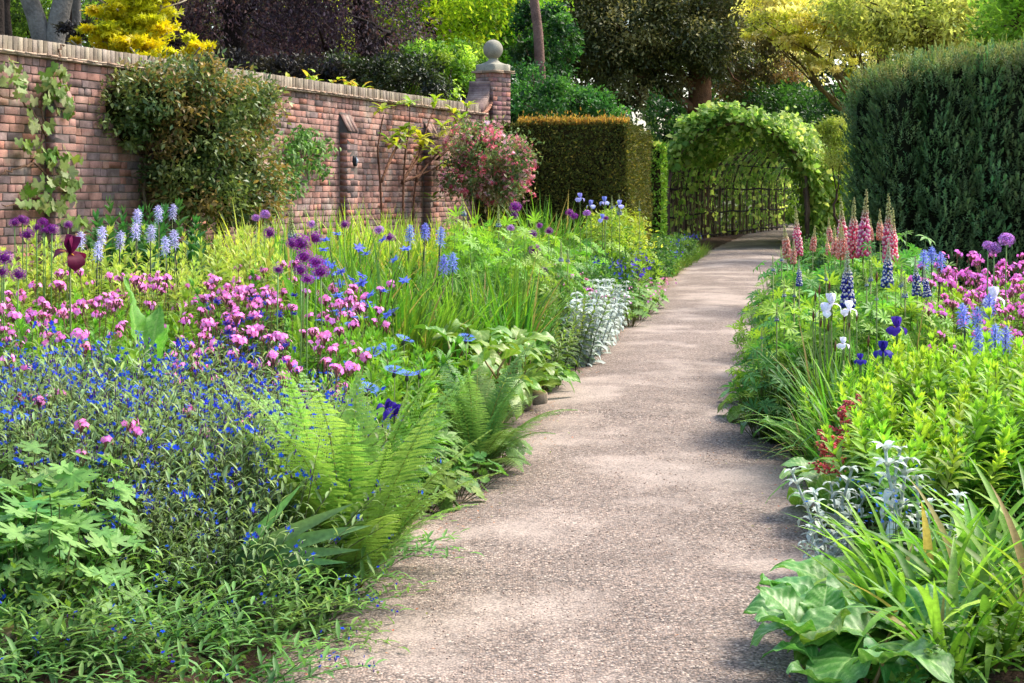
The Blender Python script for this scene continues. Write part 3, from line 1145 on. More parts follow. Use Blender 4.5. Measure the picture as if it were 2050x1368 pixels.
tree('ivy_tree', 'pale trunk wrapped in dark ivy behind the ball finial', b, [(-.3, 0, 0, .16), (-.15, 0, 3, .13), (-.2, 0, 5, .13), (-.6, 0, 8, .1)], [ell(1060, 120, 43, 40, 110, 1, b), ell(1100, 150, 43.5, 40, 70, 1, b), ell(1120, 70, 44, 40, 60, 1, b)], 9000, 101, .13, [rgb(52, 92, 42), rgb(40, 72, 36), rgb(84, 124, 54)], rgb(122, 96, 84), limbs=1, clumps=80)
# green woodland trees, backlit
for px, Y, ee, n, lab, cc in ((860, 46, [(860, 60, 90, 70), (900, -30, 140, 90), (800, 20, 70, 70)], 15000, 'backlit lime green tree left of the ball finial', [rgb(120, 150, 30), rgb(90, 126, 26), rgb(160, 180, 50)]),
                              (985, 50, [(985, 60, 80, 70), (1000, -40, 120, 80), (1040, 20, 70, 60)], 14000, 'sunlit green tree rising directly behind the ball finial', [rgb(84, 130, 30), rgb(66, 104, 26), rgb(130, 164, 44)]),
                              (930, 58, [(930, 100, 120, 60), (880, 0, 150, 80), (1060, 60, 110, 90)], 14000, 'far green tree filling the gap between the wall and holm oak', [rgb(90, 124, 30), rgb(70, 96, 26)]),
                              (60, 45, [(40, 40, 110, 60), (130, 0, 120, 70), (-60, 20, 110, 80)], 11000, 'green tree in the far left corner behind the beech trunks', [rgb(74, 100, 36), rgb(48, 66, 28), rgb(110, 140, 50)]),
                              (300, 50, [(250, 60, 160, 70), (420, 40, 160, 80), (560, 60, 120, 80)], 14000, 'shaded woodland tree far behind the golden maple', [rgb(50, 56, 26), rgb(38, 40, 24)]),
                              (690, 56, [(690, 70, 50, 40), (660, 20, 110, 60), (740, 110, 80, 50)], 8000, 'yellow green tree seen through a gap in the copper beeches', [rgb(170, 180, 50), rgb(120, 140, 40)])):
    b = at(px, Y)
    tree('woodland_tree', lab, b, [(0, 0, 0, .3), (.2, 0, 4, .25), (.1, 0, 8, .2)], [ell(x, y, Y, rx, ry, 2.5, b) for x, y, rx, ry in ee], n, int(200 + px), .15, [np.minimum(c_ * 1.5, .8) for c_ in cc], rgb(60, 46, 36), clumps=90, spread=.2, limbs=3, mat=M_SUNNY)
# big dark evergreen oak
b = at(1397, 58)
tree('holm_oak', 'massive dark evergreen tree with stout brown trunk behind the tunnel', b, [(0, 0, 0, .55), (0, 0, 2.6, .46), (.1, 0, 4.4, .42), (.1, 0, 8, .36)],
     [ell(1250, 60, 56.5, 150, 95, 2.2, b), ell(1160, 57.5, 56.5, 75, 90, 1.8, b), ell(1370, 50, 56.5, 110, 100, 2.2, b), ell(1250, 165, 57, 110, 55, 1.8, b), ell(1200, -60, 57, 170, 80, 2.4, b), ell(1400, -50, 57.5, 150, 80, 2.4, b), ell(1440, 90, 57.5, 60, 65, 1.6, b), ell(1330, 130, 57.5, 80, 50, 1.6, b)],
     84000, 111, .145, [rgb(84, 92, 50), rgb(68, 78, 44), rgb(98, 100, 58), rgb(134, 128, 78)], rgb(108, 76, 52), mat=M_GLOSS, clumps=420, spread=.16, limbs=8, shell=.5)
b = at(1500, 60)
tree('cypress', 'brownish feathery conifer boughs right of the holm oak', b, [],
     [ell(1500, 110, 60, 50, 40, 1.2, b), ell(1530, 50, 60, 60, 60, 1.2, b), ell(1475, 180, 60, 45, 28, 1.2, b), ell(1560, 140, 60, 60, 25, 1, b), ell(1550, 10, 60, 70, 50, 1.2, b)],
     12000, 115, .13, [rgb(120, 100, 56), rgb(92, 84, 44), rgb(140, 110, 70), rgb(80, 84, 36)], BROWN, clumps=150, spread=.2, hang=.4, limbs=5)
b = at(1640, 44)
tree('yellow_oak', 'glowing yellow green oak sprays hanging at upper right', b, [(1.6, 0, 0, .2), (1.6, 0, 4, .16), (1.9, 0, 7, .14)],
     [ell(1560, 40, 43, 70, 30, 1, b), ell(1520, 65, 43, 35, 14, .6, b), ell(1640, 30, 43, 80, 40, 1, b), ell(1600, 85, 43, 60, 22, .8, b), ell(1690, 75, 43, 60, 30, .8, b), ell(1650, 125, 42.5, 70, 10, .7, b), ell(1690, 145, 42.3, 30, 9, .5, b), ell(1625, 143, 42.3, 22, 8, .5, b), ell(1700, 10, 43, 90, 50, 1, b), ell(1760, 40, 44, 60, 40, 1, b), ell(1580, 0, 44, 100, 40, 1, b)],
     17000, 121, .12, [rgb(214, 212, 96), rgb(226, 218, 120), rgb(186, 196, 80), rgb(236, 226, 150)], rgb(96, 84, 44), mat=M_SUNNY, clumps=240, spread=.22, shell=.2, flat=.4, hang=.3, limbs=9)  # sun glow put into the pale yellow leaf colours
for px, Y, ee, n, lab, cc in ((1840, 38, [(1840, 50, 110, 60), (1760, 0, 100, 60), (1930, 20, 110, 70)], 15000, 'soft yellow green tree above the big yew', [rgb(176, 186, 100), rgb(196, 202, 112), rgb(146, 164, 76)]),  # pale leaf colours carry the sun glow
                              (2020, 30, [(2030, 40, 45, 50), (2060, -20, 60, 50)], 4500, 'fresh green spray at the top right corner', [rgb(110, 160, 50), rgb(140, 184, 70)]),
                              (1700, 66, [(1660, 20, 160, 90), (1800, 0, 160, 90), (1560, 60, 120, 80), (1700, 120, 120, 60)], 16000, 'far pale yellow tree catching the sun at upper right', [rgb(216, 214, 130), rgb(230, 224, 160), rgb(186, 194, 100)])):  # hazy sun glow painted as pale yellow leaves
    b = at(px, Y)
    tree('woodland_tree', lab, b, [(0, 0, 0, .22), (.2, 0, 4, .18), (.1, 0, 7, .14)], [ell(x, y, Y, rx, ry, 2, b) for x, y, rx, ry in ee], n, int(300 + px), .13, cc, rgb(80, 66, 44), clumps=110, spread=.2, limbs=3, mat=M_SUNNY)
b = at(1600, 58)
tree('laurel_bank', 'bank of dark green shrubs behind the tunnel roof', b, [], [ell(1600, 235, 58, 120, 50, 2, b), ell(1550, 250, 62, 80, 60, 1.6, b), ell(1690, 240, 58, 60, 55, 1.6, b), ell(1330, 260, 52, 50, 60, 1.4, b), ell(1620, 200, 60, 90, 30, 2, b), ell(1450, 260, 63, 80, 60, 1.4, b)], 20000, 131, .15, [rgb(56, 92, 36), rgb(40, 70, 32), rgb(76, 112, 44)], BROWN, cat='shrub', clumps=170)
b = at(1675, 42)
tree('golden_conifer_bush', 'feathery pale yellow bush between tunnel and big yew', b, [(0, 0, 0, .04), (0, 0, 1.5, .03)], [ell(1680, 265, 42, 35, 22, .6, b), ell(1655, 250, 42, 20, 12, .4, b), ell(1690, 300, 42, 40, 30, .6, b)], 4500, 135, .09, [rgb(176, 190, 80), rgb(200, 206, 110)], BROWN, cat='shrub', clumps=70, spread=.25)
b = at(1680, 46)
tree('sunlit_bush', 'brightly lit yellow green bush at the right flank of the tunnel', b, [(0, 0, 0, .04), (0, 0, 1.2, .03)], [ell(1680, 370, 46.5, 40, 70, .8, b), ell(1700, 330, 47, 30, 40, .8, b), ell(1670, 440, 46, 40, 40, .6, b)], 7000, 137, .10, [rgb(190, 205, 60), rgb(160, 190, 50), rgb(120, 160, 44)], BROWN, cat='shrub', clumps=90, spread=.22)
b = at(1545, 66)
tree('sunlit_bush', 'bright leaves glimpsed through the far end of the tunnel', b, [(0, 0, 0, .04), (0, 0, 1.2, .03)], [ell(1500, 400, 68, 50, 55, 1.2, b), ell(1590, 380, 70, 60, 60, 1.2, b), ell(1540, 330, 72, 90, 40, 1.2, b)], 6000, 139, .16, [rgb(120, 150, 50), rgb(90, 124, 40), rgb(70, 104, 36)], BROWN, cat='shrub', clumps=110, spread=.2)

# the wood behind everything: one far mass
r_ = np.random.default_rng(15)
ells = []
for k in range(46):
    px = -300 + k * 62 + r_.normal(0, 20)
    Y = 80 + r_.uniform(-5, 10)
    ells.append((*at(px, Y), r_.uniform(3, 7), 3.4, 2.5, 4.2))
    ells.append((*at(px + 30, Y + 4), r_.uniform(9, 13), 3.4, 2.5, 3.5))
    ells.append((*at(px + 15, Y - 3), 1.6, 2.4, 1.5, 2.0))
mb = foliage(ells, 76000, 16, D7, .42, [rgb(66, 86, 36), rgb(50, 66, 32), rgb(90, 112, 44), rgb(76, 92, 46)], clumps=1500, spread=.22)
o = link('woodland', mb.mesh('woodland', M_TREE))
o['kind'] = 'stuff'
tag(o, 'far mass of shaded woodland closing the view behind the garden', 'woodland')


# ------------------------------------------------------------------ the big columnar yew on the right
def plume():
    """one upright yew shoot, height 1, of short needles"""
    r = np.random.default_rng(77)
    mb = MB()
    lt = strip('lance', .34, 2, .3)
    k = 13
    z = np.linspace(.02, .95, k)
    a = np.arange(k) * 2.4
    d = np.stack([np.cos(a), np.sin(a), np.full(k, .75)], 1)
    p = np.stack([0 * z, 0 * z, z], 1)
    mb.inst(lt, frames(d, A(0, 0, 1), .30 * (1.15 - .6 * z)), p, np.ones((k, 3)) * (.75 + .5 * z[:, None]))
    mb.inst(lt, frames(np.array([[0, .1, 1.], [.1, 0, 1.]]), A(0, 1, 0), .5), np.array([[0, 0, .6], [0, 0, .6]]), np.ones((2, 3)) * 1.35)
    return T(np.concatenate(mb.V), [np.concatenate(mb.L).reshape(-1, 4)], np.concatenate(mb.C))


PL = plume()


def yew_column(seed, top, n):
    """one upright bundle of yew shoots and its dark core"""
    r = np.random.default_rng(seed)
    mbn, core = MB(), MB()
    h = top
    z = h * r.random(n) ** .9
    f = z / h
    ang = r.uniform(0, 2 * PI, n)
    rad = (.24 * np.sqrt(r.random(n)) + .05) * (1.05 - .3 * f) * (1 + .25 * np.sin(z * 7 + ang * 2))
    p = np.stack([rad * np.cos(ang), rad * np.sin(ang), z], 1)
    out = np.stack([np.cos(ang), np.sin(ang), 0 * ang], 1)
    d = unit(out * .55 + A(0, 0, 1) + r.normal(0, .16, (n, 3)))
    xa = unit(np.cross(np.cross(d, A(0, 1, .1)), d))
    L = r.uniform(.13, .24, n) * (1 - .2 * f)
    c = vary(rgb(98, 128, 80), n, r, .08, .22)
    tipf = sstep(.94, 1.0, f) * (r.random(n) < .7)
    c = mixc(c, vary(rgb(160, 152, 80), n, r, .08, .12), tipf * .6)
    mbn.inst(PL, np.stack([xa * L[:, None], np.cross(d, xa) * L[:, None], d * L[:, None]], -1), p, c)
    ms = 12
    ps = np.stack([r.normal(0, .12, ms), r.normal(0, .12, ms), h - r.uniform(0, .2, ms)], 1)
    ds = unit(np.c_[r.normal(0, .10, (ms, 2)), np.ones(ms)])
    xa = unit(np.cross(np.cross(ds, A(0, 1, .1)), ds))
    Ls = r.uniform(.14, .26, ms)
    mbn.inst(PL, np.stack([xa * (Ls * .4)[:, None], np.cross(ds, xa) * (Ls * .4)[:, None], ds * Ls[:, None]], -1), ps, vary(rgb(136, 146, 78), ms, r, .1, .15))
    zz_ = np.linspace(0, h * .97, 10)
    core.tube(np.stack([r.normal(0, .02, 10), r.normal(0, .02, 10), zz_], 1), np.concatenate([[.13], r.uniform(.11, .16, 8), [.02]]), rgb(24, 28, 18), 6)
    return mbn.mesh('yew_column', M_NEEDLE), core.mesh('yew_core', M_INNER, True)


def yew(name, label, px0, px1, ptop, Y, depth, n, seed):
    r = np.random.default_rng(seed)
    x0, x1 = at(px0, Y)[0], at(px1, Y)[0]
    top = EYE + (380 - ptop) * Y / F_PX
    root = thing(name, label, 'yew', ((x0 + x1) / 2, Y + depth / 2, 0))
    hw, hd = (x1 - x0) / 2 - .22, depth / 2 - .2
    cm = [yew_column(seed + k, top, n) for k in range(6)]
    pts = []
    for k in range(46):
        a = 2 * PI * k / 46
        m_ = max(abs(math.cos(a)), abs(math.sin(a))) ** .6
        pts.append((math.cos(a) / m_ * hw, math.sin(a) / m_ * hd))
    for k in range(26):
        pts.append((r.uniform(-.8, .8) * hw, r.uniform(-.7, .7) * hd))
    for x, y in pts:
        me, co = cm[int(r.integers(6))]
        lean = (-y * .01 / max(hd, .1), x * .012 / hw)
        hs = .95 + .05 * float(sstep(0, .55, (x + hw) / (2 * hw) * 2)) + .03 * (x / hw)
        b = link('upright_branch', me, root, (x + r.normal(0, .05), y + r.normal(0, .05), 0), (lean[0] + r.normal(0, .012), lean[1] + r.normal(0, .012), r.uniform(0, 6.28)), (1, 1, hs * r.uniform(.96, 1.03)))
        link('wood', co, b)
    return root


yew('columnar_yew', 'huge dark upright yew with spiky yellow tipped crown', 1752, 2160, 108, 21.5, 2.2, 520, 141)

# ------------------------------------------------------------------ leafy tunnel over the path
TY0, TLEN = 45.0, 22.0
tun = thing('leaf_tunnel', 'arched tunnel of bent rods overgrown with lime green leaves spanning the path', 'arbour', (at(1477, TY0)[0], TY0, 0), 0)
tx0 = at(1477, TY0)[0]
TR, TZ = 1.86, 1.62          # half width, springing height
rng = np.random.default_rng(51)


def tun_c(t):
    """centre line offset (x,y) at distance t"""
    return A(.18 * t + .006 * t * t, t, 0)


def hoop(t, half=TR, rise=1.75, z0=0.0, n=22):
    c = tun_c(t)
    pts = [c + A(-half, 0, z0)] + [c + A(-half * math.cos(a), 0, TZ + rise * math.sin(a)) for a in np.linspace(0, PI, n)] + [c + A(half, 0, z0)]
    return np.array(pts)


ROD = rgb(92, 78, 66)
for k in range(20):
    t = k * 1.12
    for s_ in (0, .09):
        mb = MB()
        h = hoop(t + s_, TR + (.02 if s_ else 0))
        h[1:-1] += rng.normal(0, .012, (len(h) - 2, 3))
        mb.tube(h, .045 if k == 0 else .028, ROD * rng.uniform(.7, 1.1), 5)
        link('hoop', mb.mesh('hoop', M_BARK, True), tun)
for a in (PI * .16, PI * .36, PI * .5, PI * .64, PI * .84):
    mb = MB()
    tt_ = np.linspace(-.1, TLEN - .4, 16)
    mb.tube(np.array([tun_c(t) + A(-TR * .985 * math.cos(a), 0, TZ + 1.75 * math.sin(a) - .03) for t in tt_]), .02, rgb(40, 36, 32), 5)
    link('purlin', mb.mesh('purlin', M_BARK), tun)
for sgn in (-1, 1):
    for z in (.15, .85, 1.62):
        mb = MB()
        tt_ = np.linspace(0, TLEN - .4, 16)
        mb.tube(np.array([tun_c(t) + A(sgn * (TR - .04), 0, z + .03 * math.sin(t * 3)) for t in tt_]), .03, rgb(34, 30, 28), 5)
        link('rail', mb.mesh('rail', M_BARK), tun)
rodm = []
for k in range(6):
    mb = MB()
    zz_ = np.linspace(0, 1, 7)
    mb.tube(np.stack([rng.normal(0, .02, 7), rng.normal(0, .02, 7), zz_ * 2.05], 1), np.linspace(.016, .008, 7), mixc(rgb(90, 74, 60), rgb(140, 116, 92), rng.random()), 4)
    rodm.append(mb.mesh('rod', M_BARK))
for sgn in (-1, 1):
    for k in range(120):
        t = k * .175 + rng.normal(0, .05)
        if t < .1:
            continue
        c = tun_c(t)
        link('rod', rodm[int(rng.integers(6))], tun, (c[0] + sgn * (TR - .01), c[1], 0), (rng.normal(0, .05), rng.normal(0, .04), rng.uniform(0, 6)), (1, 1, rng.uniform(.7, 1.15)))
for k in range(9):                                      # stray poles leaning on the outside of the left wall
    t = rng.uniform(-.3, 3.5)
    c = tun_c(t)
    mb = MB()
    mb.tube([c + A(-TR - rng.uniform(.15, .55), 0, 0), c + A(-TR - .1, rng.normal(0, .1), 1.2), c + A(-TR + .12, rng.normal(0, .2), 2.5)], [.03, .026, .016], ROD * rng.uniform(.6, 1.1), 5)
    link('leaning_pole', mb.mesh('leaning_pole', M_BARK, True), tun)
# bent rods filling the roof
for k in range(56):
    t = rng.uniform(.2, TLEN - 1)
    h = hoop(t, TR - .02, 1.72)[1:-1]
    i0 = int(rng.integers(0, 9))
    mb = MB()
    mb.tube(h[i0:i0 + 10] + rng.normal(0, .02, (len(h[i0:i0 + 10]), 3)), .012, mixc(rgb(110, 94, 78), rgb(160, 138, 112), rng.random()), 4)
    link('roof_rod', mb.mesh('roof_rod', M_BARK), tun)
LIME = [rgb(158, 186, 92), rgb(132, 168, 76), rgb(186, 202, 112), rgb(108, 146, 66)]
lime_leaf = leaf('ovate', .85, 2, .15, .5)


def tunnel_leaves(t0, t1, a0, a1, n, off, seed, cols=LIME, zlo=None, half=TR):
    r = np.random.default_rng(seed)
    t = r.uniform(t0, t1, n)
    a = r.uniform(a0, a1, n)
    c = np.stack([.18 * t + .006 * t * t, t, 0 * t], 1)
    thick = r.normal(off, .13, n)
    rad = half + thick
    nrm = np.stack([-np.cos(a), 0 * a, np.sin(a)], 1)
    p = c + np.stack([-rad * np.cos(a), 0 * a, TZ + (1.75 + thick) * np.sin(a)], 1)
    low = a < 0
    hi = a > PI
    p = np.where(low[:, None], c + np.stack([-rad, 0 * a, TZ + a / .55 * TZ], 1), p)
    p = np.where(hi[:, None], c + np.stack([rad, 0 * a, TZ - (a - PI) / .55 * TZ], 1), p)
    p[:, 1] += r.normal(0, .1, n)
    cols = np.array(cols)
    cc = cols[r.integers(0, len(cols), n)] * (1 + r.normal(0, .15, (n, 1)))
    d = unit(nrm * .5 + r.normal(0, .6, (n, 3)) + A(0, -.2, -.5))
    mb.inst(lime_leaf, frames(d, unit(nrm + A(0, -.6, .3) + r.normal(0, .3, (n, 3))), (.18 * r.uniform(.55, 1.3, n))), p, np.clip(cc, .01, .9))


mb = MB()
tunnel_leaves(-.25, .9, .30, PI * .98, 2400, .14, 1)          # the front brim
tunnel_leaves(-.1, .6, .85, 1.55, 800, .36, 2)
tunnel_leaves(.2, 8, .5, PI * .9, 2600, -.12, 12, [c * .7 for c in LIME])                 # inner ceiling leaves, tunnel shade put into their colour
tunnel_leaves(.5, 9, .35, PI, 6500, .12, 3)
tunnel_leaves(6, TLEN, .1, PI, 5000, .1, 4, [c * .8 for c in LIME])  # far roof leaves, colour darkened for the shade deep inside
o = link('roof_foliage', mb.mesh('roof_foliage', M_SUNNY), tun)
mb = MB()
tunnel_leaves(.0, 7, PI * .93, PI + .5, 4200, .28, 5)
tunnel_leaves(.0, 6, PI * .66, PI + .5, 2600, .5, 8)
tunnel_leaves(1, 16, PI * .9, PI + .5, 2200, -.1, 13, [c * .75 for c in LIME])  # inner right wall leaves, shade painted as darker colour
tunnel_leaves(2, TLEN, PI, PI + .5, 3000, .1, 6)
tunnel_leaves(.3, 6, PI * .86, PI + .5, 1800, 1.0, 9, [rgb(150, 180, 70), rgb(176, 196, 84), rgb(120, 156, 60)])
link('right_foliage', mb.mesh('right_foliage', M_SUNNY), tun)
mb = MB()
tunnel_leaves(.2, TLEN, -.5, .3, 1250, .08, 7)
tunnel_leaves(.0, 3, -.5, .3, 320, .15, 17)
link('left_foliage', mb.mesh('left_foliage', M_SUNNY), tun)

# ================================================================== planting
RP = random.Random(5)


def z_at(x, y):
    return float(zbed(x, y))


def solve(px, py, h):
    """stand a plant of height h so that its tip is seen at (px, py)"""
    Y = 12.0
    for _ in range(12):
        zb = z_at((px - CX) * Y / F_PX, Y)
        Y = 0.5 * Y + 0.5 * max(4.5, (EYE - zb - h) * F_PX / max(py - HY, 4.0))
    return (px - CX) * Y / F_PX, Y


def wall_gap(x, y):
    """distance out from the wall face"""
    return float((A(x, y, 0) - W0) @ WN)


def scatter(px0, px1, Y0, Y1, n, seed, mind=0.0, left=None, edge=.1, gap=.35):
    """n ground points between two photo columns and two depths, inside a bed and clear of the wall"""
    r = np.random.default_rng(seed)
    out = []
    tries = 0
    while len(out) < n and tries < n * 60:
        tries += 1
        Y = math.sqrt(r.uniform(Y0 ** 2, Y1 ** 2))
        x = (r.uniform(px0, px1) - CX) * Y / F_PX
        if left is True and x > left_edge(Y) - edge:
            continue
        if left is False and x < right_edge(Y) + edge:
            continue
        if wall_gap(x, Y) < gap:
            continue
        if mind and any((x - a) ** 2 + (Y - b) ** 2 < mind * mind for a, b in out):
            continue
        out.append((x, Y))
    return out


def curve_stem(h, lean, r, n=6):
    t = np.linspace(0, 1, n)
    return np.stack([lean[0] * t ** 1.6, lean[1] * t ** 1.6, h * t], 1) + np.concatenate([np.zeros((1, 3)), r.normal(0, .004, (n - 1, 3))])


# ---- leafy upright shoots -----------------------------------------------------------
def shoot_mesh(name, h, leafL, aspect, low, top, seed, per=3, step=.042, start=.12, droop=.45, mat=M_LEAF, stemc=(96, 110, 50), fan=1.0):
    r = np.random.default_rng(seed)
    lts = [leaf('lance', aspect, 3, .35, droop * f) for f in (.6, 1.0, 1.4)]
    mb = MB()
    st = curve_stem(h, r.normal(0, .05, 2), r)
    mb.tube(st, np.linspace(.0035, .002, 6), rgb(*stemc), 4)
    z = h * start
    k = 0
    while z < h:
        f = z / h
        base = np.array([np.interp(z, st[:, 2], st[:, 0]), np.interp(z, st[:, 2], st[:, 1]), z])
        a = k * 1.1 + np.arange(per) * 2 * PI / per + r.normal(0, .15, per)
        el = (0.15 + 1.05 * f ** 2.2) * fan + r.normal(0, .12, per)
        d = np.stack([np.cos(a) * np.cos(el), np.sin(a) * np.cos(el), np.sin(el)], 1)
        L = leafL * (0.75 + .45 * math.sin(PI * min(1, f * .9 + .08))) * (1 - .45 * max(0, f - .75) / .25) * r.uniform(.85, 1.15, per)
        c = mixc(low, top, np.full(per, max(0, (f - .35) / .65) ** 1.3)) * (1 + r.normal(0, .1, (per, 1)))
        mb.inst(lts[int(r.integers(3))], frames(d, A(0, 0, 1), L), np.repeat(base[None], per, 0), c)
        z += step * h / .55
        k += 1
    # the unopened tip
    a = np.arange(4) * PI / 2
    d = np.stack([np.cos(a) * .35, np.sin(a) * .35, np.ones(4)], 1)
    mb.inst(lts[0], frames(d, A(1, 0, 0), leafL * .5), np.repeat(st[-1][None], 4, 0), np.repeat((np.asarray(top) * 1.1)[None], 4, 0))
    return mb.mesh(name, mat)


def shoot_set(name, n, h, leafL, aspect, low, top, seed, **kw):
    r = np.random.default_rng(seed)
    return [shoot_mesh(name, h * r.uniform(.85, 1.12), leafL, aspect, low, top, seed + k, **kw) for k in range(n)]


def shoot_plant(name, label, cat, group, meshes, x, y, nsh, rad, sc, r, part='leafy_stem', splay=.25):
    root = thing(name, label, cat, (x, y, z_at(x, y) - .02), r.uniform(0, 6.28), sc * r.uniform(.9, 1.1), group)
    for k in range(nsh):
        a = 2 * PI * k / nsh + r.normal(0, .4)
        q = rad * math.sqrt(r.random())
        link(part, meshes[int(r.integers(len(meshes)))], root, (q * math.cos(a), q * math.sin(a), 0), (-math.sin(a) * splay * q / rad, math.cos(a) * splay * q / rad, r.uniform(0, 6.28)), r.uniform(.8, 1.12))
    return root


YEL = shoot_set('yellow_leaf_shoot', 5, .80, .12, .26, rgb(108, 140, 52), rgb(178, 194, 92), 1000, per=3, step=.036, stemc=(130, 90, 60))
GRN = shoot_set('green_leaf_shoot', 5, .66, .15, .22, rgb(72, 118, 38), rgb(124, 170, 52), 1100, per=3, step=.04)
LYS = shoot_set('lime_leaf_shoot', 5, .55, .11, .27, rgb(84, 132, 44), rgb(160, 196, 60), 1200, per=4, step=.040)
OLI = shoot_set('olive_leaf_shoot', 5, .62, .075, .30, rgb(70, 98, 44), rgb(136, 160, 70), 1300, per=3, step=.034, stemc=(60, 50, 40))
HEL = shoot_set('dark_leaf_shoot', 4, .75, .15, .3, rgb(44, 88, 44), rgb(70, 122, 60), 1400, per=4, step=.05)
MID = shoot_set('mid_green_shoot', 4, .5, .07, .4, rgb(62, 104, 44), rgb(104, 148, 56), 1600, per=4, step=.036)


def drift(name, label, cat, group, meshes, pts, nsh, rad, sc, seed, hvar=.12, hfun=None, **kw):
    r = np.random.default_rng(seed)
    return [shoot_plant(name, label, cat, group, meshes, x, y, nsh, rad, sc * r.uniform(1 - hvar, 1 + hvar) * (hfun(x, y) if hfun else 1), r, **kw) for x, y in pts]


drift('yellow_loosestrife', 'pale yellow green leafy perennial below the brick wall', 'plant', 'yellow leaved perennials along the wall', YEL, scatter(-80, 560, 11.6, 18.2, 74, 31, .24, True), 5, .17, 1.0, 32)
drift('leafy_perennial', 'tall green lance leaved perennial behind the pink campion at far left', 'plant', 'lance leaved perennials at far left', GRN, scatter(-80, 350, 8.8, 11.8, 30, 33, .22, True), 5, .15, .8, 34)
drift('lime_loosestrife', 'lime green leafy perennial crowding the near right bed', 'plant', 'lime green perennials in the right bed', LYS, scatter(1690, 2130, 6.9, 9.9, 62, 35, .15, False, .35), 5, .12, .95, 36, splay=.35)
drift('penstemon', 'olive green bushy perennial beside the silver lambs ear', 'plant', 'olive leaved perennials at the path edge', OLI, scatter(1060, 1190, 12.6, 15.6, 16, 37, .2, True, .12), 6, .16, 1.0, 38, splay=.35)
drift('hellebore', 'dark glossy leafy plant at the foot of the wall shrub', 'plant', 'dark leafy plants under the wall shrub', HEL, scatter(190, 350, 14.2, 16.8, 12, 39, .28, True, gap=.4), 6, .2, 1.22, 40)
def bush_mesh(name, seed, R, h, n, size, cols, mat=M_LEAF):
    r = np.random.default_rng(seed)
    mb = foliage([(0, 0, h * .5, R, R, h * .52), (R * .3, -R * .2, h * .62, R * .6, R * .6, h * .42), (-R * .35, .1 * R, h * .55, R * .6, R * .6, h * .42)], n, seed, D5, size, cols, shell=.55, clumps=60, spread=.2, clumpval=.16)
    return mb.mesh(name, mat)


def bushes(name, label, group, meshes, pts, sc, seed, cat='shrub'):
    r = np.random.default_rng(seed)
    for x, y in pts:
        o = thing(name, label, cat, (x, y, z_at(x, y) - .03), r.uniform(0, 6.28), sc * r.uniform(.85, 1.15), group)
        p = link('foliage', meshes[int(r.integers(len(meshes)))], o)
        p['kind'] = 'stuff'


SPI = [bush_mesh('spiraea_foliage', 1700 + k, .42, 1.0, 2600, .055, [rgb(150, 170, 56), rgb(176, 188, 72), rgb(116, 148, 48)]) for k in range(3)]
MND = [bush_mesh('mound_foliage', 1710 + k, .36, .55, 1900, .055, [rgb(76, 116, 48), rgb(104, 146, 62), rgb(60, 98, 44)]) for k in range(3)]
bushes('golden_spiraea', 'golden green spiraea bush in front of the tunnel', 'golden spiraea bushes near the tunnel', SPI, scatter(1215, 1330, 21.5, 28, 12, 41, .38, True, .55), 1.12, 42)
bushes('green_mound', 'mid green mounded plant along the far left path edge', 'green mounds along the far path edge', MND, scatter(1150, 1420, 18.5, 38, 44, 43, .4, True, .22), 1.0, 44)
bushes('green_mound', 'low green bush along the right edge of the far path', 'green bushes along the far right path edge', MND, scatter(1520, 1720, 17, 32, 24, 45, .4, False, .3), 1.0, 46)
drift('leafy_perennial', 'mid green filler plant among the grasses of the left bed', 'plant', 'filler plants among the left bed grasses', MID, scatter(480, 1100, 9.6, 19, 42, 47, .35, True, .3), 7, .2, 1.1, 48, splay=.5)
drift('leafy_perennial', 'light green plant beneath the lupins and campion of the right bed', 'plant', 'light green plants under the right bed flowers', LYS, scatter(1800, 2130, 9.8, 14, 30, 49, .25, False, .5), 5, .14, .95, 50)
drift('leafy_perennial', 'green leafy plant under the cornflowers beside the fern', 'plant', 'leafy plants under the cornflowers', GRN, scatter(640, 960, 7.8, 10.6, 34, 51, .17, True, .25), 5, .13, .84, 52, splay=.5)


# ---- strap and blade leaved clumps --------------------------------------------------
def blades_mesh(name, n, h, w, spread, cols, seed, seg=6, arch=(.15, .9), fold=False, mat=M_LEAF, rad=.09, tipc=1.15):
    r = np.random.default_rng(seed)
    mb = MB()
    groups = 5
    for g_ in range(groups):
        dr = arch[0] + (arch[1] - arch[0]) * (g_ / (groups - 1)) ** 1.5
        lt = leaf('sword', w / h, seg, .5, dr, tip=tipc, base=.85) if fold else strip('sword', w / h, seg, dr, tipc)
        m = n // groups
        a = r.uniform(0, 2 * PI, m)
        q = rad * np.sqrt(r.random(m))
        tilt = np.abs(r.normal(0, spread, m)) + .03 + .12 * dr
        aa = a + r.normal(0, .5, m)
        d = np.stack([np.sin(tilt) * np.cos(aa), np.sin(tilt) * np.sin(aa), np.cos(tilt)], 1)
        up = np.stack([-np.cos(aa), -np.sin(aa), np.full(m, .2)], 1)
        # droop bends towards -z of the template: let that be outwards
        cols_ = np.array(cols)
        c = cols_[r.integers(0, len(cols_), m)] * (1 + r.normal(0, .18, (m, 1))).clip(.5, 1.5)
        c = np.where((r.random(m) < .06)[:, None], rgb(170, 150, 90) * r.uniform(.7, 1.1, (m, 1)), c)
        M = frames(d, up, h * r.uniform(.5, 1.1, m))
        M[:, :, 0] *= r.choice([-1, 1], m)[:, None]
        mb.inst(lt, M, np.stack([q * np.cos(a), q * np.sin(a), 0 * a], 1), c)
    return mb.mesh(name, mat)


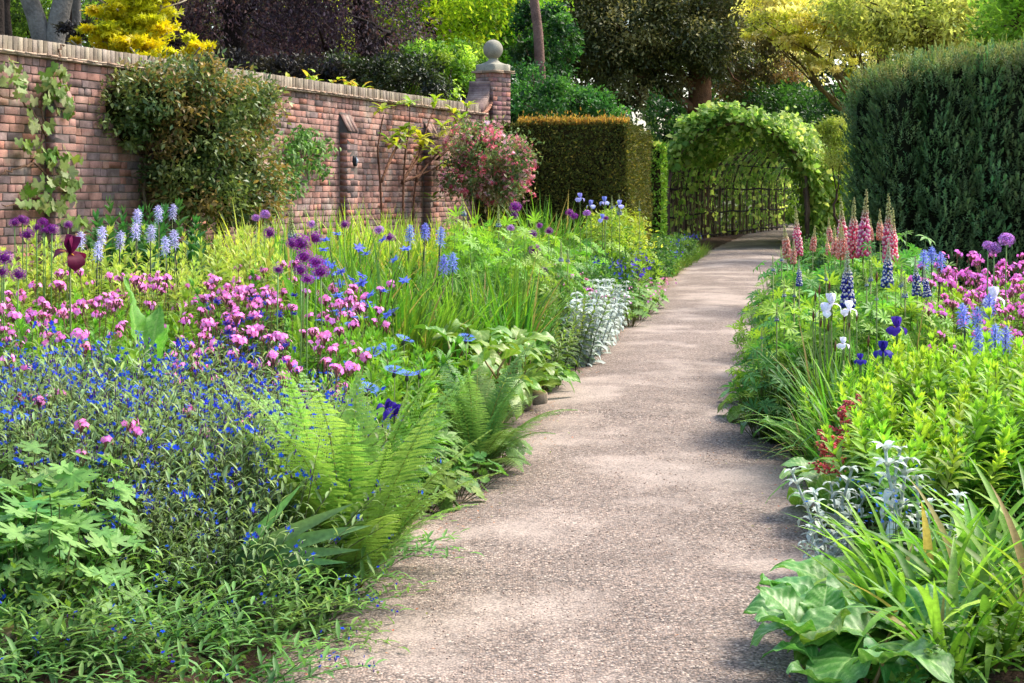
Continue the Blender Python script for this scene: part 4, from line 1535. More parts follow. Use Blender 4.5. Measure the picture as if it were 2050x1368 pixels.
GB = [rgb(92, 138, 40), rgb(76, 122, 38), rgb(112, 156, 48)]
GY = [rgb(156, 180, 56), rgb(176, 194, 72), rgb(132, 164, 48)]  # sunlight on the rear blades put into their yellow colour
IRISB = [blades_mesh('iris_blades', 90, 1.0, .024, .13, GB, 2000 + k, rad=.13) for k in range(4)]
IRISY = [blades_mesh('sunny_blades', 90, 1.15, .026, .12, GY, 2010 + k, rad=.15) for k in range(3)]
DAYL = [blades_mesh('daylily_blades', 44, .62, .042, .50, [rgb(120, 160, 52), rgb(146, 180, 66), rgb(104, 146, 50)], 2020 + k, seg=8, arch=(.4, 1.7), fold=True, rad=.07) for k in range(4)]
THIN = [blades_mesh('grassy_blades', 80, .66, .017, .40, [rgb(92, 138, 46), rgb(122, 164, 60), rgb(76, 122, 44)], 2030 + k, seg=7, arch=(.3, 1.3), rad=.07) for k in range(4)]
VERG = [blades_mesh('verge_grass', 90, .34, .009, .4, [rgb(84, 116, 36), rgb(110, 140, 44)], 2040 + k, seg=4, arch=(.3, 1.2), rad=.14) for k in range(3)]


def blades(name, label, group, meshes, pts, sc, seed, cat='plant', part='blades'):
    r = np.random.default_rng(seed)
    for x, y in pts:
        o = thing(name, label, cat, (x, y, z_at(x, y) - .02), r.uniform(0, 6.28), sc * r.uniform(.9, 1.1), group)
        p = link(part, meshes[int(r.integers(len(meshes)))], o)
        p['kind'] = 'stuff'


def pxy(px, Y):
    return ((px - CX) * Y / F_PX, Y)


blades('siberian_iris', 'dense clump of upright green blades in the middle of the left bed', 'upright blade clumps in the left bed', IRISB,
       [pxy(580, 12.6), pxy(625, 12.2), pxy(670, 12.9), pxy(560, 13.6), pxy(720, 11.6), pxy(760, 11.3), pxy(805, 11.2), pxy(850, 11.5), pxy(785, 12.2), pxy(890, 11.9), pxy(930, 12.6), pxy(970, 12.9), pxy(1010, 13.1), pxy(1045, 13.4), pxy(960, 13.6), pxy(840, 13.0), pxy(690, 13.9), pxy(1030, 12.6)], .98, 61)
blades('yellow_flag', 'tall sunlit yellow green blade clump near the wall foot', 'sunlit blade clumps near the wall', IRISY,
       [pxy(660, 17.5), pxy(700, 17.0), pxy(745, 17.6), pxy(790, 17.2), pxy(830, 17.9), pxy(870, 17.4), pxy(720, 18.5), pxy(770, 18.8), pxy(820, 19.2), pxy(905, 18.8), pxy(620, 16.6), pxy(945, 19.8), pxy(985, 20.5), pxy(540, 15.3), pxy(505, 15.6), pxy(590, 15.0)], 1.0, 62)
blades('ornamental_grass', 'bushy green grass clump before the yew hedge', 'grass clumps before the yew hedge', IRISB, [pxy(1080, 22), pxy(1105, 22.4), pxy(1060, 21.3), pxy(1120, 23)], 1.18, 63)
blades('daylily', 'arching light green strap leaves in the bottom right corner', 'daylily clumps in the bottom right corner', DAYL,
       [pxy(1800, 5.75), pxy(1880, 5.6), pxy(1960, 5.8), pxy(2040, 5.7), pxy(1850, 6.15), pxy(1930, 6.3), pxy(2020, 6.3), pxy(1990, 5.35), pxy(2090, 6.0), pxy(2100, 5.4), pxy(1900, 5.2), pxy(1800, 6.2)], .9, 64)
blades('grassy_iris', 'fine arching blades spilling towards the path in the right bed', 'fine bladed clumps in the right bed', THIN,
       [pxy(1665, 9.6), pxy(1700, 9.3), pxy(1745, 9.6), pxy(1790, 9.9), pxy(1690, 10.2), pxy(1730, 10.3), pxy(1680, 8.9), pxy(1640, 9.4), pxy(1770, 10.5), pxy(1830, 10.2), pxy(1720, 9.0)], .98, 65)
blades('flag_iris', 'upright iris leaves between the blue lupins and campion', 'iris leaves in the right bed', IRISB, [pxy(1750, 9.9), pxy(1815, 9.9), pxy(1850, 10.4), pxy(1800, 10.7), pxy(1880, 10.2)], .62, 66)
blades('verge_grass', 'short grass tuft on the verge by the tunnel', 'grass tufts on the tunnel verge', VERG, scatter(1335, 1500, 31, 58, 60, 67, .3, True, .1) + scatter(1560, 1700, 34, 58, 24, 68, .3, False, .05), 1.15, 69)


# ---- flowers ------------------------------------------------------------------------
def petals(n, prof_, aspect, L, d_el, cols, mb, centre=(0, 0, 0), axis=None, seg=2, droop=.3, rot=0.0, fold=.15):
    """ring of n petals round the z axis (or axis)"""
    lt = leaf(prof_, aspect, seg, fold, droop)
    a = rot + np.arange(n) * 2 * PI / n
    d = np.stack([np.cos(a) * math.cos(d_el), np.sin(a) * math.cos(d_el), np.full(n, math.sin(d_el))], 1)
    if axis is not None:
        q = Vector((0, 0, 1)).rotation_difference(Vector(axis)).to_matrix()
        R = np.array(q)
        d = d @ R.T
        up = unit(axis)
    else:
        up = A(0, 0, 1)
    mb.inst(lt, frames(d, up, L), np.repeat(A(*centre)[None], n, 0), cols)


def petal_t(n, prof_, aspect, d_el, seg=2, droop=.3, eye=None):
    """template: whole flower facing +z, radius ~1; eye = colour multiplier at the centre"""
    mb = MB()
    petals(n, prof_, aspect, 1.0, d_el, np.ones((n, 3)), mb, seg=seg, droop=droop)
    v = np.concatenate(mb.V)
    c = np.concatenate(mb.C)
    if eye is not None:
        rr = np.linalg.norm(v[:, :2], axis=1)
        c = np.where((rr < .2)[:, None], c * A(*eye), c)
    return T(v, [np.concatenate(mb.L).reshape(-1, 4)], c)


def face_to(d, s, r):
    """rotations taking +z to each d, random spin, scale s"""
    d = unit(d)
    k = len(d)
    t = unit(np.cross(d, unit(r.normal(0, 1, (k, 3)))))
    b = np.cross(d, t)
    s = np.broadcast_to(s, (k,))[:, None]
    return np.stack([t * s, b * s, d * s], -1)


CAMP = petal_t(5, 'obov', .85, .12, 2, .2, eye=(1.25, 2.2, 1.3))
BALL6 = blob(6, 4)
BALL5 = blob(5, 3)


def campion_cluster(seed, pink=(250, 136, 210)):
    r = np.random.default_rng(seed)
    mb = MB()
    n = int(r.choice([1, 2, 3, 4, 5, 6, 7, 8]))
    d = rdir(n, r, .0, 1)
    d[:, 1] -= .25
    d = unit(d)
    p = d * r.uniform(.018, .034, n)[:, None] + A(0, 0, -.005)
    mb.inst(CAMP, face_to(unit(d + A(.1, -.4, .1)), r.uniform(.0125, .0165, n), r), p, vary(rgb(*pink), n, r, .05, .12))
    flower = mb.mesh('campion_petals', M_PETAL)
    cb = MB()
    cal = rgb(140, 84, 84)
    for k in range(n):
        cb.tube([A(0, 0, -.03), p[k] - d[k] * .012, p[k]], [.0012, .0042, .003], cal * r.uniform(.7, 1.3), 5)
    m = int(r.integers(2, 6))
    q = rdir(m, r, -.3, .6) * .026 + A(0, 0, -.015)
    cb.inst(BALL5, np.array([np.diag((.0035, .0035, .007))] * m), q, vary(cal, m, r, .1, .2))
    calyx = cb.mesh('campion_calyx', M_STEM)
    return flower, calyx


CC = [campion_cluster(3000 + k) for k in range(14)]
CCR = [campion_cluster(3050 + k, (246, 120, 212)) for k in range(6)]


def campion_stems(seed, h, heads):
    """branching stems with paired leaves; returns mesh and head positions"""
    r = np.random.default_rng(seed)
    mb = MB()
    lt = leaf('ovate', .38, 3, .3, .7)
    tips = []
    for k in range(heads):
        a = 2 * PI * k / heads + r.normal(0, .5)
        q = r.uniform(.02, .12)
        hh = h * r.uniform(.72, 1.06)
        st = curve_stem(hh, (q * math.cos(a) * 1.2, q * math.sin(a) * 1.2), r, 7)
        st[:, :2] += A(q * math.cos(a) * .5, q * math.sin(a) * .5)
        c = mixc(rgb(150, 160, 100), rgb(120, 74, 60), np.linspace(0, 1, 7) ** 1.5)
        mb.tube(st, np.linspace(.003, .0018, 7), np.repeat(c, 4, 0), 4)
        for f in (.12, .28, .46, .66, .84):
            b = np.array([np.interp(f, np.linspace(0, 1, 7), st[:, i]) for i in range(3)])
            aa = r.uniform(0, PI) + A(0, PI)
            d = np.stack([np.cos(aa), np.sin(aa), np.full(2, r.uniform(.2, .8))], 1)
            mb.inst(lt, frames(d, A(0, 0, 1), (.075 - .05 * f) * r.uniform(.8, 1.2)), np.repeat(b[None], 2, 0), vary(rgb(112, 148, 62), 2, r, .08, .15))
        tips.append(st[-1])
    return mb.mesh('campion_stems', M_LEAF), tips


CS = [campion_stems(3100 + k, .62, 5) for k in range(7)]


def campion(label, group, pts, sc, seed, heads=CC, name='pink_campion'):
    r = np.random.default_rng(seed)
    for x, y in pts:
        me, tips = CS[int(r.integers(len(CS)))]
        s = sc(x, y) if callable(sc) else sc
        o = thing(name, label, 'flower', (x, y, z_at(x, y)), r.uniform(0, 6.28), s * r.uniform(.85, 1.12), group)
        link('stems', me, o)
        for t in tips:
            f, c = heads[int(r.integers(len(heads)))]
            h = link('flower_head', f, o, tuple(t), (r.normal(0, .15), r.normal(0, .15), -o.rotation_euler.z + r.normal(0, .8)), r.uniform(.95, 1.25))
            link('calyx', c, h)


campion('pink campion with branching reddish stems in the left foreground drift', 'pink campion in the left bed',
        [p for k_, p in enumerate(scatter(-60, 770, 7.4, 12.2, 74, 71, .2, True, .35)) if p[0] > at(260, p[1])[0] or k_ % 2], lambda x, y: 1.02 + .10 * (y - 7) / 4, 72)
campion('pink campion flowering low among the blue gromwell', 'pink campion among the gromwell', [pxy(60, 6.7), pxy(190, 6.05), pxy(500, 7.2), pxy(95, 7.1), pxy(300, 7.3), pxy(440, 7.0)], .78, 73)
campion('magenta pink campion massed before the big yew', 'magenta campion in the right bed', scatter(1870, 2120, 10.6, 14.2, 40, 74, .18, False, 1.0), lambda x, y: 1.02 + .05 * (y - 10), 75, CCR)
campion('pink campion at the right edge of the picture', 'pink campion at the right edge', [pxy(2030, 9.4), pxy(2055, 9.9), pxy(1985, 10.1), pxy(2045, 10.6), pxy(1915, 9.9)], 1.0, 76, CCR)
campion('small pink campion beside the silver lambs ear', 'small pink campion by the lambs ear', [pxy(1085, 17.2), pxy(1110, 17.8), pxy(1135, 17.0), pxy(1165, 18.2), pxy(1120, 18.6), pxy(1180, 17.0), pxy(1195, 17.4)], 1.0, 77)

# ---- blue gromwell mounds -----------------------------------------------------------
STAR5 = petal_t(5, 'lance', .55, .25, 2, .1)


def gromwell(seed, nst=26, h=.42, trailing=False):
    r = np.random.default_rng(seed)
    lf, fl = MB(), MB()
    lts = [leaf('lance', .2, 3, .45, d) for d in ((.2, .6, 1.0) if not trailing else (.1, .3, .5))]
    for k in range(nst):
        a = r.uniform(0, 2 * PI)
        L = h * r.uniform(.75, 1.2)
        tilt = r.uniform(.05, .75) if not trailing else r.uniform(.6, 1.35)
        t = np.linspace(0, 1, 7)
        th_ = tilt * (1.0 + .5 * t) if not trailing else tilt + .5 * t
        ds = L / 6
        rr = np.concatenate([[0], np.cumsum(np.sin(th_[1:]) * ds)])
        zz_ = np.concatenate([[0], np.cumsum(np.cos(th_[1:]) * ds)])
        q = r.uniform(0, .1)
        st = np.stack([(rr + q) * math.cos(a), (rr + q) * math.sin(a), np.maximum(zz_, .01)], 1)
        lf.tube(st, np.linspace(.0022, .001, 7), rgb(92, 96, 66), 3)
        m = 11 if trailing else 15
        f = np.linspace(.12, 1, m)
        b = np.stack([np.interp(f, t, st[:, i]) for i in range(3)], 1)
        tg = unit(st[-1] - st[-3])
        aa = np.arange(m) * 2.4 + r.uniform(0, 6)
        d = unit(np.stack([np.cos(aa), np.sin(aa), .35 + 0 * aa], 1) + tg * .8)
        c = (mixc(rgb(66, 106, 56), rgb(124, 162, 84), f) if trailing else mixc(rgb(72, 106, 64), rgb(142, 166, 108), f)) * (1 + r.normal(0, .12, (m, 1)))
        lf.inst(lts[int(r.integers(3))], frames(d, A(0, 0, 1), (.085 if trailing else .056) * r.uniform(.7, 1.25, m) * (1.1 - .35 * f)), b, c)
        if r.random() < (.68 if not trailing else .2):
            m2 = int(r.integers(1, 5))
            p = st[-1] + r.normal(0, .011, (m2, 3)) + A(0, 0, .006)
            fl.inst(STAR5, face_to(unit(r.normal(0, .5, (m2, 3)) + A(0, -.7, .6)), r.uniform(.0072, .0102, m2), r), p, vary(rgb(40, 78, 204), m2, r, .12, .15))
            fl.inst(BALL5, np.array([np.diag((.0022, .0022, .006))] * 2), st[-1] + r.normal(0, .012, (2, 3)), vary(rgb(90, 50, 130), 2, r))
    return lf.mesh('gromwell_foliage', M_LEAF), fl.mesh('gromwell_flowers', M_PETAL)


GRO = [gromwell(3300 + k) for k in range(5)]
GRT = [gromwell(3320 + k, 20, .4, True) for k in range(4)]


def gro(label, group, sets, pts, sc, seed):
    r = np.random.default_rng(seed)
    for x, y in pts:
        l, f = sets[int(r.integers(len(sets)))]
        o = thing('blue_gromwell', label, 'flower', (x, y, z_at(x, y) - .02), r.uniform(0, 6.28), (sc(x, y) if callable(sc) else sc) * r.uniform(.85, 1.15), group)
        a = link('foliage', l, o)
        a['kind'] = 'stuff'
        b = link('blossom', f, o)
        b['kind'] = 'stuff'


gro('bushy blue gromwell mound covering the left foreground bed', 'blue gromwell mounds in the left foreground', GRO, [p for p in scatter(-60, 620, 5.8, 8.1, 100, 81, .13, True, .22) if not (p[0] < at(215, p[1])[0] and p[1] < 6.3)], lambda x, y: 1.02 + .28 * float(sstep(5.9, 6.5, y)), 82)
gro('trailing gromwell stems sprawling over the left path edge', 'trailing gromwell at the path edge', GRT, scatter(60, 660, 5.15, 6.5, 30, 83, .14, True, .1) + scatter(560, 720, 5.5, 7.6, 14, 85, .12, True, .1) + scatter(-60, 120, 4.9, 5.4, 8, 86, .12, True, .1), .9, 84)


# ---- alliums ------------------------------------------------------------------------
STAR6 = T(*(lambda: (np.concatenate([[[0, 0, 0]], [[math.cos(a) * rr, math.sin(a) * rr, .15 * (rr > .5)] for k in range(12) for a, rr in [(k * PI / 6, 1.0 if k % 2 == 0 else .28)]]]), [np.array([[0, 1 + k, 1 + (k + 1) % 12] for k in range(12)])]))())


def allium_head(seed, R=.05, col=(140, 48, 150), n=110):
    r = np.random.default_rng(seed)
    mb = MB()
    k = np.arange(n)
    z = 1 - 1.82 * (k + .5) / n
    a = k * 2.399963
    d = np.stack([np.sqrt(1 - z * z) * np.cos(a), np.sqrt(1 - z * z) * np.sin(a), z], 1)
    rad = R * r.uniform(.8, 1.04, n)
    c = vary(rgb(*col), n, r, .10, .22)
    mb.inst(STAR6, face_to(unit(d + r.normal(0, .2, (n, 3))), R * .21, r), d * rad[:, None], c)
    lt = strip('sword', .03, 1, 0)
    mb.inst(lt, frames(d, A(.3, .2, 1), rad, R * .8), np.zeros((n, 3)), rgb(110, 60, 110))
    mb.inst(BALL5, np.array([np.eye(3) * R * .6]), np.zeros((1, 3)), rgb(96, 44, 100)[None])
    return mb.mesh('allium_head', M_PETAL)


AH = [allium_head(3400 + k, .05, (140, 38, 150)) for k in range(3)]
AHP = [allium_head(3410 + k, .05, (184, 122, 204), 150) for k in range(2)]
mb = MB()
mb.tube([[0, 0, 0], [.008, 0, .35], [0, .006, .7], [0, 0, 1]], [.005, .0045, .004, .004], rgb(110, 140, 70), 6)
ASTEM = mb.mesh('allium_stem', M_STEM, True)
mb = MB()
r_ = np.random.default_rng(9)
lt = strip('sword', .1, 5, 1.0)
mb.inst(lt, frames(np.stack([np.cos(np.arange(5) * 1.3), np.sin(np.arange(5) * 1.3), np.full(5, 1.0)], 1), A(0, 0, 1), .35), np.zeros((5, 3)), vary(rgb(84, 124, 52), 5, r_))
ALEAF = mb.mesh('allium_leaves', M_LEAF)


def allium(px, py, wpx, label, h=.9, heads=AH, group=None, Y=None):
    """head centre at (px,py), width wpx photo pixels"""
    if Y is None:
        x, Y = solve(px, py, h)
    else:
        x = (px - CX) * Y / F_PX
        h = EYE - (py - HY) * Y / F_PX - z_at(x, Y)
    R = wpx / 2 * Y / F_PX * 1.3
    R = min(max(R, .03), .085)
    r = RP
    o = thing('allium', label, 'flower', (x, Y, z_at(x, Y)), r.uniform(0, 6.28), 1.0, group)
    link('stem', ASTEM, o, (0, 0, 0), None, (1, 1, h))
    link('flower_head', heads[r.randrange(len(heads))], o, (0, 0, h), (r.uniform(-.2, .2), r.uniform(-.2, .2), r.uniform(0, 6)), (R / .05, R / .05, R / .05 * r.uniform(.78, .92)))
    link('leaves', ALEAF, o, sc=.9)


for px, py, w, lab in ((601, 487, 34, 'largest purple allium of the cluster among the iris blades'), (629, 477, 29, 'purple allium at the top right of the central cluster'), (584, 488, 20, 'small allium tucked left of the largest central one'),
                       (609, 514, 28, 'purple allium just below the largest central one'), (633, 525, 28, 'purple allium in the middle right of the central cluster'), (642, 544, 29, 'purple allium lowest at the right of the central cluster'),
                       (602, 541, 24, 'dull purple allium at the lower middle of the central cluster'), (616, 559, 22, 'lowest purple allium of the central cluster'), (557, 540, 18, 'small purple allium left of the central cluster beside pink campion'),
                       (540, 467, 22, 'lone purple allium left of and above the central cluster')):
    allium(px, py, w, lab, .92)
for px, py, w, lab in ((530, 430, 17, 'pale purple allium high against the wall shrub'), (513, 437, 15, 'faded allium beside the pale one below the wall shrub'), (624, 450, 16, 'magenta allium half hidden beside the pale lupins'), (690, 450, 16, 'dark allium among tall blades left of the centre'),
                       (759, 461, 17, 'light purple allium standing above the iris clump'), (780, 476, 17, 'deep purple drooping allium above the iris clump')):
    allium(px, py, w, lab, .95, AHP if 'pale' in lab or 'light' in lab else AH, Y=15.0)
for px, py, w, lab in ((9, 516, 28, 'large purple allium at the left edge of the picture'), (4, 545, 22, 'purple allium cut by the left edge'), (37, 550, 26, 'ragged dark allium low beside the left edge'),
                       (45, 441, 21, 'purple allium top of the group below the vine'), (29, 446, 17, 'purple allium on the left of the group below the vine'), (54, 470, 22, 'purple allium low in the group below the vine'), (86, 445, 17, 'small purple allium in the middle of the vine group'),
                       (104, 459, 21, 'round purple allium right of the vine group'), (73, 456, 14, 'tiny allium between larger ones below the vine'), (136, 450, 15, 'purple allium alone right of the vine group'), (89, 461, 12, 'half open allium below the vine')):
    allium(px, py, w, lab, .88, Y=12.0 if py < 480 else 9.6)
for px, py, w, lab in ((1032, 415, 20, 'purple allium highest before the yew hedge'), (1030, 431, 12, 'small allium under the highest one by the hedge'), (1066, 469, 16, 'purple allium left of the pink campion near centre'), (1070, 500, 20, 'purple allium above the olive leaved plants'),
                       (1099, 463, 14, 'small purple allium amid distant pink campion'), (1095, 541, 21, 'light purple allium above the lambs ear'), (1061, 523, 15, 'dark allium beside the iris blades near centre'), (1018, 505, 12, 'small lilac allium over the iris blades'),
                       (1140, 426, 13, 'purple allium left of the pale blue irises'), (1149, 433, 13, 'deep purple allium beside the pale blue irises'), (1175, 427, 13, 'lilac allium below the pale blue irises'), (1213, 437, 9, 'tiny dark allium by the golden spiraea'), (1022, 457, 13, 'lilac allium above the lupin leaves'), (1085, 557, 10, 'small lilac allium low by the lambs ear'), (1080, 452, 11, 'half hidden allium among lupin leaves')):
    allium(px, py, w, lab, .9, AHP if 'lilac' in lab or 'light' in lab else AH, Y=17.0 if py > 440 else 19.5)
for px, py, w, lab in ((2015, 480, 26, 'tallest lilac allium globe before the big yew'), (1990, 498, 23, 'front lilac allium of the pair before the yew'), (1978, 492, 18, 'rear lilac allium of the pair before the yew')):
    allium(px, py, w, lab, 1.0, AHP, Y=10.6)


# ---- lupins -------------------------------------------------------------------------
def lupin_spike(seed, H, lo, hi, tipc, open_f, r0=.03):
    """flower spike of height H: two-tone pea flowers in whorls, green buds at the tip"""
    r = np.random.default_rng(seed)
    mb = MB()
    mb.tube([[0, 0, -.05], [0, 0, H * .5], [0, 0, H]], [.005, .004, .002], rgb(110, 100, 60), 5)
    nw = int(H / .0165)
    for k in range(nw):
        f = k / (nw - 1)
        bud = sstep(open_f - .12, open_f + .16, f)
        rad = r0 * (1 - f) ** .55 * (1 - .35 * bud) * r.uniform(.85, 1.12) + .004
        m = int(r.integers(6, 9)) if f < .7 else 7
        a = np.arange(m) * 2 * PI / m + k * .35 + r.normal(0, .12, m)
        z = H * f + r.normal(0, .005, m)
        d = np.stack([np.cos(a), np.sin(a), np.full(m, .25 + .9 * f)], 1)
        p = np.stack([rad * .62 * np.cos(a), rad * .62 * np.sin(a), z], 1)
        L = rad * (.42 if f < .5 else .36) + .0015
        c1 = mixc(vary(rgb(*lo), m, r, .05, .15), np.repeat(rgb(*tipc)[None], m, 0), np.full(m, bud))
        c2 = mixc(vary(rgb(*hi), m, r, .04, .08), np.repeat(rgb(*tipc)[None], m, 0), np.full(m, bud))
        F1 = frames(d, A(0, 0, 1), L)
        F1[:, :, 0] *= .75
        F1[:, :, 2] *= .8
        mb.inst(BALL6, F1, p + unit(d) * L, c1)
        if bud < .9:
            F2 = frames(d, A(0, 0, 1), L * .75)
            F2[:, :, 0] *= .8
            mb.inst(BALL5, F2 * .98, p + unit(d) * L * 1.2 + A(0, 0, L * .75), c2)
    return mb.mesh('lupin_spike', M_PETAL, True)


PINK_L = [lupin_spike(4000 + k, .42, (236, 104, 156), (255, 232, 222), (190, 192, 130), .58) for k in range(3)]
CORAL_L = [lupin_spike(4010 + k, .34, (234, 150, 140), (248, 216, 190), (196, 198, 136), .5) for k in range(2)]
BLUE_L = [lupin_spike(4020 + k, .36, (62, 70, 176), (246, 240, 232), (184, 198, 166), .54) for k in range(3)]
PALE_L = [lupin_spike(4030 + k, .26, (130, 146, 196), (204, 210, 204), (180, 196, 132), .12, .02) for k in range(2)]
LTEMP = [palm_leaf(9, .22, .5, .45), palm_leaf(8, .24, .8, .3), palm_leaf(9, .2, .3, .8)]


def lupin_foliage(seed, R=.27, h=.66, n=52, c=(78, 128, 44), c2=(134, 176, 58)):
    r = np.random.default_rng(seed)
    mb = MB()
    a = r.uniform(0, 2 * PI, n)
    q = R * np.sqrt(r.random(n))
    z = h * (1 - .5 * (q / R) ** 2) * r.uniform(.35, 1.1, n)
    p = np.stack([q * np.cos(a), q * np.sin(a), z], 1)
    out = np.stack([np.cos(a), np.sin(a), 1.4 + 0 * a], 1)
    col = mixc(rgb(*c), rgb(*c2), np.clip(z / h + r.normal(0, .2, n), 0, 1))
    for k in range(n):
        mb.inst(LTEMP[k % 3], face_to(unit(out[k:k + 1] + r.normal(0, .25, (1, 3))), .085 * r.uniform(.75, 1.2), r), p[k:k + 1], col[k:k + 1])
        mb.tube([[p[k, 0] * .25, p[k, 1] * .25, 0], [p[k, 0] * .7, p[k, 1] * .7, z[k] * .6], p[k]], .0022, rgb(100, 130, 60), 3)
    return mb.mesh('lupin_foliage', M_LEAF)


LF = [lupin_foliage(4100 + k) for k in range(4)]
LFD = [lupin_foliage(4110 + k, c=(58, 104, 48), c2=(96, 150, 62)) for k in range(3)]
mb = MB()
mb.tube([[0, 0, 0], [.004, 0, .5], [0, 0, 1]], [.006, .005, .0045], rgb(110, 120, 64), 6)
LSTEM = mb.mesh('lupin_stem', M_STEM, True)


def lupin(px, py, Hpx, Y, label, meshes, Hm, lean=0.0):
    """spike tip at (px,py), spike Hpx photo pixels tall"""
    x = (px - CX) * Y / F_PX
    ztop = EYE - (py - HY) * Y / F_PX
    zb = z_at(x, Y)
    s = Hpx * Y / F_PX / Hm
    o = thing('lupin', label, 'flower', (x, Y, zb), RP.uniform(0, 6.28), 1.0)
    L = ztop - zb - s * Hm
    link('stem', LSTEM, o, (0, 0, 0), None, (1, 1, max(.1, L)))
    link('flower_spike', meshes[RP.randrange(len(meshes))], o, (0, 0, max(.1, L)), (lean + RP.uniform(-.09, .09), RP.uniform(-.09, .09), RP.uniform(0, 6)), (min(s, 1.25), min(s, 1.25), s))
    link('leaves', (LF + LFD)[RP.randrange(7)], o, (0, 0, 0), (0, 0, RP.uniform(0, 6)), min(1.25, max(.3, L * .95 / .66)))


for px, py, h, Y, lab in ((1728, 380, 132, 13.6, 'tallest pink lupin spire in the right bed'), (1780, 390, 135, 13.4, 'tall broad pink lupin right of the tallest spire'), (1707, 397, 118, 13.8, 'pink lupin spire just left of the tallest'), (1688, 396, 110, 14.2, 'slender pink lupin left of the tallest pair'),
                          (1598, 415, 96, 14.6, 'pink lupin nearest the path beside the tunnel'), (1787, 418, 110, 13.2, 'pink lupin crowded against the broad one')):
    lupin(px, py, h, Y, lab, PINK_L, .42)
for px, py, h, Y, lab in ((1762, 420, 60, 14.0, 'salmon lupin between the tallest spire and the broad one'), (1576, 445, 70, 14.4, 'salmon lupin leaning at the path edge'), (1588, 478, 50, 14.0, 'short salmon lupin low at the path edge'), (1627, 452, 50, 14.8, 'small salmon lupin alone in the gap'), (1661, 436, 48, 15, 'pale salmon lupin bud spire behind the gap'),
                          (1672, 452, 62, 13.9, 'salmon lupin low left of the pink group'), (1683, 444, 74, 13.7, 'coral lupin in front of the pink group'), (1690, 450, 60, 13.6, 'coral lupin beside the front one'), (1744, 437, 44, 14.0, 'small salmon lupin right of the tallest spire'), (1728, 440, 42, 13.9, 'greenish salmon lupin at the foot of the tallest spire'), (1658, 470, 40, 14.6, 'tiny salmon lupin at the back')):
    lupin(px, py, h, Y, lab, CORAL_L, .34)
for px, py, h, Y, lab in ((1697, 499, 115, 10.6, 'largest blue and white lupin in front of the pink ones'), (1776, 482, 92, 11.4, 'tall blue lupin below the broad pink one'), (1600, 520, 52, 11.6, 'short blue lupin nearest the path'), (1836, 513, 78, 11.0, 'blue lupin beside the campion on its left'), (1856, 532, 62, 10.9, 'blue lupin touching the campion drift'), (1690, 520, 60, 10.7, 'half open blue lupin leaning behind the largest')):
    lupin(px, py, h, Y, lab, BLUE_L, .36)
for px, py, h, Y, lab in ((1570, 562, 32, 11.0, 'pale green lupin bud nearest the path'), (1590, 568, 26, 11.2, 'small pale bud beside the nearest one'), (1654, 532, 30, 11.4, 'pale lupin bud before the coral lupins'), (1743, 527, 36, 11.2, 'pale lupin bud left of the tall blue one'), (1735, 545, 28, 11.0, 'leaning pale lupin bud between blue lupins'), (1804, 530, 44, 11.0, 'pale lupin bud left of the right blue pair'),
                          (1812, 547, 48, 10.8, 'grey blue lupin bud below the right pair'), (1555, 608, 34, 10.6, 'pale lupin bud lowest at the path edge'), (1548, 512, 30, 13.2, 'slim pale bud leaning over the path'), (1565, 494, 28, 13.6, 'slim green bud above the path edge'), (1525, 655, 24, 10.8, 'stubby green lupin bud above the big leaves'), (1755, 575, 26, 10.5, 'thin pale bud in front of the blue lupins')):
    lupin(px, py, h, Y, lab, PALE_L, .26)
for px, py, h, Y, lab in ((583, 410, 70, 14.6, 'white and lilac lupin spire left of the iris blades'), (634, 425, 58, 14.8, 'pale lupin spire beside the magenta allium'), (928, 388, 44, 17.0, 'green lupin bud over the palmate leaves before the hedge'), (998, 412, 42, 17.2, 'green lupin bud right of centre above palmate leaves'), (1225, 392, 26, 22, 'pale lupin bud above the golden spiraea'), (1240, 390, 40, 22, 'pale lilac lupin above the golden spiraea'), (1280, 402, 20, 23, 'tiny lupin bud at the right of the spiraea'), (1123, 483, 40, 16.5, 'greyish lupin spire among pink campion near centre'), (1137, 495, 30, 16.4, 'blue grey lupin bud among pink campion')):
    lupin(px, py, h, Y, lab, PALE_L, .26)


def foliage_clumps(name, label, group, meshes, pts, sc, seed, part='leaves', cat='plant'):
    r = np.random.default_rng(seed)
    for x, y in pts:
        o = thing(name, label, cat, (x, y, z_at(x, y) - .02), r.uniform(0, 6.28), sc * r.uniform(.88, 1.15), group)
        p = link(part, meshes[int(r.integers(len(meshes)))], o)
        p['kind'] = 'stuff'


foliage_clumps('lupin_plant', 'leafy lupin with palmate leaves at the right path edge', 'leafy lupins in the right bed', LF, scatter(1500, 1850, 10.6, 13.6, 32, 91, .23, False, .14), 1.06, 92)
foliage_clumps('lupin_plant', 'darker lupin foliage below the pink spires', 'lupin foliage below the pink spires', LFD, scatter(1560, 1830, 13.4, 16.5, 30, 93, .24, False, .25), 1.25, 94)
foliage_clumps('lupin_plant', 'lupin with bright palmate leaves before the yew hedge', 'leafy lupins before the hedge', LF, scatter(910, 1090, 15.4, 18.6, 24, 95, .26, True, .5), 1.38, 96)
foliage_clumps('lupin_plant', 'lupin foliage among the far campion of the left bed', 'leafy lupins along the left path', LFD + LF, scatter(1120, 1260, 16, 22, 22, 97, .3, True, .5), 1.15, 98)

# ---- camassia -----------------------------------------------------------------------
STAR6L = petal_t(6, 'lance', .15, .3, 2, .4)


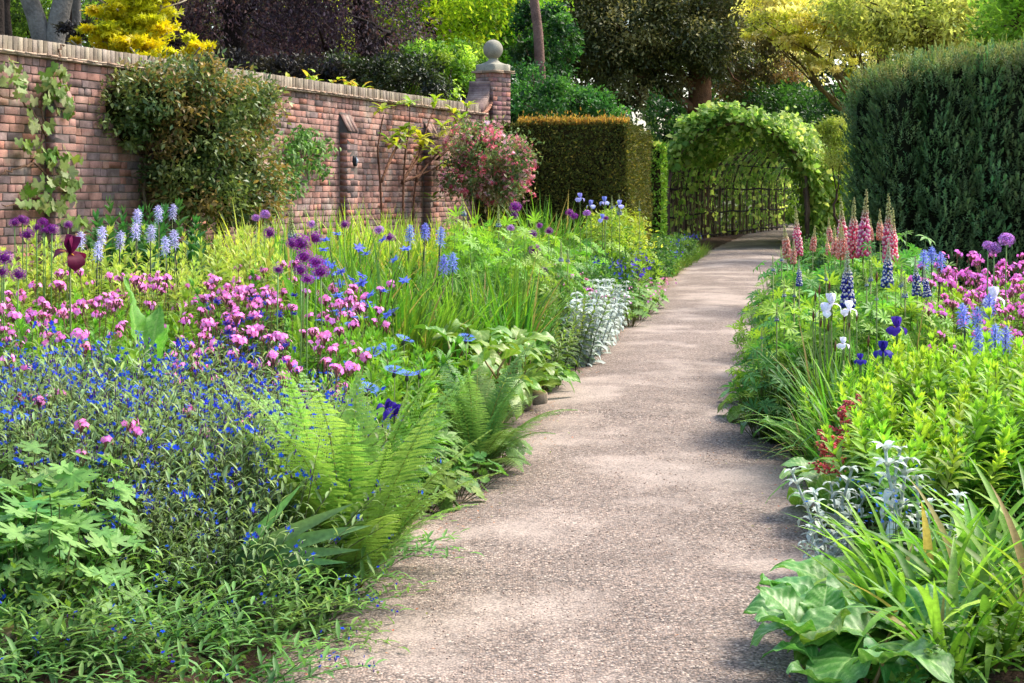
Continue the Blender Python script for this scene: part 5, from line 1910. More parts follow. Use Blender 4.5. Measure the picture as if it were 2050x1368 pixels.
def camassia_spike(seed, H=.13, col=(128, 144, 222)):
    r = np.random.default_rng(seed)
    mb = MB()
    mb.tube([[0, 0, -.45], [0, 0, 0], [0, 0, H]], [.004, .004, .002], rgb(70, 76, 80), 5)
    n = 18
    f = np.linspace(0, 1, n) ** .9
    a = np.arange(n) * 2.4
    d = np.stack([np.cos(a), np.sin(a), .35 + f], 1)
    op = 1 - sstep(.7, 1, f)
    mb.inst(STAR6L, face_to(d, .05 * (.25 + .75 * op) * r.uniform(.75, 1.1, n), r), np.stack([0 * f, 0 * f, H * f], 1) + unit(d) * (.016 * (.5 + .5 * op))[:, None], vary(rgb(*col), n, r, .06, .12))
    m = 12
    z = -r.uniform(.01, .22, m)
    aa = r.uniform(0, 6.28, m)
    mb.inst(BALL5, np.array([np.diag((.003, .003, .006))] * m), np.stack([.011 * np.cos(aa), .011 * np.sin(aa), z], 1), rgb(74, 84, 90))
    return mb.mesh('camassia_spike', M_PETAL)


CAM = [camassia_spike(4200 + k) for k in range(3)]
CAMP_ = [camassia_spike(4210 + k, .13, (186, 186, 228)) for k in range(3)]


def camassia(px, py, Y, label, meshes, s=1.0):
    x = (px - CX) * Y / F_PX
    zt = EYE - (py - HY) * Y / F_PX
    zb = z_at(x, Y)
    o = thing('camassia', label, 'flower', (x, Y, zb), RP.uniform(0, 6.28), 1.0)
    L = max(.15, zt - zb - .13 * s)
    link('stem', LSTEM, o, (0, 0, 0), None, (.7, .7, L))
    link('flower_spike', meshes[RP.randrange(len(meshes))], o, (0, 0, L), (RP.uniform(-.08, .08), RP.uniform(-.08, .08), 0), s)
    link('blades', THIN[RP.randrange(4)], o, sc=.6)


for px, py, Y, lab in ((275, 420, 13.4, 'tallest lilac camassia spire below the wall shrub'), (318, 413, 13.8, 'lilac camassia right of the tallest by the wall shrub'), (345, 410, 14, 'small lilac camassia highest against the wall shrub'), (203, 455, 12.6, 'pale lilac camassia left of the tallest'), (240, 464, 12.8, 'small lilac camassia between pale ones'), (302, 452, 12.6, 'pale camassia under the tallest spire'), (350, 462, 12.4, 'pale lilac camassia at the lower right of the group'), (332, 474, 12.2, 'lowest pale camassia of the wall group'), (272, 448, 13, 'half open camassia in the midst of the group'), (195, 485, 12.2, 'pale camassia low near the dark iris'), (160, 465, 12.8, 'faded camassia above the dark iris')):
    camassia(px, py, Y, lab, CAMP_, .95)
for px, py, Y, lab in ((819, 452, 13.2, 'left one of three blue camassias above the iris blades'), (850, 448, 13.2, 'middle one of three blue camassias above the iris blades'), (881, 456, 13.1, 'right one of three blue camassias above the iris blades'), (906, 508, 12.4, 'blue camassia lower right of the three'), (888, 512, 12.5, 'dim blue camassia hidden in blades'),
                       (1848, 502, 12.5, 'blue camassia left before the yew'), (1865, 496, 12.6, 'blue camassia in the middle before the yew'), (1882, 506, 12.4, 'blue camassia right before the yew'), (1980, 590, 9.6, 'bright blue camassia rising against the campion'), (1930, 610, 9.8, 'blue camassia left of the campion gap'), (1956, 618, 9.6, 'blue camassia between its neighbours by the campion'),
                       (1959, 660, 9.0, 'nearest blue camassia on the left of three'), (1992, 652, 9.0, 'nearest blue camassia in the middle of three'), (2012, 656, 9.1, 'nearest blue camassia on the right of three')):
    camassia(px, py, Y, lab, CAM, 1.0)


# ---- perennial cornflowers ----------------------------------------------------------
def cornflower(seed):
    r = np.random.default_rng(seed)
    mb = MB()
    lt = leaf('lance', .16, 2, .1, .2)
    n = 13
    a = np.arange(n) * 2 * PI / n + r.normal(0, .1, n)
    c = vary(rgb(92, 118, 228), n, r, .06, .1)
    base = np.stack([np.cos(a), np.sin(a), np.full(n, .3)], 1)
    mb.inst(strip('sword', .07, 2, -.3), frames(base, A(0, 0, 1), .028), np.zeros((n, 3)), c)
    tip = unit(base) * .022
    for k in (-1, 0, 1):
        dd = np.stack([np.cos(a + k * .45), np.sin(a + k * .45), np.full(n, .35)], 1)
        mb.inst(lt, frames(dd, A(0, 0, 1), .019), tip, c)
    m = 16
    d = rdir(m, r, .45, 1)
    mb.inst(strip('lance', .2, 1, 0), frames(d, A(1, .2, 0), .017), np.zeros((m, 3)), vary(rgb(104, 40, 130), m, r, .1, .2))
    fl = mb.mesh('cornflower_florets', M_PETAL)
    cb = MB()
    lathe(cb, [(.001, -.022), (.0065, -.016), (.0075, -.008), (.004, 0)], rgb(60, 64, 50), 8)
    return fl, cb.mesh('cornflower_bud', M_STEM, True)


COR = [cornflower(4300 + k) for k in range(4)]
for n_, (px, py, lab) in enumerate(((674, 624, 'blue cornflower left of a close pair under the alliums'), (690, 629, 'blue cornflower right of a close pair under the alliums'), (735, 612, 'large blue cornflower before the iris blades'), (787, 626, 'blue cornflower with purple centre right of the large one'), (647, 644, 'blue cornflower behind pink campion'), (698, 652, 'wide open blue cornflower lower in the bed'),
                                    (809, 682, 'pale blue cornflower facing the viewer'), (775, 699, 'half open cornflower left of the pale one'), (815, 753, 'blue cornflower in the middle of three near the fern'), (838, 750, 'blue cornflower right of three near the fern'), (790, 745, 'blue cornflower left of three near the fern'), (747, 709, 'shrivelled cornflower behind the fern'), (933, 680, 'lone cornflower among broad leaves'), (735, 781, 'faded cornflower just above the fern'), (720, 640, 'small blue cornflower in the upper group'))):
    x, Y = solve(px, py, .6)
    zb = z_at(x, Y)
    h = EYE - (py - HY) * Y / F_PX - zb
    o = thing('cornflower', lab, 'flower', (x, Y, zb), RP.uniform(0, 6), 1.0)
    link('stem', LSTEM, o, (0, 0, 0), None, (.6, .6, h))
    f, c = COR[n_ % 4]
    hd = link('flower_head', f, o, (0, 0, h), (RP.uniform(-.1, .5), RP.uniform(-.4, .4), -o.rotation_euler.z), RP.uniform(1.25, 1.6))
    link('bud', c, hd)
    link('leaves', GRN[n_ % 5], o, sc=max(.3, (h - .06) / .75))


# ---- irises, columbines, others -----------------------------------------------------
def iris_flower(col, col2, seed, s=1.0):
    r = np.random.default_rng(seed)
    mb = MB()
    st = leaf('obov', .8, 6, .5, -.9, wave=.05)
    fa = leaf('obov', .75, 6, .2, 1.7, wave=.06)
    a = np.arange(3) * 2 * PI / 3 + .4
    mb.inst(st, frames(np.stack([np.cos(a) * .5, np.sin(a) * .5, np.ones(3)], 1), np.stack([-np.cos(a), -np.sin(a), .5 + 0 * a], 1), .062 * s), np.zeros((3, 3)), vary(rgb(*col), 3, r, .04, .1))
    b = a + PI / 3
    mb.inst(fa, frames(np.stack([np.cos(b), np.sin(b), .25 + 0 * b], 1), A(0, 0, 1), .075 * s), np.zeros((3, 3)), vary(rgb(*col2), 3, r, .04, .1))
    mb.inst(strip('lance', .25, 2, .5), frames(np.stack([np.cos(b), np.sin(b), .5 + 0 * b], 1), A(0, 0, 1), .03 * s), np.full((3, 3), .002), rgb(200, 140, 40))
    return mb.mesh('iris_petals', M_PETAL, True)


def iris(name, px, py, Y, label, mesh, s=1.0, rot=0.0, blades_=True, lean=(0, 0)):
    x = (px - CX) * Y / F_PX
    zb = z_at(x, Y)
    h = max(.1, EYE - (py - HY) * Y / F_PX - zb)
    o = thing(name, label, 'flower', (x, Y, zb), 0, 1.0)
    link('stem', LSTEM, o, (0, 0, 0), None, (1, 1, h))
    link('flower', mesh, o, (0, 0, h), (lean[0], lean[1], rot), s)
    mb = MB()
    mb.tube([[0, 0, h - .09], [.002, 0, h - .05], [0, 0, h - .005]], [.005, .009, .006], rgb(130, 150, 90), 6)
    link('bud_sheath', mb.mesh('bud_sheath', M_LEAF, True), o)
    if blades_:
        link('blades', IRISB[RP.randrange(4)], o, sc=min(.8, h * .9))
    return o


IW = iris_flower((224, 226, 236), (230, 232, 240), 1)
IP = iris_flower((74, 50, 160), (60, 44, 150), 2)
ID = iris_flower((104, 24, 72), (92, 18, 54), 3)
IB = iris_flower((150, 160, 222), (170, 180, 230), 4)
iris('bearded_iris', 140, 510, 8.2, 'large dark maroon iris standing above the left bed', ID, 1.75, 1.9, False, (.1, -.35))
iris('white_iris', 1664, 612, 9.9, 'white iris bloom before the blue lupins', IW, 1.3, .4, True)
iris('white_iris', 1650, 625, 9.9, 'smaller white iris leaning left of the main bloom', IW, 1.0, 1.4, False)
iris('white_iris', 1700, 622, 9.9, 'white iris right below the largest blue lupin', IW, 1.05, 2.4, False)
iris('white_iris', 1688, 690, 9.4, 'small white iris low among the grassy blades', IW, .75, .8, False)
iris('white_iris', 1990, 600, 10.2, 'white iris half hidden by campion and camassia', IW, 1.4, .2, False)
iris('violet_iris', 1795, 658, 9.7, 'violet iris with spread petals in the right bed', IP, 1.25, .7, False)
iris('violet_iris', 1768, 705, 9.3, 'violet iris lower down among the blades', IP, 1.1, 2.0, False)
iris('violet_iris', 1722, 722, 9.2, 'small violet iris lowest among the blades', IP, .7, 1.0, False)
iris('violet_iris', 790, 830, 7.4, 'violet iris drooping behind the bright fern', IP, 1.0, .3, False, (.6, .2))
iris('violet_iris', 772, 818, 7.5, 'violet iris petals just above the fern tips', IP, .8, 1.8, False, (.5, -.4))
for k_, (px, py, lab) in enumerate(((1210, 405, 'tall lilac blue iris before the yew hedge'), (1161, 398, 'pale blue iris at the left before the hedge'), (1183, 412, 'small pale blue iris between its neighbours'), (1206, 440, 'lilac blue iris below the tall one'), (1240, 412, 'whitish iris beside the golden spiraea'))):
    iris('blue_iris', px, py, 21.5, lab, IB, 1.3, k_ * .9, False)
# iris buds standing brown over the grassy clump
for k_, (px, py) in enumerate(((1640, 588), (1628, 640), (1632, 600), (1660, 580), (1755, 562), (1690, 640), (1658, 660), (1700, 655), (1643, 652), (1672, 700), (1715, 640), (1738, 690))):
    Y = 9.9
    x = (px - CX) * Y / F_PX
    zb = z_at(x, Y)
    h = EYE - (py - HY) * Y / F_PX - zb
    o = thing('iris_bud', 'brown pointed iris bud on a thin stem over the grassy blades', 'flower', (x, Y, zb), group='iris buds over the grassy blades')
    link('stem', LSTEM, o, (0, 0, 0), None, (.6, .6, h))
    mb = MB()
    mb.tube([[0, 0, h - .01], [.001, 0, h + .02], [.003, 0, h + .055]], [.004, .008, .001], rgb(126, 92, 66), 6)
    link('bud', mb.mesh('bud', M_LEAF, True), o)


def bell(col, seed):
    r = np.random.default_rng(seed)
    mb = MB()
    petals(5, 'ovate', .6, .026, .5, vary(rgb(*col), 5, r, .06, .15), mb)
    petals(5, 'lance', .45, .031, .05, vary(rgb(*col) * .85, 5, r, .06, .15), mb, rot=.6)
    return mb.mesh('columbine_bell', M_PETAL)


def columbine_plant(seed, col):
    r = np.random.default_rng(seed)
    sb = MB()
    lt = leaf('ovate', .5, 2, .3, .4)
    tips = []
    for k in range(7):
        a = r.uniform(0, 6.28)
        L = r.uniform(.35, .62)
        st = curve_stem(L, (.14 * math.cos(a), .14 * math.sin(a)), r)
        sb.tube(st, np.linspace(.0025, .0012, 6), rgb(84, 70, 70), 4)
        ax = unit(A(math.cos(a) * .4, math.sin(a) * .4 - .4, -.8))
        tips.append((tuple(st[-1]), Vector((0, 0, 1)).rotation_difference(Vector(ax)).to_euler()))
    for k in range(26):
        a = r.uniform(0, 6.28)
        q = r.uniform(.02, .16)
        p = A(q * math.cos(a), q * math.sin(a), r.uniform(.1, .3))
        aa = A(-.9, 0, .9) + a
        sb.inst(lt, frames(np.stack([np.cos(aa), np.sin(aa), .3 + 0 * aa], 1), A(0, 0, 1), .04), np.repeat(p[None], 3, 0), vary(rgb(96, 134, 70), 3, r, .06, .12))
    return sb.mesh('columbine_foliage', M_LEAF), (bell(col, seed), tips)


CBL = [columbine_plant(4400 + k, (104, 124, 226)) for k in range(2)]
CBD = [columbine_plant(4410 + k, (76, 68, 176)) for k in range(2)]
for px, py, h, sets, lab in ((700, 500, .9, CBL, 'light blue columbine left of the iris blades'), (728, 496, .9, CBL, 'light blue columbine touching the iris blades'), (742, 520, .9, CBL, 'light blue columbine in front of the iris blades'), (708, 535, .9, CBL, 'lowest light blue columbine by the alliums'),
                             (450, 620, .6, CBD, 'dark violet columbine among the pink campion'), (510, 630, .6, CBD, 'dark violet columbine right of the first among campion'), (545, 610, .6, CBD, 'dark violet columbine below the alliums'), (520, 690, .56, CBD, 'dark violet columbine low above the gromwell'), (480, 660, .58, CBD, 'dark violet columbine between pink campions')):
    x, Y = solve(px, py, h)
    o = thing('columbine', lab, 'flower', (x, Y, z_at(x, Y)), RP.uniform(0, 6), h / .55)
    f, b = sets[RP.randrange(2)]
    link('foliage', f, o)
    for t_, e_ in b[1]:
        link('bell', b[0], o, t_, e_)


# ---- ferns --------------------------------------------------------------------------
def frond_mesh(seed, L, wid, col, col2, arch=1.0, pairs=26):
    """fern frond rising along +z and arching towards +x"""
    r = np.random.default_rng(seed)
    mb = MB()
    n = 24
    t = np.linspace(0, 1, n)
    th_ = .12 + arch * t ** 1.7
    ds = L / (n - 1)
    x = np.concatenate([[0], np.cumsum(np.sin(th_[1:]) * ds)])
    z = np.concatenate([[0], np.cumsum(np.cos(th_[1:]) * ds)])
    ra = np.stack([x, 0 * x, z], 1)
    mb.tube(ra, np.linspace(.0035, .0008, n), mixc(rgb(130, 96, 48), rgb(140, 160, 60), np.repeat(t, 4)), 4)
    tv = T(np.array([[0, 0, 0], [-.32, .5, .08], [0, 1, -.05], [.32, .5, .08]]), [np.array([[0, 3, 2, 1]])])
    for k in range(pairs):
        f = .16 + .83 * (k / (pairs - 1))
        b = np.array([np.interp(f, t, ra[:, i]) for i in range(3)])
        tg = unit(np.array([np.interp(min(1, f + .03), t, ra[:, i]) for i in range(3)]) - b)
        nrm = A(-tg[2], 0, tg[0])
        pl = wid * (math.sin(PI * (.12 + .88 * (f - .16) / .84) ** .75) ** .85) * r.uniform(.92, 1.06) + .006
        for sgn in (-1, 1):
            d = unit(A(0, sgn, 0) + tg * .42 + nrm * r.normal(-.12, .07))
            m = max(4, int(pl / .0085))
            s = np.linspace(.04, 1, m)
            droop = -.18 * s ** 2 * pl
            pp = b + d * (s * pl)[:, None] + A(0, 0, 1) * droop[:, None] * 1.0
            w = .018 * (1 - s) ** .5 + .004
            side = unit(np.cross(nrm, d))
            c = mixc(rgb(*col), rgb(*col2), np.clip(.55 * f + .5 * s + r.normal(0, .1, m), 0, 1))
            for sg2 in (-1, 1):
                dd = unit(np.repeat((side * sg2 + d * .35)[None], m, 0) + r.normal(0, .05, (m, 3)))
                mb.inst(tv, frames(dd, nrm, w * (wid / .12) ** .3), pp, c)
    return mb.mesh('fern_frond', M_LEAF)


FR1 = [frond_mesh(4500 + k, 1.0, .155, (100, 144, 58), (152, 190, 92), .25 + .3 * k, 20) for k in range(3)]
FR2 = [frond_mesh(4510 + k, .8, .12, (78, 116, 56), (120, 156, 82), .8 + .25 * k, 22) for k in range(2)]


def fern(label, x, y, n, L, meshes, seed, tiltm=.55):
    r = np.random.default_rng(seed)
    o = thing('fern', label, 'fern', (x, y, z_at(x, y) - .01))
    for k in range(n):
        a = 2 * PI * k / n * 1.0 + r.normal(0, .25)
        tilt = (.06, tiltm, tiltm * 1.7)[k % 3] * r.uniform(.6, 1.25)
        link('frond', meshes[int(r.integers(len(meshes)))], o, (.035 * math.cos(a), .035 * math.sin(a), 0), Euler((0, tilt, a), 'XYZ'), L * (1, .95, .72)[k % 3] * r.uniform(.78, 1.06))
    return o


fx, fy = at(735, 6.65)
fern('big lime green fern arching over the left path edge', fx - .08, fy, 46, 1.0, FR1, 4600, .33)
fx, fy = at(665, 7.2)
fern('smaller lime fern rising behind the big one', fx, fy, 16, .8, FR1, 4601, .3)
fx, fy = at(962, 9.5)
fern('grey green fern further along the left path edge', fx - .03, fy, 30, 1.0, FR2, 4602, .42)

# ---- broad leaves -------------------------------------------------------------------
def big_leaf(seed, aspect=.75, fold=.2, droop=.7, wave=.06, col=(96, 140, 44), vein=(150, 176, 90), nu=12, nv=22, stalk=.5, stalkc=(150, 130, 80), ribs=7, heart=.12):
    """broad veined leaf of length 1 on a stalk"""
    r = np.random.default_rng(seed)
    mb = MB()
    s = np.linspace(0, 1, nv + 1)
    u = np.linspace(-1, 1, 2 * nu + 1)
    w = prof('ovate', s) * aspect * .5
    w[-1] = .01
    ang = -droop * s * 1.5 + .2
    y = np.concatenate([[0], np.cumsum(np.cos(ang[1:]) / nv)])
    z = np.concatenate([[0], np.cumsum(np.sin(ang[1:]) / nv)])
    ph = r.uniform(0, 6, 4)
    U, S = np.meshgrid(u, s)
    X = U * w[:, None]
    edge = np.abs(U) ** 2
    # lateral ribs: pleats running out and forward
    rp = (S - .35 * np.abs(U)) * ribs
    pleat = np.cos(rp * 2 * PI)
    Z = z[:, None] + fold * np.abs(U) * w[:, None] + wave * edge * np.sin(S * 11 + ph[0] + U * 1.5) + .5 * wave * edge * np.sin(S * 23 + ph[1]) - .014 * pleat * (np.abs(U) > .05) * (1 - .5 * edge)
    Y_ = y[:, None] - heart * np.abs(U) ** 1.5 * (1 - S) ** 2
    V = np.stack([X, Y_ + 0 * X, Z], -1).reshape(-1, 3)
    vn = np.exp(-((rp % 1.0 - .5) / .12) ** 2) * .55 + (np.abs(U) < .06) * .9
    C = mixc(rgb(*col), rgb(*vein), np.clip(vn, 0, 1) * .95).reshape(-1, 3) * (1 + r.normal(0, .05, (V.shape[0], 1)))
    m = 2 * nu + 1
    i, j = np.meshgrid(np.arange(nv), np.arange(2 * nu), indexing='ij')
    q = np.stack([i * m + j, i * m + j + 1, (i + 1) * m + j + 1, (i + 1) * m + j], -1).reshape(-1, 4)
    mb.add(V, [q], C)
    if stalk:
        mb.tube([[0, 0, 0], [0, -stalk * .5, -stalk * .35], [0, -stalk * .75, -stalk * .95]], [.02, .03, .035], rgb(*stalkc), 6)
    return mb.mesh('broad_leaf', M_GLOSS, True)


BL_R = [big_leaf(4700 + k, .85, .25, .5 + .25 * k, .07, (96, 146, 50), (176, 200, 124)) for k in range(4)]
BL_G = [big_leaf(4710 + k, .8, .3, .4 + .3 * k, .06, (76, 134, 58), (150, 190, 116)) for k in range(3)]
BL_H = [big_leaf(4720 + k, .5, .3, .7 + .25 * k, .05, (104, 144, 46), (156, 178, 84), ribs=6) for k in range(4)]
BL_D = [big_leaf(4730 + k, .30, .3, .15 + .1 * k, .03, (108, 158, 54), (150, 186, 90), ribs=12, stalk=0, nu=5, heart=0) for k in range(3)]


def leaf_rosette(name, label, x, y, n, L, meshes, seed, lift=.5, spread=.12, cat='plant', zl=.12, group=None):
    r = np.random.default_rng(seed)
    o = thing(name, label, cat, (x, y, z_at(x, y)), r.uniform(0, 6), 1.0, group)
    for k in range(n):
        a = 2 * PI * k / n + r.normal(0, .25)
        q = spread * r.uniform(.4, 1.2)
        link('leaf', meshes[int(r.integers(len(meshes)))], o, (q * math.cos(a), q * math.sin(a), zl * r.uniform(.5, 1.5)), Euler((lift * r.uniform(.3, 1.5), r.normal(0, .2), a - PI / 2), 'XYZ'), L * r.uniform(.7, 1.15))
    return o


for px, Y, n, L, lab, lift in ((1545, 11.6, 10, .27, 'broad glossy leaves spilling on the path below the lupins', .35), (1530, 12.5, 10, .26, 'broad pale leaves nearest the lupins at the path edge', .4), (1575, 10.9, 10, .27, 'blue green broad leaves below the first rosette', .3), (1600, 10.2, 8, .24, 'small broad leaved plant under the grassy blades', .4)):
    x, y = at(px, Y)
    leaf_rosette('bergenia', lab, x, y, n, L, BL_G if 'blue' in lab else BL_R, int(px), lift)
for px, Y, n, L, lab, lift in ((1668, 7.9, 8, .25, 'big veined leaves beside the red flower spikes', .9), (1652, 8.3, 6, .24, 'upright big leaf behind the veined ones', 1.1)):
    x, y = at(px, Y)
    leaf_rosette('rodgersia', lab, x, y, n, L, BL_R, int(px), lift, .07)
for px, Y, n, L, lab, lift in ((1690, 5.75, 9, .27, 'large wavy leaves at the bottom of the right bed', .45), (1640, 5.45, 8, .24, 'curled glossy leaves nearest the viewer at the path', .6), (1740, 6.1, 7, .26, 'broad leaf with red rim under the daylily', .5), (1770, 5.35, 7, .27, 'broad low leaves at the bottom edge', .4), (1700, 5.2, 6, .25, 'shiny broad leaves cut by the bottom edge', .4)):
    x, y = at(px, Y)
    leaf_rosette('rheum', lab, x, y, n, L, BL_R if 'curled' in lab or 'red' in lab else BL_G, int(px), lift)
hs = [(930, 10.6), (970, 10.9), (1000, 11.3), (1030, 11.6), (950, 11.5), (905, 10.9), (1060, 12.0), (990, 10.4), (1090, 12.8), (1040, 12.3), (1110, 13.3)]
for k_, (px, Y) in enumerate(hs):
    x, y = at(px, Y)
    x = min(x, float(left_edge(Y)) - .1)
    leaf_rosette('comfrey', 'comfrey with broad pointed yellow green leaves by the path edge', x, y, 16, .25, BL_H, 4800 + k_, .5, .13, zl=.38 if k_ < 8 else .18, group='broad leaved comfrey clumps at the left path edge')
for px, Y, n, L, lab in ((285, 7.9, 9, .4, 'tall broad dock leaves among the pink campion'), (600, 10.8, 4, .3, 'upright broad leaf in front of the alliums')):
    x, y = at(px, Y)
    leaf_rosette('dock', lab, x, y, n, L, BL_D, int(px), 1.0, .05, zl=.34)
# grey green iris fan in the left foreground
SW = [leaf('sword', .105, 9, .5, d, tip=1.0) for d in (.05, .25, .5)]
for px, Y, dirs, lab in ((470, 6.0, ((.62, .72, .33), (.78, .42, .42), (.9, .3, .45), (.96, .02, .36), (.85, .12, .40), (.6, -.25, .2)), 'fan of grey green iris leaves pointing at the path'),
                         (250, 7.2, ((.15, 1, .36), (-.15, 1, .3), (.3, .9, .3), (.02, 1, .42)), 'iris leaves standing among the gromwell'), (150, 7.4, ((-.1, 1, .34), (.15, 1, .3), (-.25, .95, .28)), 'iris leaves left in the gromwell drift')):
    x, y = at(px, Y)
    o = thing('iris_fan', lab, 'plant', (x, y, z_at(x, y) + (.12 if px == 470 else .1)))
    for k_, (dx, dz, L) in enumerate(dirs):
        mb = MB()
        mb.inst(SW[k_ % 3], frames(np.array([[dx, -.15, dz]]), A(0, -1, .35), L * 1.15), np.array([[0, 0, .05]]), vary(rgb(104, 140, 84), 1, RNG, .04, .1))
        link('leaf', mb.mesh('sword_leaf', M_LEAF), o)

# ---- geranium, alchemilla: mounds of lobed leaves ------------------------------------
GERT = lobed(7, 4.6, .42, cup=.1)
ALCT = lobed(9, 5.2, .78, cup=.25)
VINT = lobed(5, 3.9, .62, cup=.1)


def lobed_mound(seed, T_, R, h, n, size, c1, c2, name, mat=M_LEAF):
    r = np.random.default_rng(seed)
    mb = MB()
    a = r.uniform(0, 6.28, n)
    q = R * np.sqrt(r.random(n))
    z = h * (1 - .7 * (q / R) ** 2) * r.uniform(.75, 1.08, n)
    p = np.stack([q * np.cos(a), q * np.sin(a), z], 1)
    up = unit(np.stack([np.cos(a) * q / R * .9, np.sin(a) * q / R * .9 - .15, 1 + 0 * a], 1) + r.normal(0, .18, (n, 3)))
    d = unit(np.cross(up, unit(r.normal(0, 1, (n, 3)))))
    mb.inst(T_, frames(d, up, size * r.uniform(.65, 1.15, n)), p, mixc(rgb(*c1), rgb(*c2), r.random(n)))
    for k in range(n):
        mb.tube([[p[k, 0] * .2, p[k, 1] * .2, 0], [p[k, 0] * .7, p[k, 1] * .7, z[k] * .6], p[k]], .002, rgb(110, 120, 70), 3)
    return mb.mesh(name, mat)


GER = [lobed_mound(4900 + k, GERT, .2, .34, 32, .07, (96, 148, 72), (132, 176, 92), 'geranium_leaves') for k in range(3)]
ALC = [lobed_mound(4910 + k, ALCT, .18, .2, 26, .05, (84, 128, 56), (122, 156, 70), 'alchemilla_leaves') for k in range(2)]
foliage_clumps('geranium', 'cranesbill mound of deeply cut leaves in the bottom left corner', 'cranesbill mounds in the bottom left corner', GER, [pxy(20, 6.0), pxy(95, 5.85), pxy(160, 5.95), pxy(50, 5.6), pxy(130, 5.5), pxy(185, 5.65), pxy(-30, 5.7), pxy(10, 5.35), pxy(90, 5.3)], 1.22, 4920)
foliage_clumps('alchemilla', 'rounded scalloped leaves at the foot of the grey fern', 'lady mantle clumps by the grey fern', ALC, [pxy(915, 8.7), pxy(950, 9.0), pxy(890, 8.5), pxy(985, 9.5), pxy(1000, 9.9), pxy(870, 8.9), pxy(850, 8.3)], 1.0, 4921)
foliage_clumps('cranesbill', 'green leafy plant with cut leaves behind the grey fern', 'cut leaved plants behind the fern', GER, [pxy(850, 9.1), pxy(880, 9.5), pxy(820, 8.7), pxy(900, 9.9), pxy(790, 8.3), pxy(860, 8.7)], 1.0, 4922)


# pink cranesbill at the path edge
def pinkger(seed):
    r = np.random.default_rng(seed)
    fl = MB()
    n = 14
    p = np.stack([r.normal(0, .13, n), r.normal(0, .13, n), r.uniform(.22, .36, n)], 1)
    fl.inst(CAMP, face_to(unit(r.normal(0, .4, (n, 3)) + A(0, -.6, .6)), .016, r), p, vary(rgb(206, 130, 180), n, r, .05, .1))
    return fl.mesh('cranesbill_flowers', M_PETAL)


PG = [pinkger(4930 + k) for k in range(2)]
for k_, (px, Y) in enumerate(((1262, 19.4), (1278, 20.3), (1292, 21.3), (1300, 22.4), (1270, 21), (1285, 22))):
    x, y = at(px, Y)
    o = thing('pink_cranesbill', 'pink flowered cranesbill mound at the path bend', 'flower', (x, y, z_at(x, y)), k_, 1.2, 'pink cranesbill at the path bend')
    link('leaves', GER[k_ % 3], o)
    link('blossom', PG[k_ % 2], o)


# ---- silver lamb's ear --------------------------------------------------------------
def stachys(seed, h=.5, leafL=.125):
    r = np.random.default_rng(seed)
    mb = MB()
    lts = [leaf('ovate', .32, 4, .35, d, mid=1.05) for d in (.6, 1.1, 1.6)]
    st = curve_stem(h, r.normal(0, .05, 2), r)
    sil = rgb(176, 188, 178)
    mb.tube(st, np.linspace(.007, .006, 6), sil, 6)
    nn = 9
    for k in range(nn):
        f = (k + .6) / nn
        b = np.array([np.interp(f, np.linspace(0, 1, 6), st[:, i]) for i in range(3)])
        m = 2 if f < .75 else 4
        a = k * PI / 2 + np.arange(m) * 2 * PI / m + r.normal(0, .1, m)
        el = .2 + .7 * f
        d = np.stack([np.cos(a) * math.cos(el), np.sin(a) * math.cos(el), np.full(m, math.sin(el))], 1)
        mb.inst(lts[int(r.integers(3))], frames(d, A(0, 0, 1), leafL * (1.15 - .5 * f) * r.uniform(.85, 1.15, m)), np.repeat(b[None], m, 0), vary(sil, m, r, .02, .08))
    return mb.mesh('lambs_ear_stem', M_SILVER)


STA = [stachys(5000 + k) for k in range(4)]
r_ = np.random.default_rng(5010)
for k_, (px, Y) in enumerate(((1178, 15.2), (1195, 15.5), (1190, 16.1), (1210, 16.2), (1205, 16.8), (1225, 17.0), (1220, 17.6), (1240, 17.8), (1238, 18.4), (1255, 18.7), (1250, 19.3), (1180, 16.0), (1262, 19.8), (1200, 15.2), (1213, 17.2))):
    x, y = at(px, Y)
    x = min(x, float(left_edge(Y)) - .03)
    shoot_plant('lambs_ear', 'silvery white lambs ear with felted leaves beside the path bend', 'plant', 'silver lambs ear along the left path edge', STA, x, y, 6, .12, 1.1, r_, part='felted_stem', splay=.3)
for px, Y, n, sc, lab in ((1672, 7.0, 5, .95, 'silver lambs ear standing at the right path edge'), (1690, 7.3, 4, .62, 'silver lambs ear just behind the path edge one'), (1655, 6.75, 5, .55, 'low silver rosette at the right path edge'), (1795, 6.7, 3, .95, 'silver lambs ear rising from lime leaves'), (1865, 6.45, 3, .85, 'silver lambs ear above the daylily leaves'), (1720, 6.35, 4, .35, 'small silver rosette below the broad leaf')):
    x, y = at(px, Y)
    shoot_plant('lambs_ear', lab, 'plant', None, STA, x, y, n, .07, sc, r_, part='felted_stem')


# ---- red plumes, brunnera, bluebells -------------------------------------------------
def red_plume(seed):
    r = np.random.default_rng(seed)
    mb = MB()
    for b in range(7):
        a = b * 2.4
        z0 = .08 + .05 * b * .8
        L = .09 * (1 - b * .09)
        d = unit(A(math.cos(a) * .6, math.sin(a) * .6, 1.0))
        m = 34
        f = r.random(m)
        p = A(0, 0, z0) + d * (f * L)[:, None] + r.normal(0, .007, (m, 3))
        mb.inst(BALL5, np.array([np.eye(3)] * m) * r.uniform(.004, .007, m)[:, None, None], p, vary(rgb(224, 118, 112), m, r, .12, .2))
        mb.inst(STAR5, face_to(rdir(10, r), .007, r), p[:10], vary(rgb(232, 156, 120), 10, r, .1, .1))
    return mb.mesh('red_plume', M_PETAL)


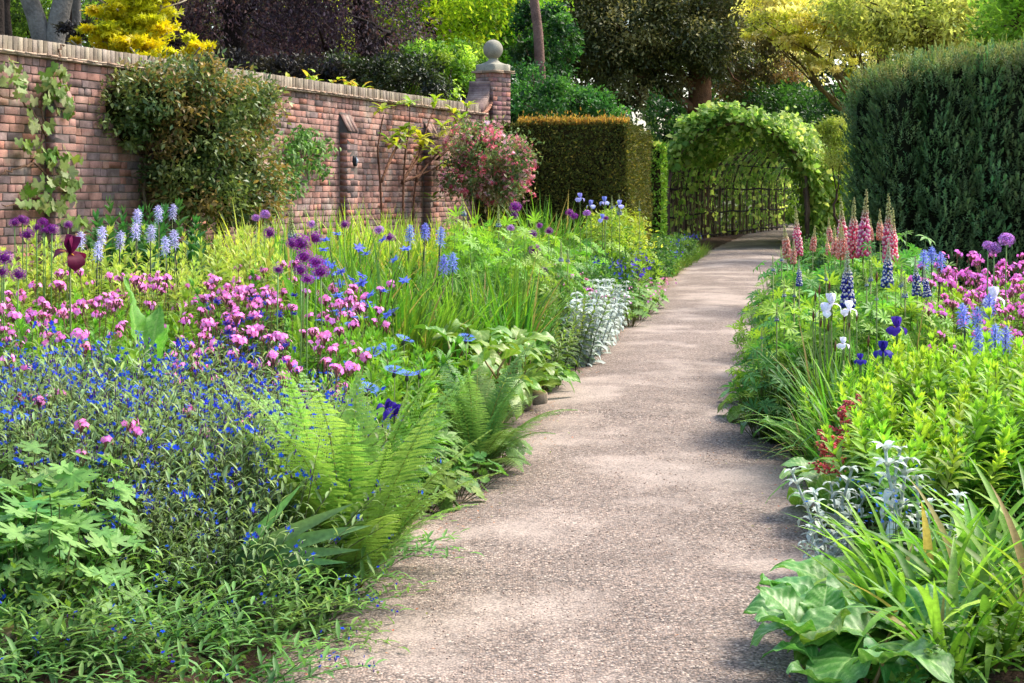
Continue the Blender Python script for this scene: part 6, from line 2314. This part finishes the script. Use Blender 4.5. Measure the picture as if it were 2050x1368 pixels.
RPL = [red_plume(5100 + k) for k in range(2)]
for px, py, Y, lab in ((1688, 812, 8.5, 'leftmost upper red flower plume by the lime perennials'), (1716, 800, 8.6, 'tallest red flower plume by the lime perennials'), (1650, 868, 8.0, 'dusky red plume above the big veined leaf'), (1672, 885, 7.9, 'lower red plume right of the dusky one'), (1590, 735, 10.8, 'orange red plume half hidden near the broad leaves')):
    x = (px - CX) * Y / F_PX
    zb = z_at(x, Y)
    h = EYE - (py - HY) * Y / F_PX - zb
    o = thing('red_plume_flower', lab, 'flower', (x, Y, zb), RP.uniform(0, 6), 1.0)
    mb = MB()
    mb.tube([[0, 0, 0], [.005, 0, h * .5], [0, 0, h - .05]], .004, rgb(150, 50, 50), 5)
    link('stem', mb.mesh('stem', M_STEM), o)
    link('plume', RPL[RP.randrange(2)], o, (0, 0, max(.05, h - .36 * .85)), None, (1.3, 1.3, .9))


def small_blue(seed, n=30, R=.12, col=(60, 110, 206), h=.3, size=.008):
    r = np.random.default_rng(seed)
    mb = MB()
    p = np.stack([r.normal(0, R * .6, n), r.normal(0, R * .6, n), h * r.uniform(.7, 1.1, n)], 1)
    mb.inst(STAR5, face_to(unit(r.normal(0, .5, (n, 3)) + A(0, -.5, .7)), size, r), p, vary(rgb(*col), n, r, .06, .12))
    for k in range(0, n, 2):
        mb.tube([[p[k, 0] * .5, p[k, 1] * .5, 0], p[k]], .0012, rgb(96, 120, 64), 3)
    return mb.mesh('small_blue_flowers', M_PETAL)


SB = [small_blue(5200 + k) for k in range(2)]
BB = [small_blue(5210 + k, 40, .2, (66, 60, 180), .4, .022) for k in range(3)]
for px, Y, lab in ((1760, 6.9, 'tiny blue forget me not flowers behind the silver rosette'), (1850, 7.0, 'tiny blue flowers beneath lime leaves'), (1940, 7.6, 'tiny blue flowers deep in the lime perennials'), (1785, 6.5, 'tiny blue flowers beside the daylily')):
    x, y = at(px, Y)
    o = thing('forget_me_not', lab, 'flower', (x, y, z_at(x, y)), RP.uniform(0, 6), 1.15)
    link('blossom', SB[RP.randrange(2)], o)
    link('leaves', MID[RP.randrange(4)], o, sc=.5)
for k_, (px, Y) in enumerate(((1330, 33), (1345, 35), (1360, 37), (1340, 31), (1320, 30), (1375, 39), (1390, 42), (1352, 33.5))):
    x, y = at(px, Y)
    o = thing('bluebell', 'deep blue bluebells at the foot of the tunnel', 'flower', (x, y, z_at(x, y)), RP.uniform(0, 6), 1.1, 'bluebells at the foot of the tunnel')
    link('blossom', BB[k_ % 3], o)
    link('blades', VERG[k_ % 3], o)
for k_, (px, Y) in enumerate(((1240, 22.5), (1255, 22.0), (1270, 23.5), (1262, 24.5), (1225, 21))):
    x, y = at(px, Y)
    o = thing('catmint', 'violet blue catmint beside the golden spiraea', 'flower', (x, y, z_at(x, y)), RP.uniform(0, 6), 1.5, 'catmint by the golden spiraea')
    link('blossom', BB[k_ % 3], o)
    link('leaves', MID[k_ % 4], o)

# ================================================================== plants on the wall
# vine with lobed leaves
vx = wpt(wall_u(80), .06, 0)
vine = thing('grape_vine', 'grape vine with pale lobed leaves climbing the left end of the wall', 'vine', tuple(vx))
r_ = np.random.default_rng(6000)


def wall_rel(px, py, v, base):
    """point standing v metres out of the wall face seen at (px,py), relative to base"""
    u = wall_u(px)
    p = wpt(u, v, 0)
    # correct the column for standing proud of the wall
    S = F_PX / p[1]
    return A(p[0] - base[0], p[1] - base[1], EYE - (py - HY) / S)


mb = MB()
vpts = [(120, 700), (118, 440), (112, 380), (60, 330), (80, 270), (70, 200), (100, 140)]
for path in (vpts, [(112, 380), (100, 300), (118, 240), (110, 170), (98, 120)], [(60, 330), (25, 340), (-10, 350)], [(112, 400), (60, 405), (-5, 412)], [(80, 270), (40, 200), (-20, 190)], [(100, 140), (112, 100), (118, 90)]):
    pts = np.array([wall_rel(px, py, .05, vx) for px, py in path])
    tt_ = np.linspace(0, 1, 4 * len(pts))
    pp = np.stack([np.interp(tt_, np.linspace(0, 1, len(pts)), pts[:, i]) for i in range(3)], 1) + r_.normal(0, .012, (len(tt_), 3))
    mb.tube(pp, np.linspace(.014, .005, len(tt_)), rgb(110, 84, 66), 5)
link('stem', mb.mesh('stem', M_BARK, True), vine)
VL = []
for k in range(4):
    b = MB()
    b.add(VINT.v * A(1, 1, 1 + k * .8) + A(0, 0, 0), VINT.f, VINT.c * [rgb(118, 142, 66), rgb(140, 156, 90), rgb(158, 168, 116), rgb(100, 130, 50)][k])
    VL.append(b.mesh('vine_leaf', M_LEAF))
spots = [(100, 140, 14, 14, 10), (95, 180, 26, 22, 18), (75, 200, 22, 20, 14), (110, 215, 18, 22, 12), (60, 250, 14, 12, 8), (40, 290, 22, 18, 10), (75, 310, 22, 20, 12), (105, 330, 22, 25, 16), (110, 370, 24, 28, 18), (60, 370, 24, 22, 12), (90, 410, 32, 18, 18), (35, 400, 20, 14, 8), (120, 440, 24, 16, 12), (10, 165, 22, 26, 14), (0, 130, 20, 14, 8)]
for (px, py, sx, sy, n) in spots:
    for k in range(n):
        p = wall_rel(px + r_.normal(0, sx * .55), py + r_.normal(0, sy * .55), r_.uniform(.05, .2), vx)
        nrm = unit(WN + r_.normal(0, .3, 3) + A(0, -.2, .35))
        d = unit(A(0, 0, -1) + r_.normal(0, .5, 3))
        M = frames(d[None], nrm, 1.0)[0]
        q = Matrix(M.tolist()).to_euler()
        link('leaf', VL[int(r_.integers(4))], vine, tuple(p), q, r_.uniform(.055, .095))

# evergreen camellia-like shrub
cx_, cy_ = at(330, 16.6)
cb_ = (cx_, cy_)
CAMEL = [rgb(124, 132, 72), rgb(96, 112, 60), rgb(146, 146, 84), rgb(84, 100, 56), rgb(150, 118, 74)]
root = thing('evergreen_shrub', 'large rounded evergreen shrub with small bronze tinged leaves against the wall', 'shrub', (cx_, cy_, 0))
ells = [ell(300, 190, 16.4, 115, 52, .45, cb_), ell(230, 215, 16.2, 55, 60, .35, cb_), ell(400, 200, 16.8, 110, 55, .5, cb_), ell(480, 215, 17.4, 68, 55, .45, cb_), ell(400, 270, 16.7, 85, 50, .45, cb_), ell(470, 330, 17.2, 85, 80, .5, cb_), ell(420, 390, 16.8, 95, 50, .5, cb_), ell(500, 400, 17.2, 60, 40, .4, cb_), ell(255, 270, 16.3, 30, 30, .25, cb_), ell(360, 340, 16.6, 50, 60, .35, cb_), ell(350, 150, 16.8, 120, 20, .3, cb_)]
link('crown', foliage(ells, 38000, 6100, diamond(.5, .3), .062, CAMEL, shell=.5, clumps=420, spread=.26, clumpval=.2).mesh('evergreen_leaves', M_GLOSS), root)
mb = MB()
r_ = np.random.default_rng(6101)
for (px, py) in ((240, 240), (300, 200), (380, 230), (440, 330), (260, 270)):
    e = ell(px, py, 16.6, 1, 1, 1, cb_)
    limb(mb, (r_.normal(0, .05) - .2, 0, 0), A(*e[:3]), .03, .01, rgb(120, 104, 84), r_)
link('trunk', mb.mesh('shrub_trunk', M_BARK, True), root)
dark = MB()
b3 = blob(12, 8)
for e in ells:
    dark.add(b3.v * A(*e[3:]) * .55 + A(*e[:3]), b3.f, rgb(40, 42, 22))  # solid dark blobs filling the crown behind its leaves
link('dark_filler', dark.mesh('dark_filler', M_INNER, True), root)


def wall_creeper(name, label, spots, leafT, size, cols, seed, stems, mat=M_LEAF, stemc=(110, 90, 66), cat='climber', v0=.04, v1=.16):
    r = np.random.default_rng(seed)
    base = wpt(wall_u(stems[0][0][0]), .08, 0)
    root = thing(name, label, cat, tuple(base))
    mb = MB()
    for path in stems:
        pts = np.array([wall_rel(px, py, .07, base) for px, py in path])
        tt_ = np.linspace(0, 1, 4 * len(pts))
        pp = np.stack([np.interp(tt_, np.linspace(0, 1, len(pts)), pts[:, i]) for i in range(3)], 1) + r.normal(0, .01, (len(tt_), 3))
        mb.tube(pp, np.linspace(.012, .004, len(tt_)), rgb(*stemc), 5)
    link('stems', mb.mesh('climber_stems', M_BARK, True), root)
    lb = MB()
    for (px, py, sx, sy, n) in spots:
        p = np.array([wall_rel(px + r.normal(0, sx * .55), py + r.normal(0, sy * .55), r.uniform(v0, v1), base) for _ in range(n)])
        nrm = unit(WN + r.normal(0, .45, (n, 3)) + A(0, -.1, .4))
        d = unit(A(0, 0, -.6) + r.normal(0, .6, (n, 3)))
        cols_ = np.array(cols)
        lb.inst(leafT, frames(d, nrm, size * r.uniform(.7, 1.25, n)), p, cols_[r.integers(0, len(cols_), n)] * (1 + r.normal(0, .12, (n, 1))))
    link('foliage', lb.mesh('climber_foliage', mat), root)
    return root


wall_creeper('climber', 'bushy green climber trained on bare brick right of the evergreen shrub', [(580, 280, 24, 22, 150), (610, 290, 30, 22, 130), (570, 320, 22, 24, 120), (610, 330, 24, 20, 90), (560, 350, 24, 22, 110), (640, 300, 20, 16, 40), (540, 390, 30, 30, 170), (580, 370, 20, 20, 60), (640, 345, 10, 12, 25), (600, 265, 20, 10, 40)], leaf('ovate', .45, 3, .25, .5), .075, [rgb(96, 140, 62), rgb(78, 122, 54), rgb(128, 164, 84)], 6200,
             [[(545, 640), (545, 420), (570, 330), (600, 270)], [(550, 400), (590, 350), (640, 300), (660, 290)], [(570, 330), (620, 330), (645, 350)]])

# fig-like shrub with bare stems
fb = wpt(wall_u(760), .25, 0)
fig = thing('fig_shrub', 'open wall shrub with bare brown stems and yellow green leaf tufts', 'shrub', tuple(fb))
r_ = np.random.default_rng(6300)
FL = leaf('obov', .36, 4, .25, .55)
stemsf = [[(738, 560), (728, 360), (720, 300), (728, 250), (730, 230)], [(728, 365), (745, 320), (770, 270), (745, 285)], [(770, 560), (772, 365), (775, 310), (785, 250), (788, 215)], [(772, 368), (800, 320), (830, 240), (840, 212)], [(790, 560), (800, 360), (850, 300), (890, 260), (880, 235)], [(728, 362), (760, 300), (765, 292)], [(775, 365), (830, 340), (855, 325), (860, 340)], [(772, 365), (798, 310), (812, 285)], [(800, 360), (830, 320), (845, 308)], [(840, 320), (905, 262), (915, 255)], [(800, 365), (805, 330), (808, 325)], [(870, 275), (900, 225), (905, 215)]]
mb = MB()
for path in stemsf:
    pts = np.array([wall_rel(px, py, .22 + .05 * r_.random(), fb) for px, py in path])
    tt_ = np.linspace(0, 1, 4 * len(pts))
    pp = np.stack([np.interp(tt_, np.linspace(0, 1, len(pts)), pts[:, i]) for i in range(3)], 1)
    mb.tube(pp, np.linspace(.018, .007, len(tt_)), rgb(96, 66, 48), 5)
link('stems', mb.mesh('fig_stems', M_BARK, True), fig)
for (px, py, n) in ((730, 222, 12), (788, 208, 16), (840, 205, 12), (880, 228, 14), (892, 240, 10), (905, 215, 8), (745, 282, 16), (772, 262, 16), (790, 270, 14), (812, 282, 14), (812, 300, 12), (835, 303, 14), (862, 330, 12), (808, 325, 10), (760, 290, 10), (855, 255, 8), (862, 262, 12), (895, 258, 10), (835, 400, 8), (770, 275, 10)):
    b = MB()
    a = r_.uniform(0, 6.28, n)
    el = r_.uniform(-.2, 1.1, n)
    d = np.stack([np.cos(a) * np.cos(el), np.sin(a) * np.cos(el), np.sin(el)], 1)
    b.inst(FL, frames(d, A(0, 0, 1), .185 * r_.uniform(.6, 1.25, n)), r_.normal(0, .015, (n, 3)), mixc(rgb(112, 146, 44), rgb(190, 196, 54), r_.random(n)))
    link('leaf_tuft', b.mesh('leaf_tuft', M_LEAF), fig, tuple(wall_rel(px, py, .24, fb)))

# pink flowering shrub
STAR5C = T(np.concatenate([[[0, 0, 0]], [[math.cos(k * PI / 5) * (1 if k % 2 == 0 else .4), math.sin(k * PI / 5) * (1 if k % 2 == 0 else .4), .2 * (k % 2 == 0)] for k in range(10)]]), [np.array([[0, 1 + k, 1 + (k + 1) % 10] for k in range(10)])])
sb_ = at(980, 23.6)
root = thing('pink_shrub', 'airy shrub studded with small pink flowers before the yew hedge', 'shrub', (sb_[0], sb_[1], 0))
ells = [ell(985, 320, 23.6, 75, 55, .5, sb_), ell(940, 285, 23.8, 45, 35, .4, sb_), ell(1030, 335, 23.6, 40, 45, .4, sb_), ell(970, 265, 23.8, 35, 22, .3, sb_), ell(930, 360, 23.5, 50, 35, .4, sb_), ell(1010, 380, 23.5, 60, 30, .4, sb_)]
link('crown', foliage(ells, 9000, 6400, D5, .06, [rgb(120, 138, 84), rgb(94, 112, 66), rgb(146, 130, 98)], shell=.4, clumps=200, spread=.22).mesh('pink_shrub_leaves', M_LEAF), root)
ells2 = [(e[0], e[1], e[2], e[3] * 1.06, e[4] * 1.06, e[5] * 1.06) for e in ells]
fo = link('blossom', foliage(ells2, 2600, 6401, STAR5C, .03, [rgb(228, 130, 146), rgb(240, 176, 180), rgb(214, 100, 120)], shell=.85, clumps=420, spread=.07).mesh('pink_shrub_blossom', M_PETAL), root)
mb = MB()
r_ = np.random.default_rng(6402)
for e in ells:
    limb(mb, (0, 0, 0), A(*e[:3]), .02, .006, rgb(90, 70, 56), r_)
link('branches', mb.mesh('pink_shrub_branches', M_BARK), root)

# shoots peeping over the wall
for px, py, lab in ((645, 168, 'orange tipped shoot peeping over the coping'), (690, 160, 'pale green shoot leaning over the coping'), (760, 172, 'leafy shoot rising above the coping near the pier')):
    u = wall_u(px)
    p = wpt(u, -.45, 0)
    o = thing('overhanging_shoot', lab, 'plant', tuple(p))
    S = F_PX / p[1]
    b = MB()
    r_ = np.random.default_rng(int(px))
    n = 8 if px < 650 else 16 if px < 700 else 40
    w_ = 6 if px < 650 else 16 if px < 700 else 34
    cen = np.stack([r_.normal(0, w_ * .6, n) / S, r_.normal(0, .1, n), EYE + (380 - py) / S + r_.normal(0, .05, n)], 1)
    b.inst(leaf('ovate', .5, 3, .2, .5), frames(rdir(n, r_, -.2, 1), A(0, 0, 1), .13), cen, mixc(rgb(176, 190, 50), rgb(206, 140, 70), (r_.random(n) < .3) * .7))
    link('leaves', b.mesh('shoot_leaves', M_LEAF), o)
    b = MB()
    b.tube([[0, 0, 0], [.02, 0, 1.5], [0, 0, EYE + (380 - py) / S]], [.012, .01, .005], rgb(110, 86, 60), 5)
    link('stem', b.mesh('shoot_stem', M_BARK), o)

# ================================================================== edging stones, ground cover
def rock(seed, s):
    r = np.random.default_rng(seed)
    b = blob(12, 8)
    v = b.v * A(*s)
    f = 1 + .16 * np.sin(b.v[:, 0] * 3 + seed) * np.cos(b.v[:, 1] * 4 + seed) + r.normal(0, .05, len(v))
    v = v * f[:, None]
    v = np.sign(v) * np.abs(v / A(*s)) ** .6 * A(*s)
    v[:, 2] = np.minimum(v[:, 2], s[2] * .75)
    mb = MB()
    top = (b.v[:, 2] > .45)[:, None]
    c = np.where(top, rgb(112, 104, 60)[None], rgb(128, 112, 98)[None]) * (1 + r.normal(0, .12, (len(v), 1)))
    mb.add(v, b.f, c)
    return mb.mesh('rock', M_STONE, True)


for k_, (px, Y, s, lab) in enumerate(((1083, 12.55, (.08, .13, .085), 'mossy brown edging stone under the comfrey'), (1064, 12.15, (.04, .08, .10), 'pale upright edging slab beside the mossy stone'), (95, 5.25, (.11, .08, .08), 'lichened boulder in the bottom left corner'), (195, 5.3, (.12, .08, .07), 'brown boulder half covered by gromwell'), (265, 5.35, (.09, .07, .06), 'small mossy boulder near the bottom edge'), (10, 5.12, (.08, .08, .075), 'orange lichen covered stone at the bottom left'))):
    x, y = at(px, Y)
    tag(link('edging_stone', rock(6500 + k_, s), None, (x - .03, y, .03 if px > 1000 else z_at(x, y) + .02)), lab, 'stone')

# low leaves and litter closing the soil between the plants
r_ = np.random.default_rng(6600)
mb = MB()
lt = diamond(.5)
n = 26000
Y = 5.0 + 30 * r_.random(n) ** 2.2
px = r_.uniform(-200, 2200, n)
X = (px - CX) * Y / F_PX
dl, dr = left_edge(Y) - X, X - right_edge(Y)
gap_ = (np.stack([X, Y, 0 * X], 1) - W0) @ WN
ok = ((dl > .03) | (dr > .03)) & (gap_ > .05)
X, Y, dl, dr = X[ok], Y[ok], dl[ok], dr[ok]
n = len(X)
din = np.maximum(dl, dr)
p = np.stack([X, Y, zbed(X, Y) + r_.random(n) * .26 * sstep(0, .5, din) + .01], 1)
mb.inst(lt, frames(unit(r_.normal(0, 1, (n, 3)) * A(1, 1, .4) + A(0, 0, .35)), A(0, 0, 1), .03 * r_.uniform(.6, 1.5, n) * (1 + .09 * (Y - 5))), p, mixc(rgb(58, 88, 34), rgb(108, 142, 52), r_.random(n)))
o = link('ground_cover', mb.mesh('ground_cover', M_LEAF))
o['kind'] = 'stuff'
tag(o, 'low green leaves covering the soil of both flower beds', 'ground cover')
# fallen petals and bud scales on the path
mb = MB()
n = 1500
Y = 5.3 + 24 * r_.random(n)
side = r_.random(n) < .62
off = np.abs(r_.normal(0, .16, n))
X = np.where(side, left_edge(Y) + off, right_edge(Y) - off)
cols = np.where((r_.random(n) < .75)[:, None], vary(rgb(160, 104, 60), n, r_, .1, .2), vary(rgb(120, 130, 60), n, r_, .1, .2))
cols[:14] = rgb(60, 70, 190)
mb.inst(D5, frames(unit(r_.normal(0, 1, (n, 3)) * A(1, 1, .15)), A(0, 0, 1), .014 * r_.uniform(.6, 1.8, n)), np.stack([X, Y, 0 * X + .02], 1), cols)
o = link('leaf_litter', mb.mesh('leaf_litter', M_LEAF))
o['kind'] = 'stuff'
tag(o, 'brown bud scales and fallen petals along the path edges', 'litter')


# ================================================================== single out members of small groups
ORD = ['first', 'second', 'third', 'fourth', 'fifth', 'sixth', 'seventh', 'eighth', 'ninth', 'tenth']
by = {}
for o in scene.objects:
    if o.parent is None and 'group' in o and 'label' in o:
        by.setdefault(o['label'], []).append(o)
for lab, os_ in by.items():
    n = len(os_)
    if n < 2 or n > 46:
        continue
    rows = max(1, math.ceil(n / 7))
    os_.sort(key=lambda o: o.location.y)
    per = math.ceil(n / rows)
    for k in range(rows):
        row = sorted(os_[k * per:(k + 1) * per], key=lambda o: o.location.x / o.location.y)
        for m, o in enumerate(row):
            tail = [ORD[m], 'from', 'left'] + (['in', 'row', ORD[k]] if rows > 1 else [])
            base = lab.split()[:15 - len(tail)]
            while base[-1] in ('the', 'of', 'in', 'at', 'by', 'a', 'and', 'with', 'below', 'among', 'behind', 'beside', 'along', 'before', 'to'):
                base.pop()
            o['label'] = ' '.join(base) + ', ' + ' '.join(tail)
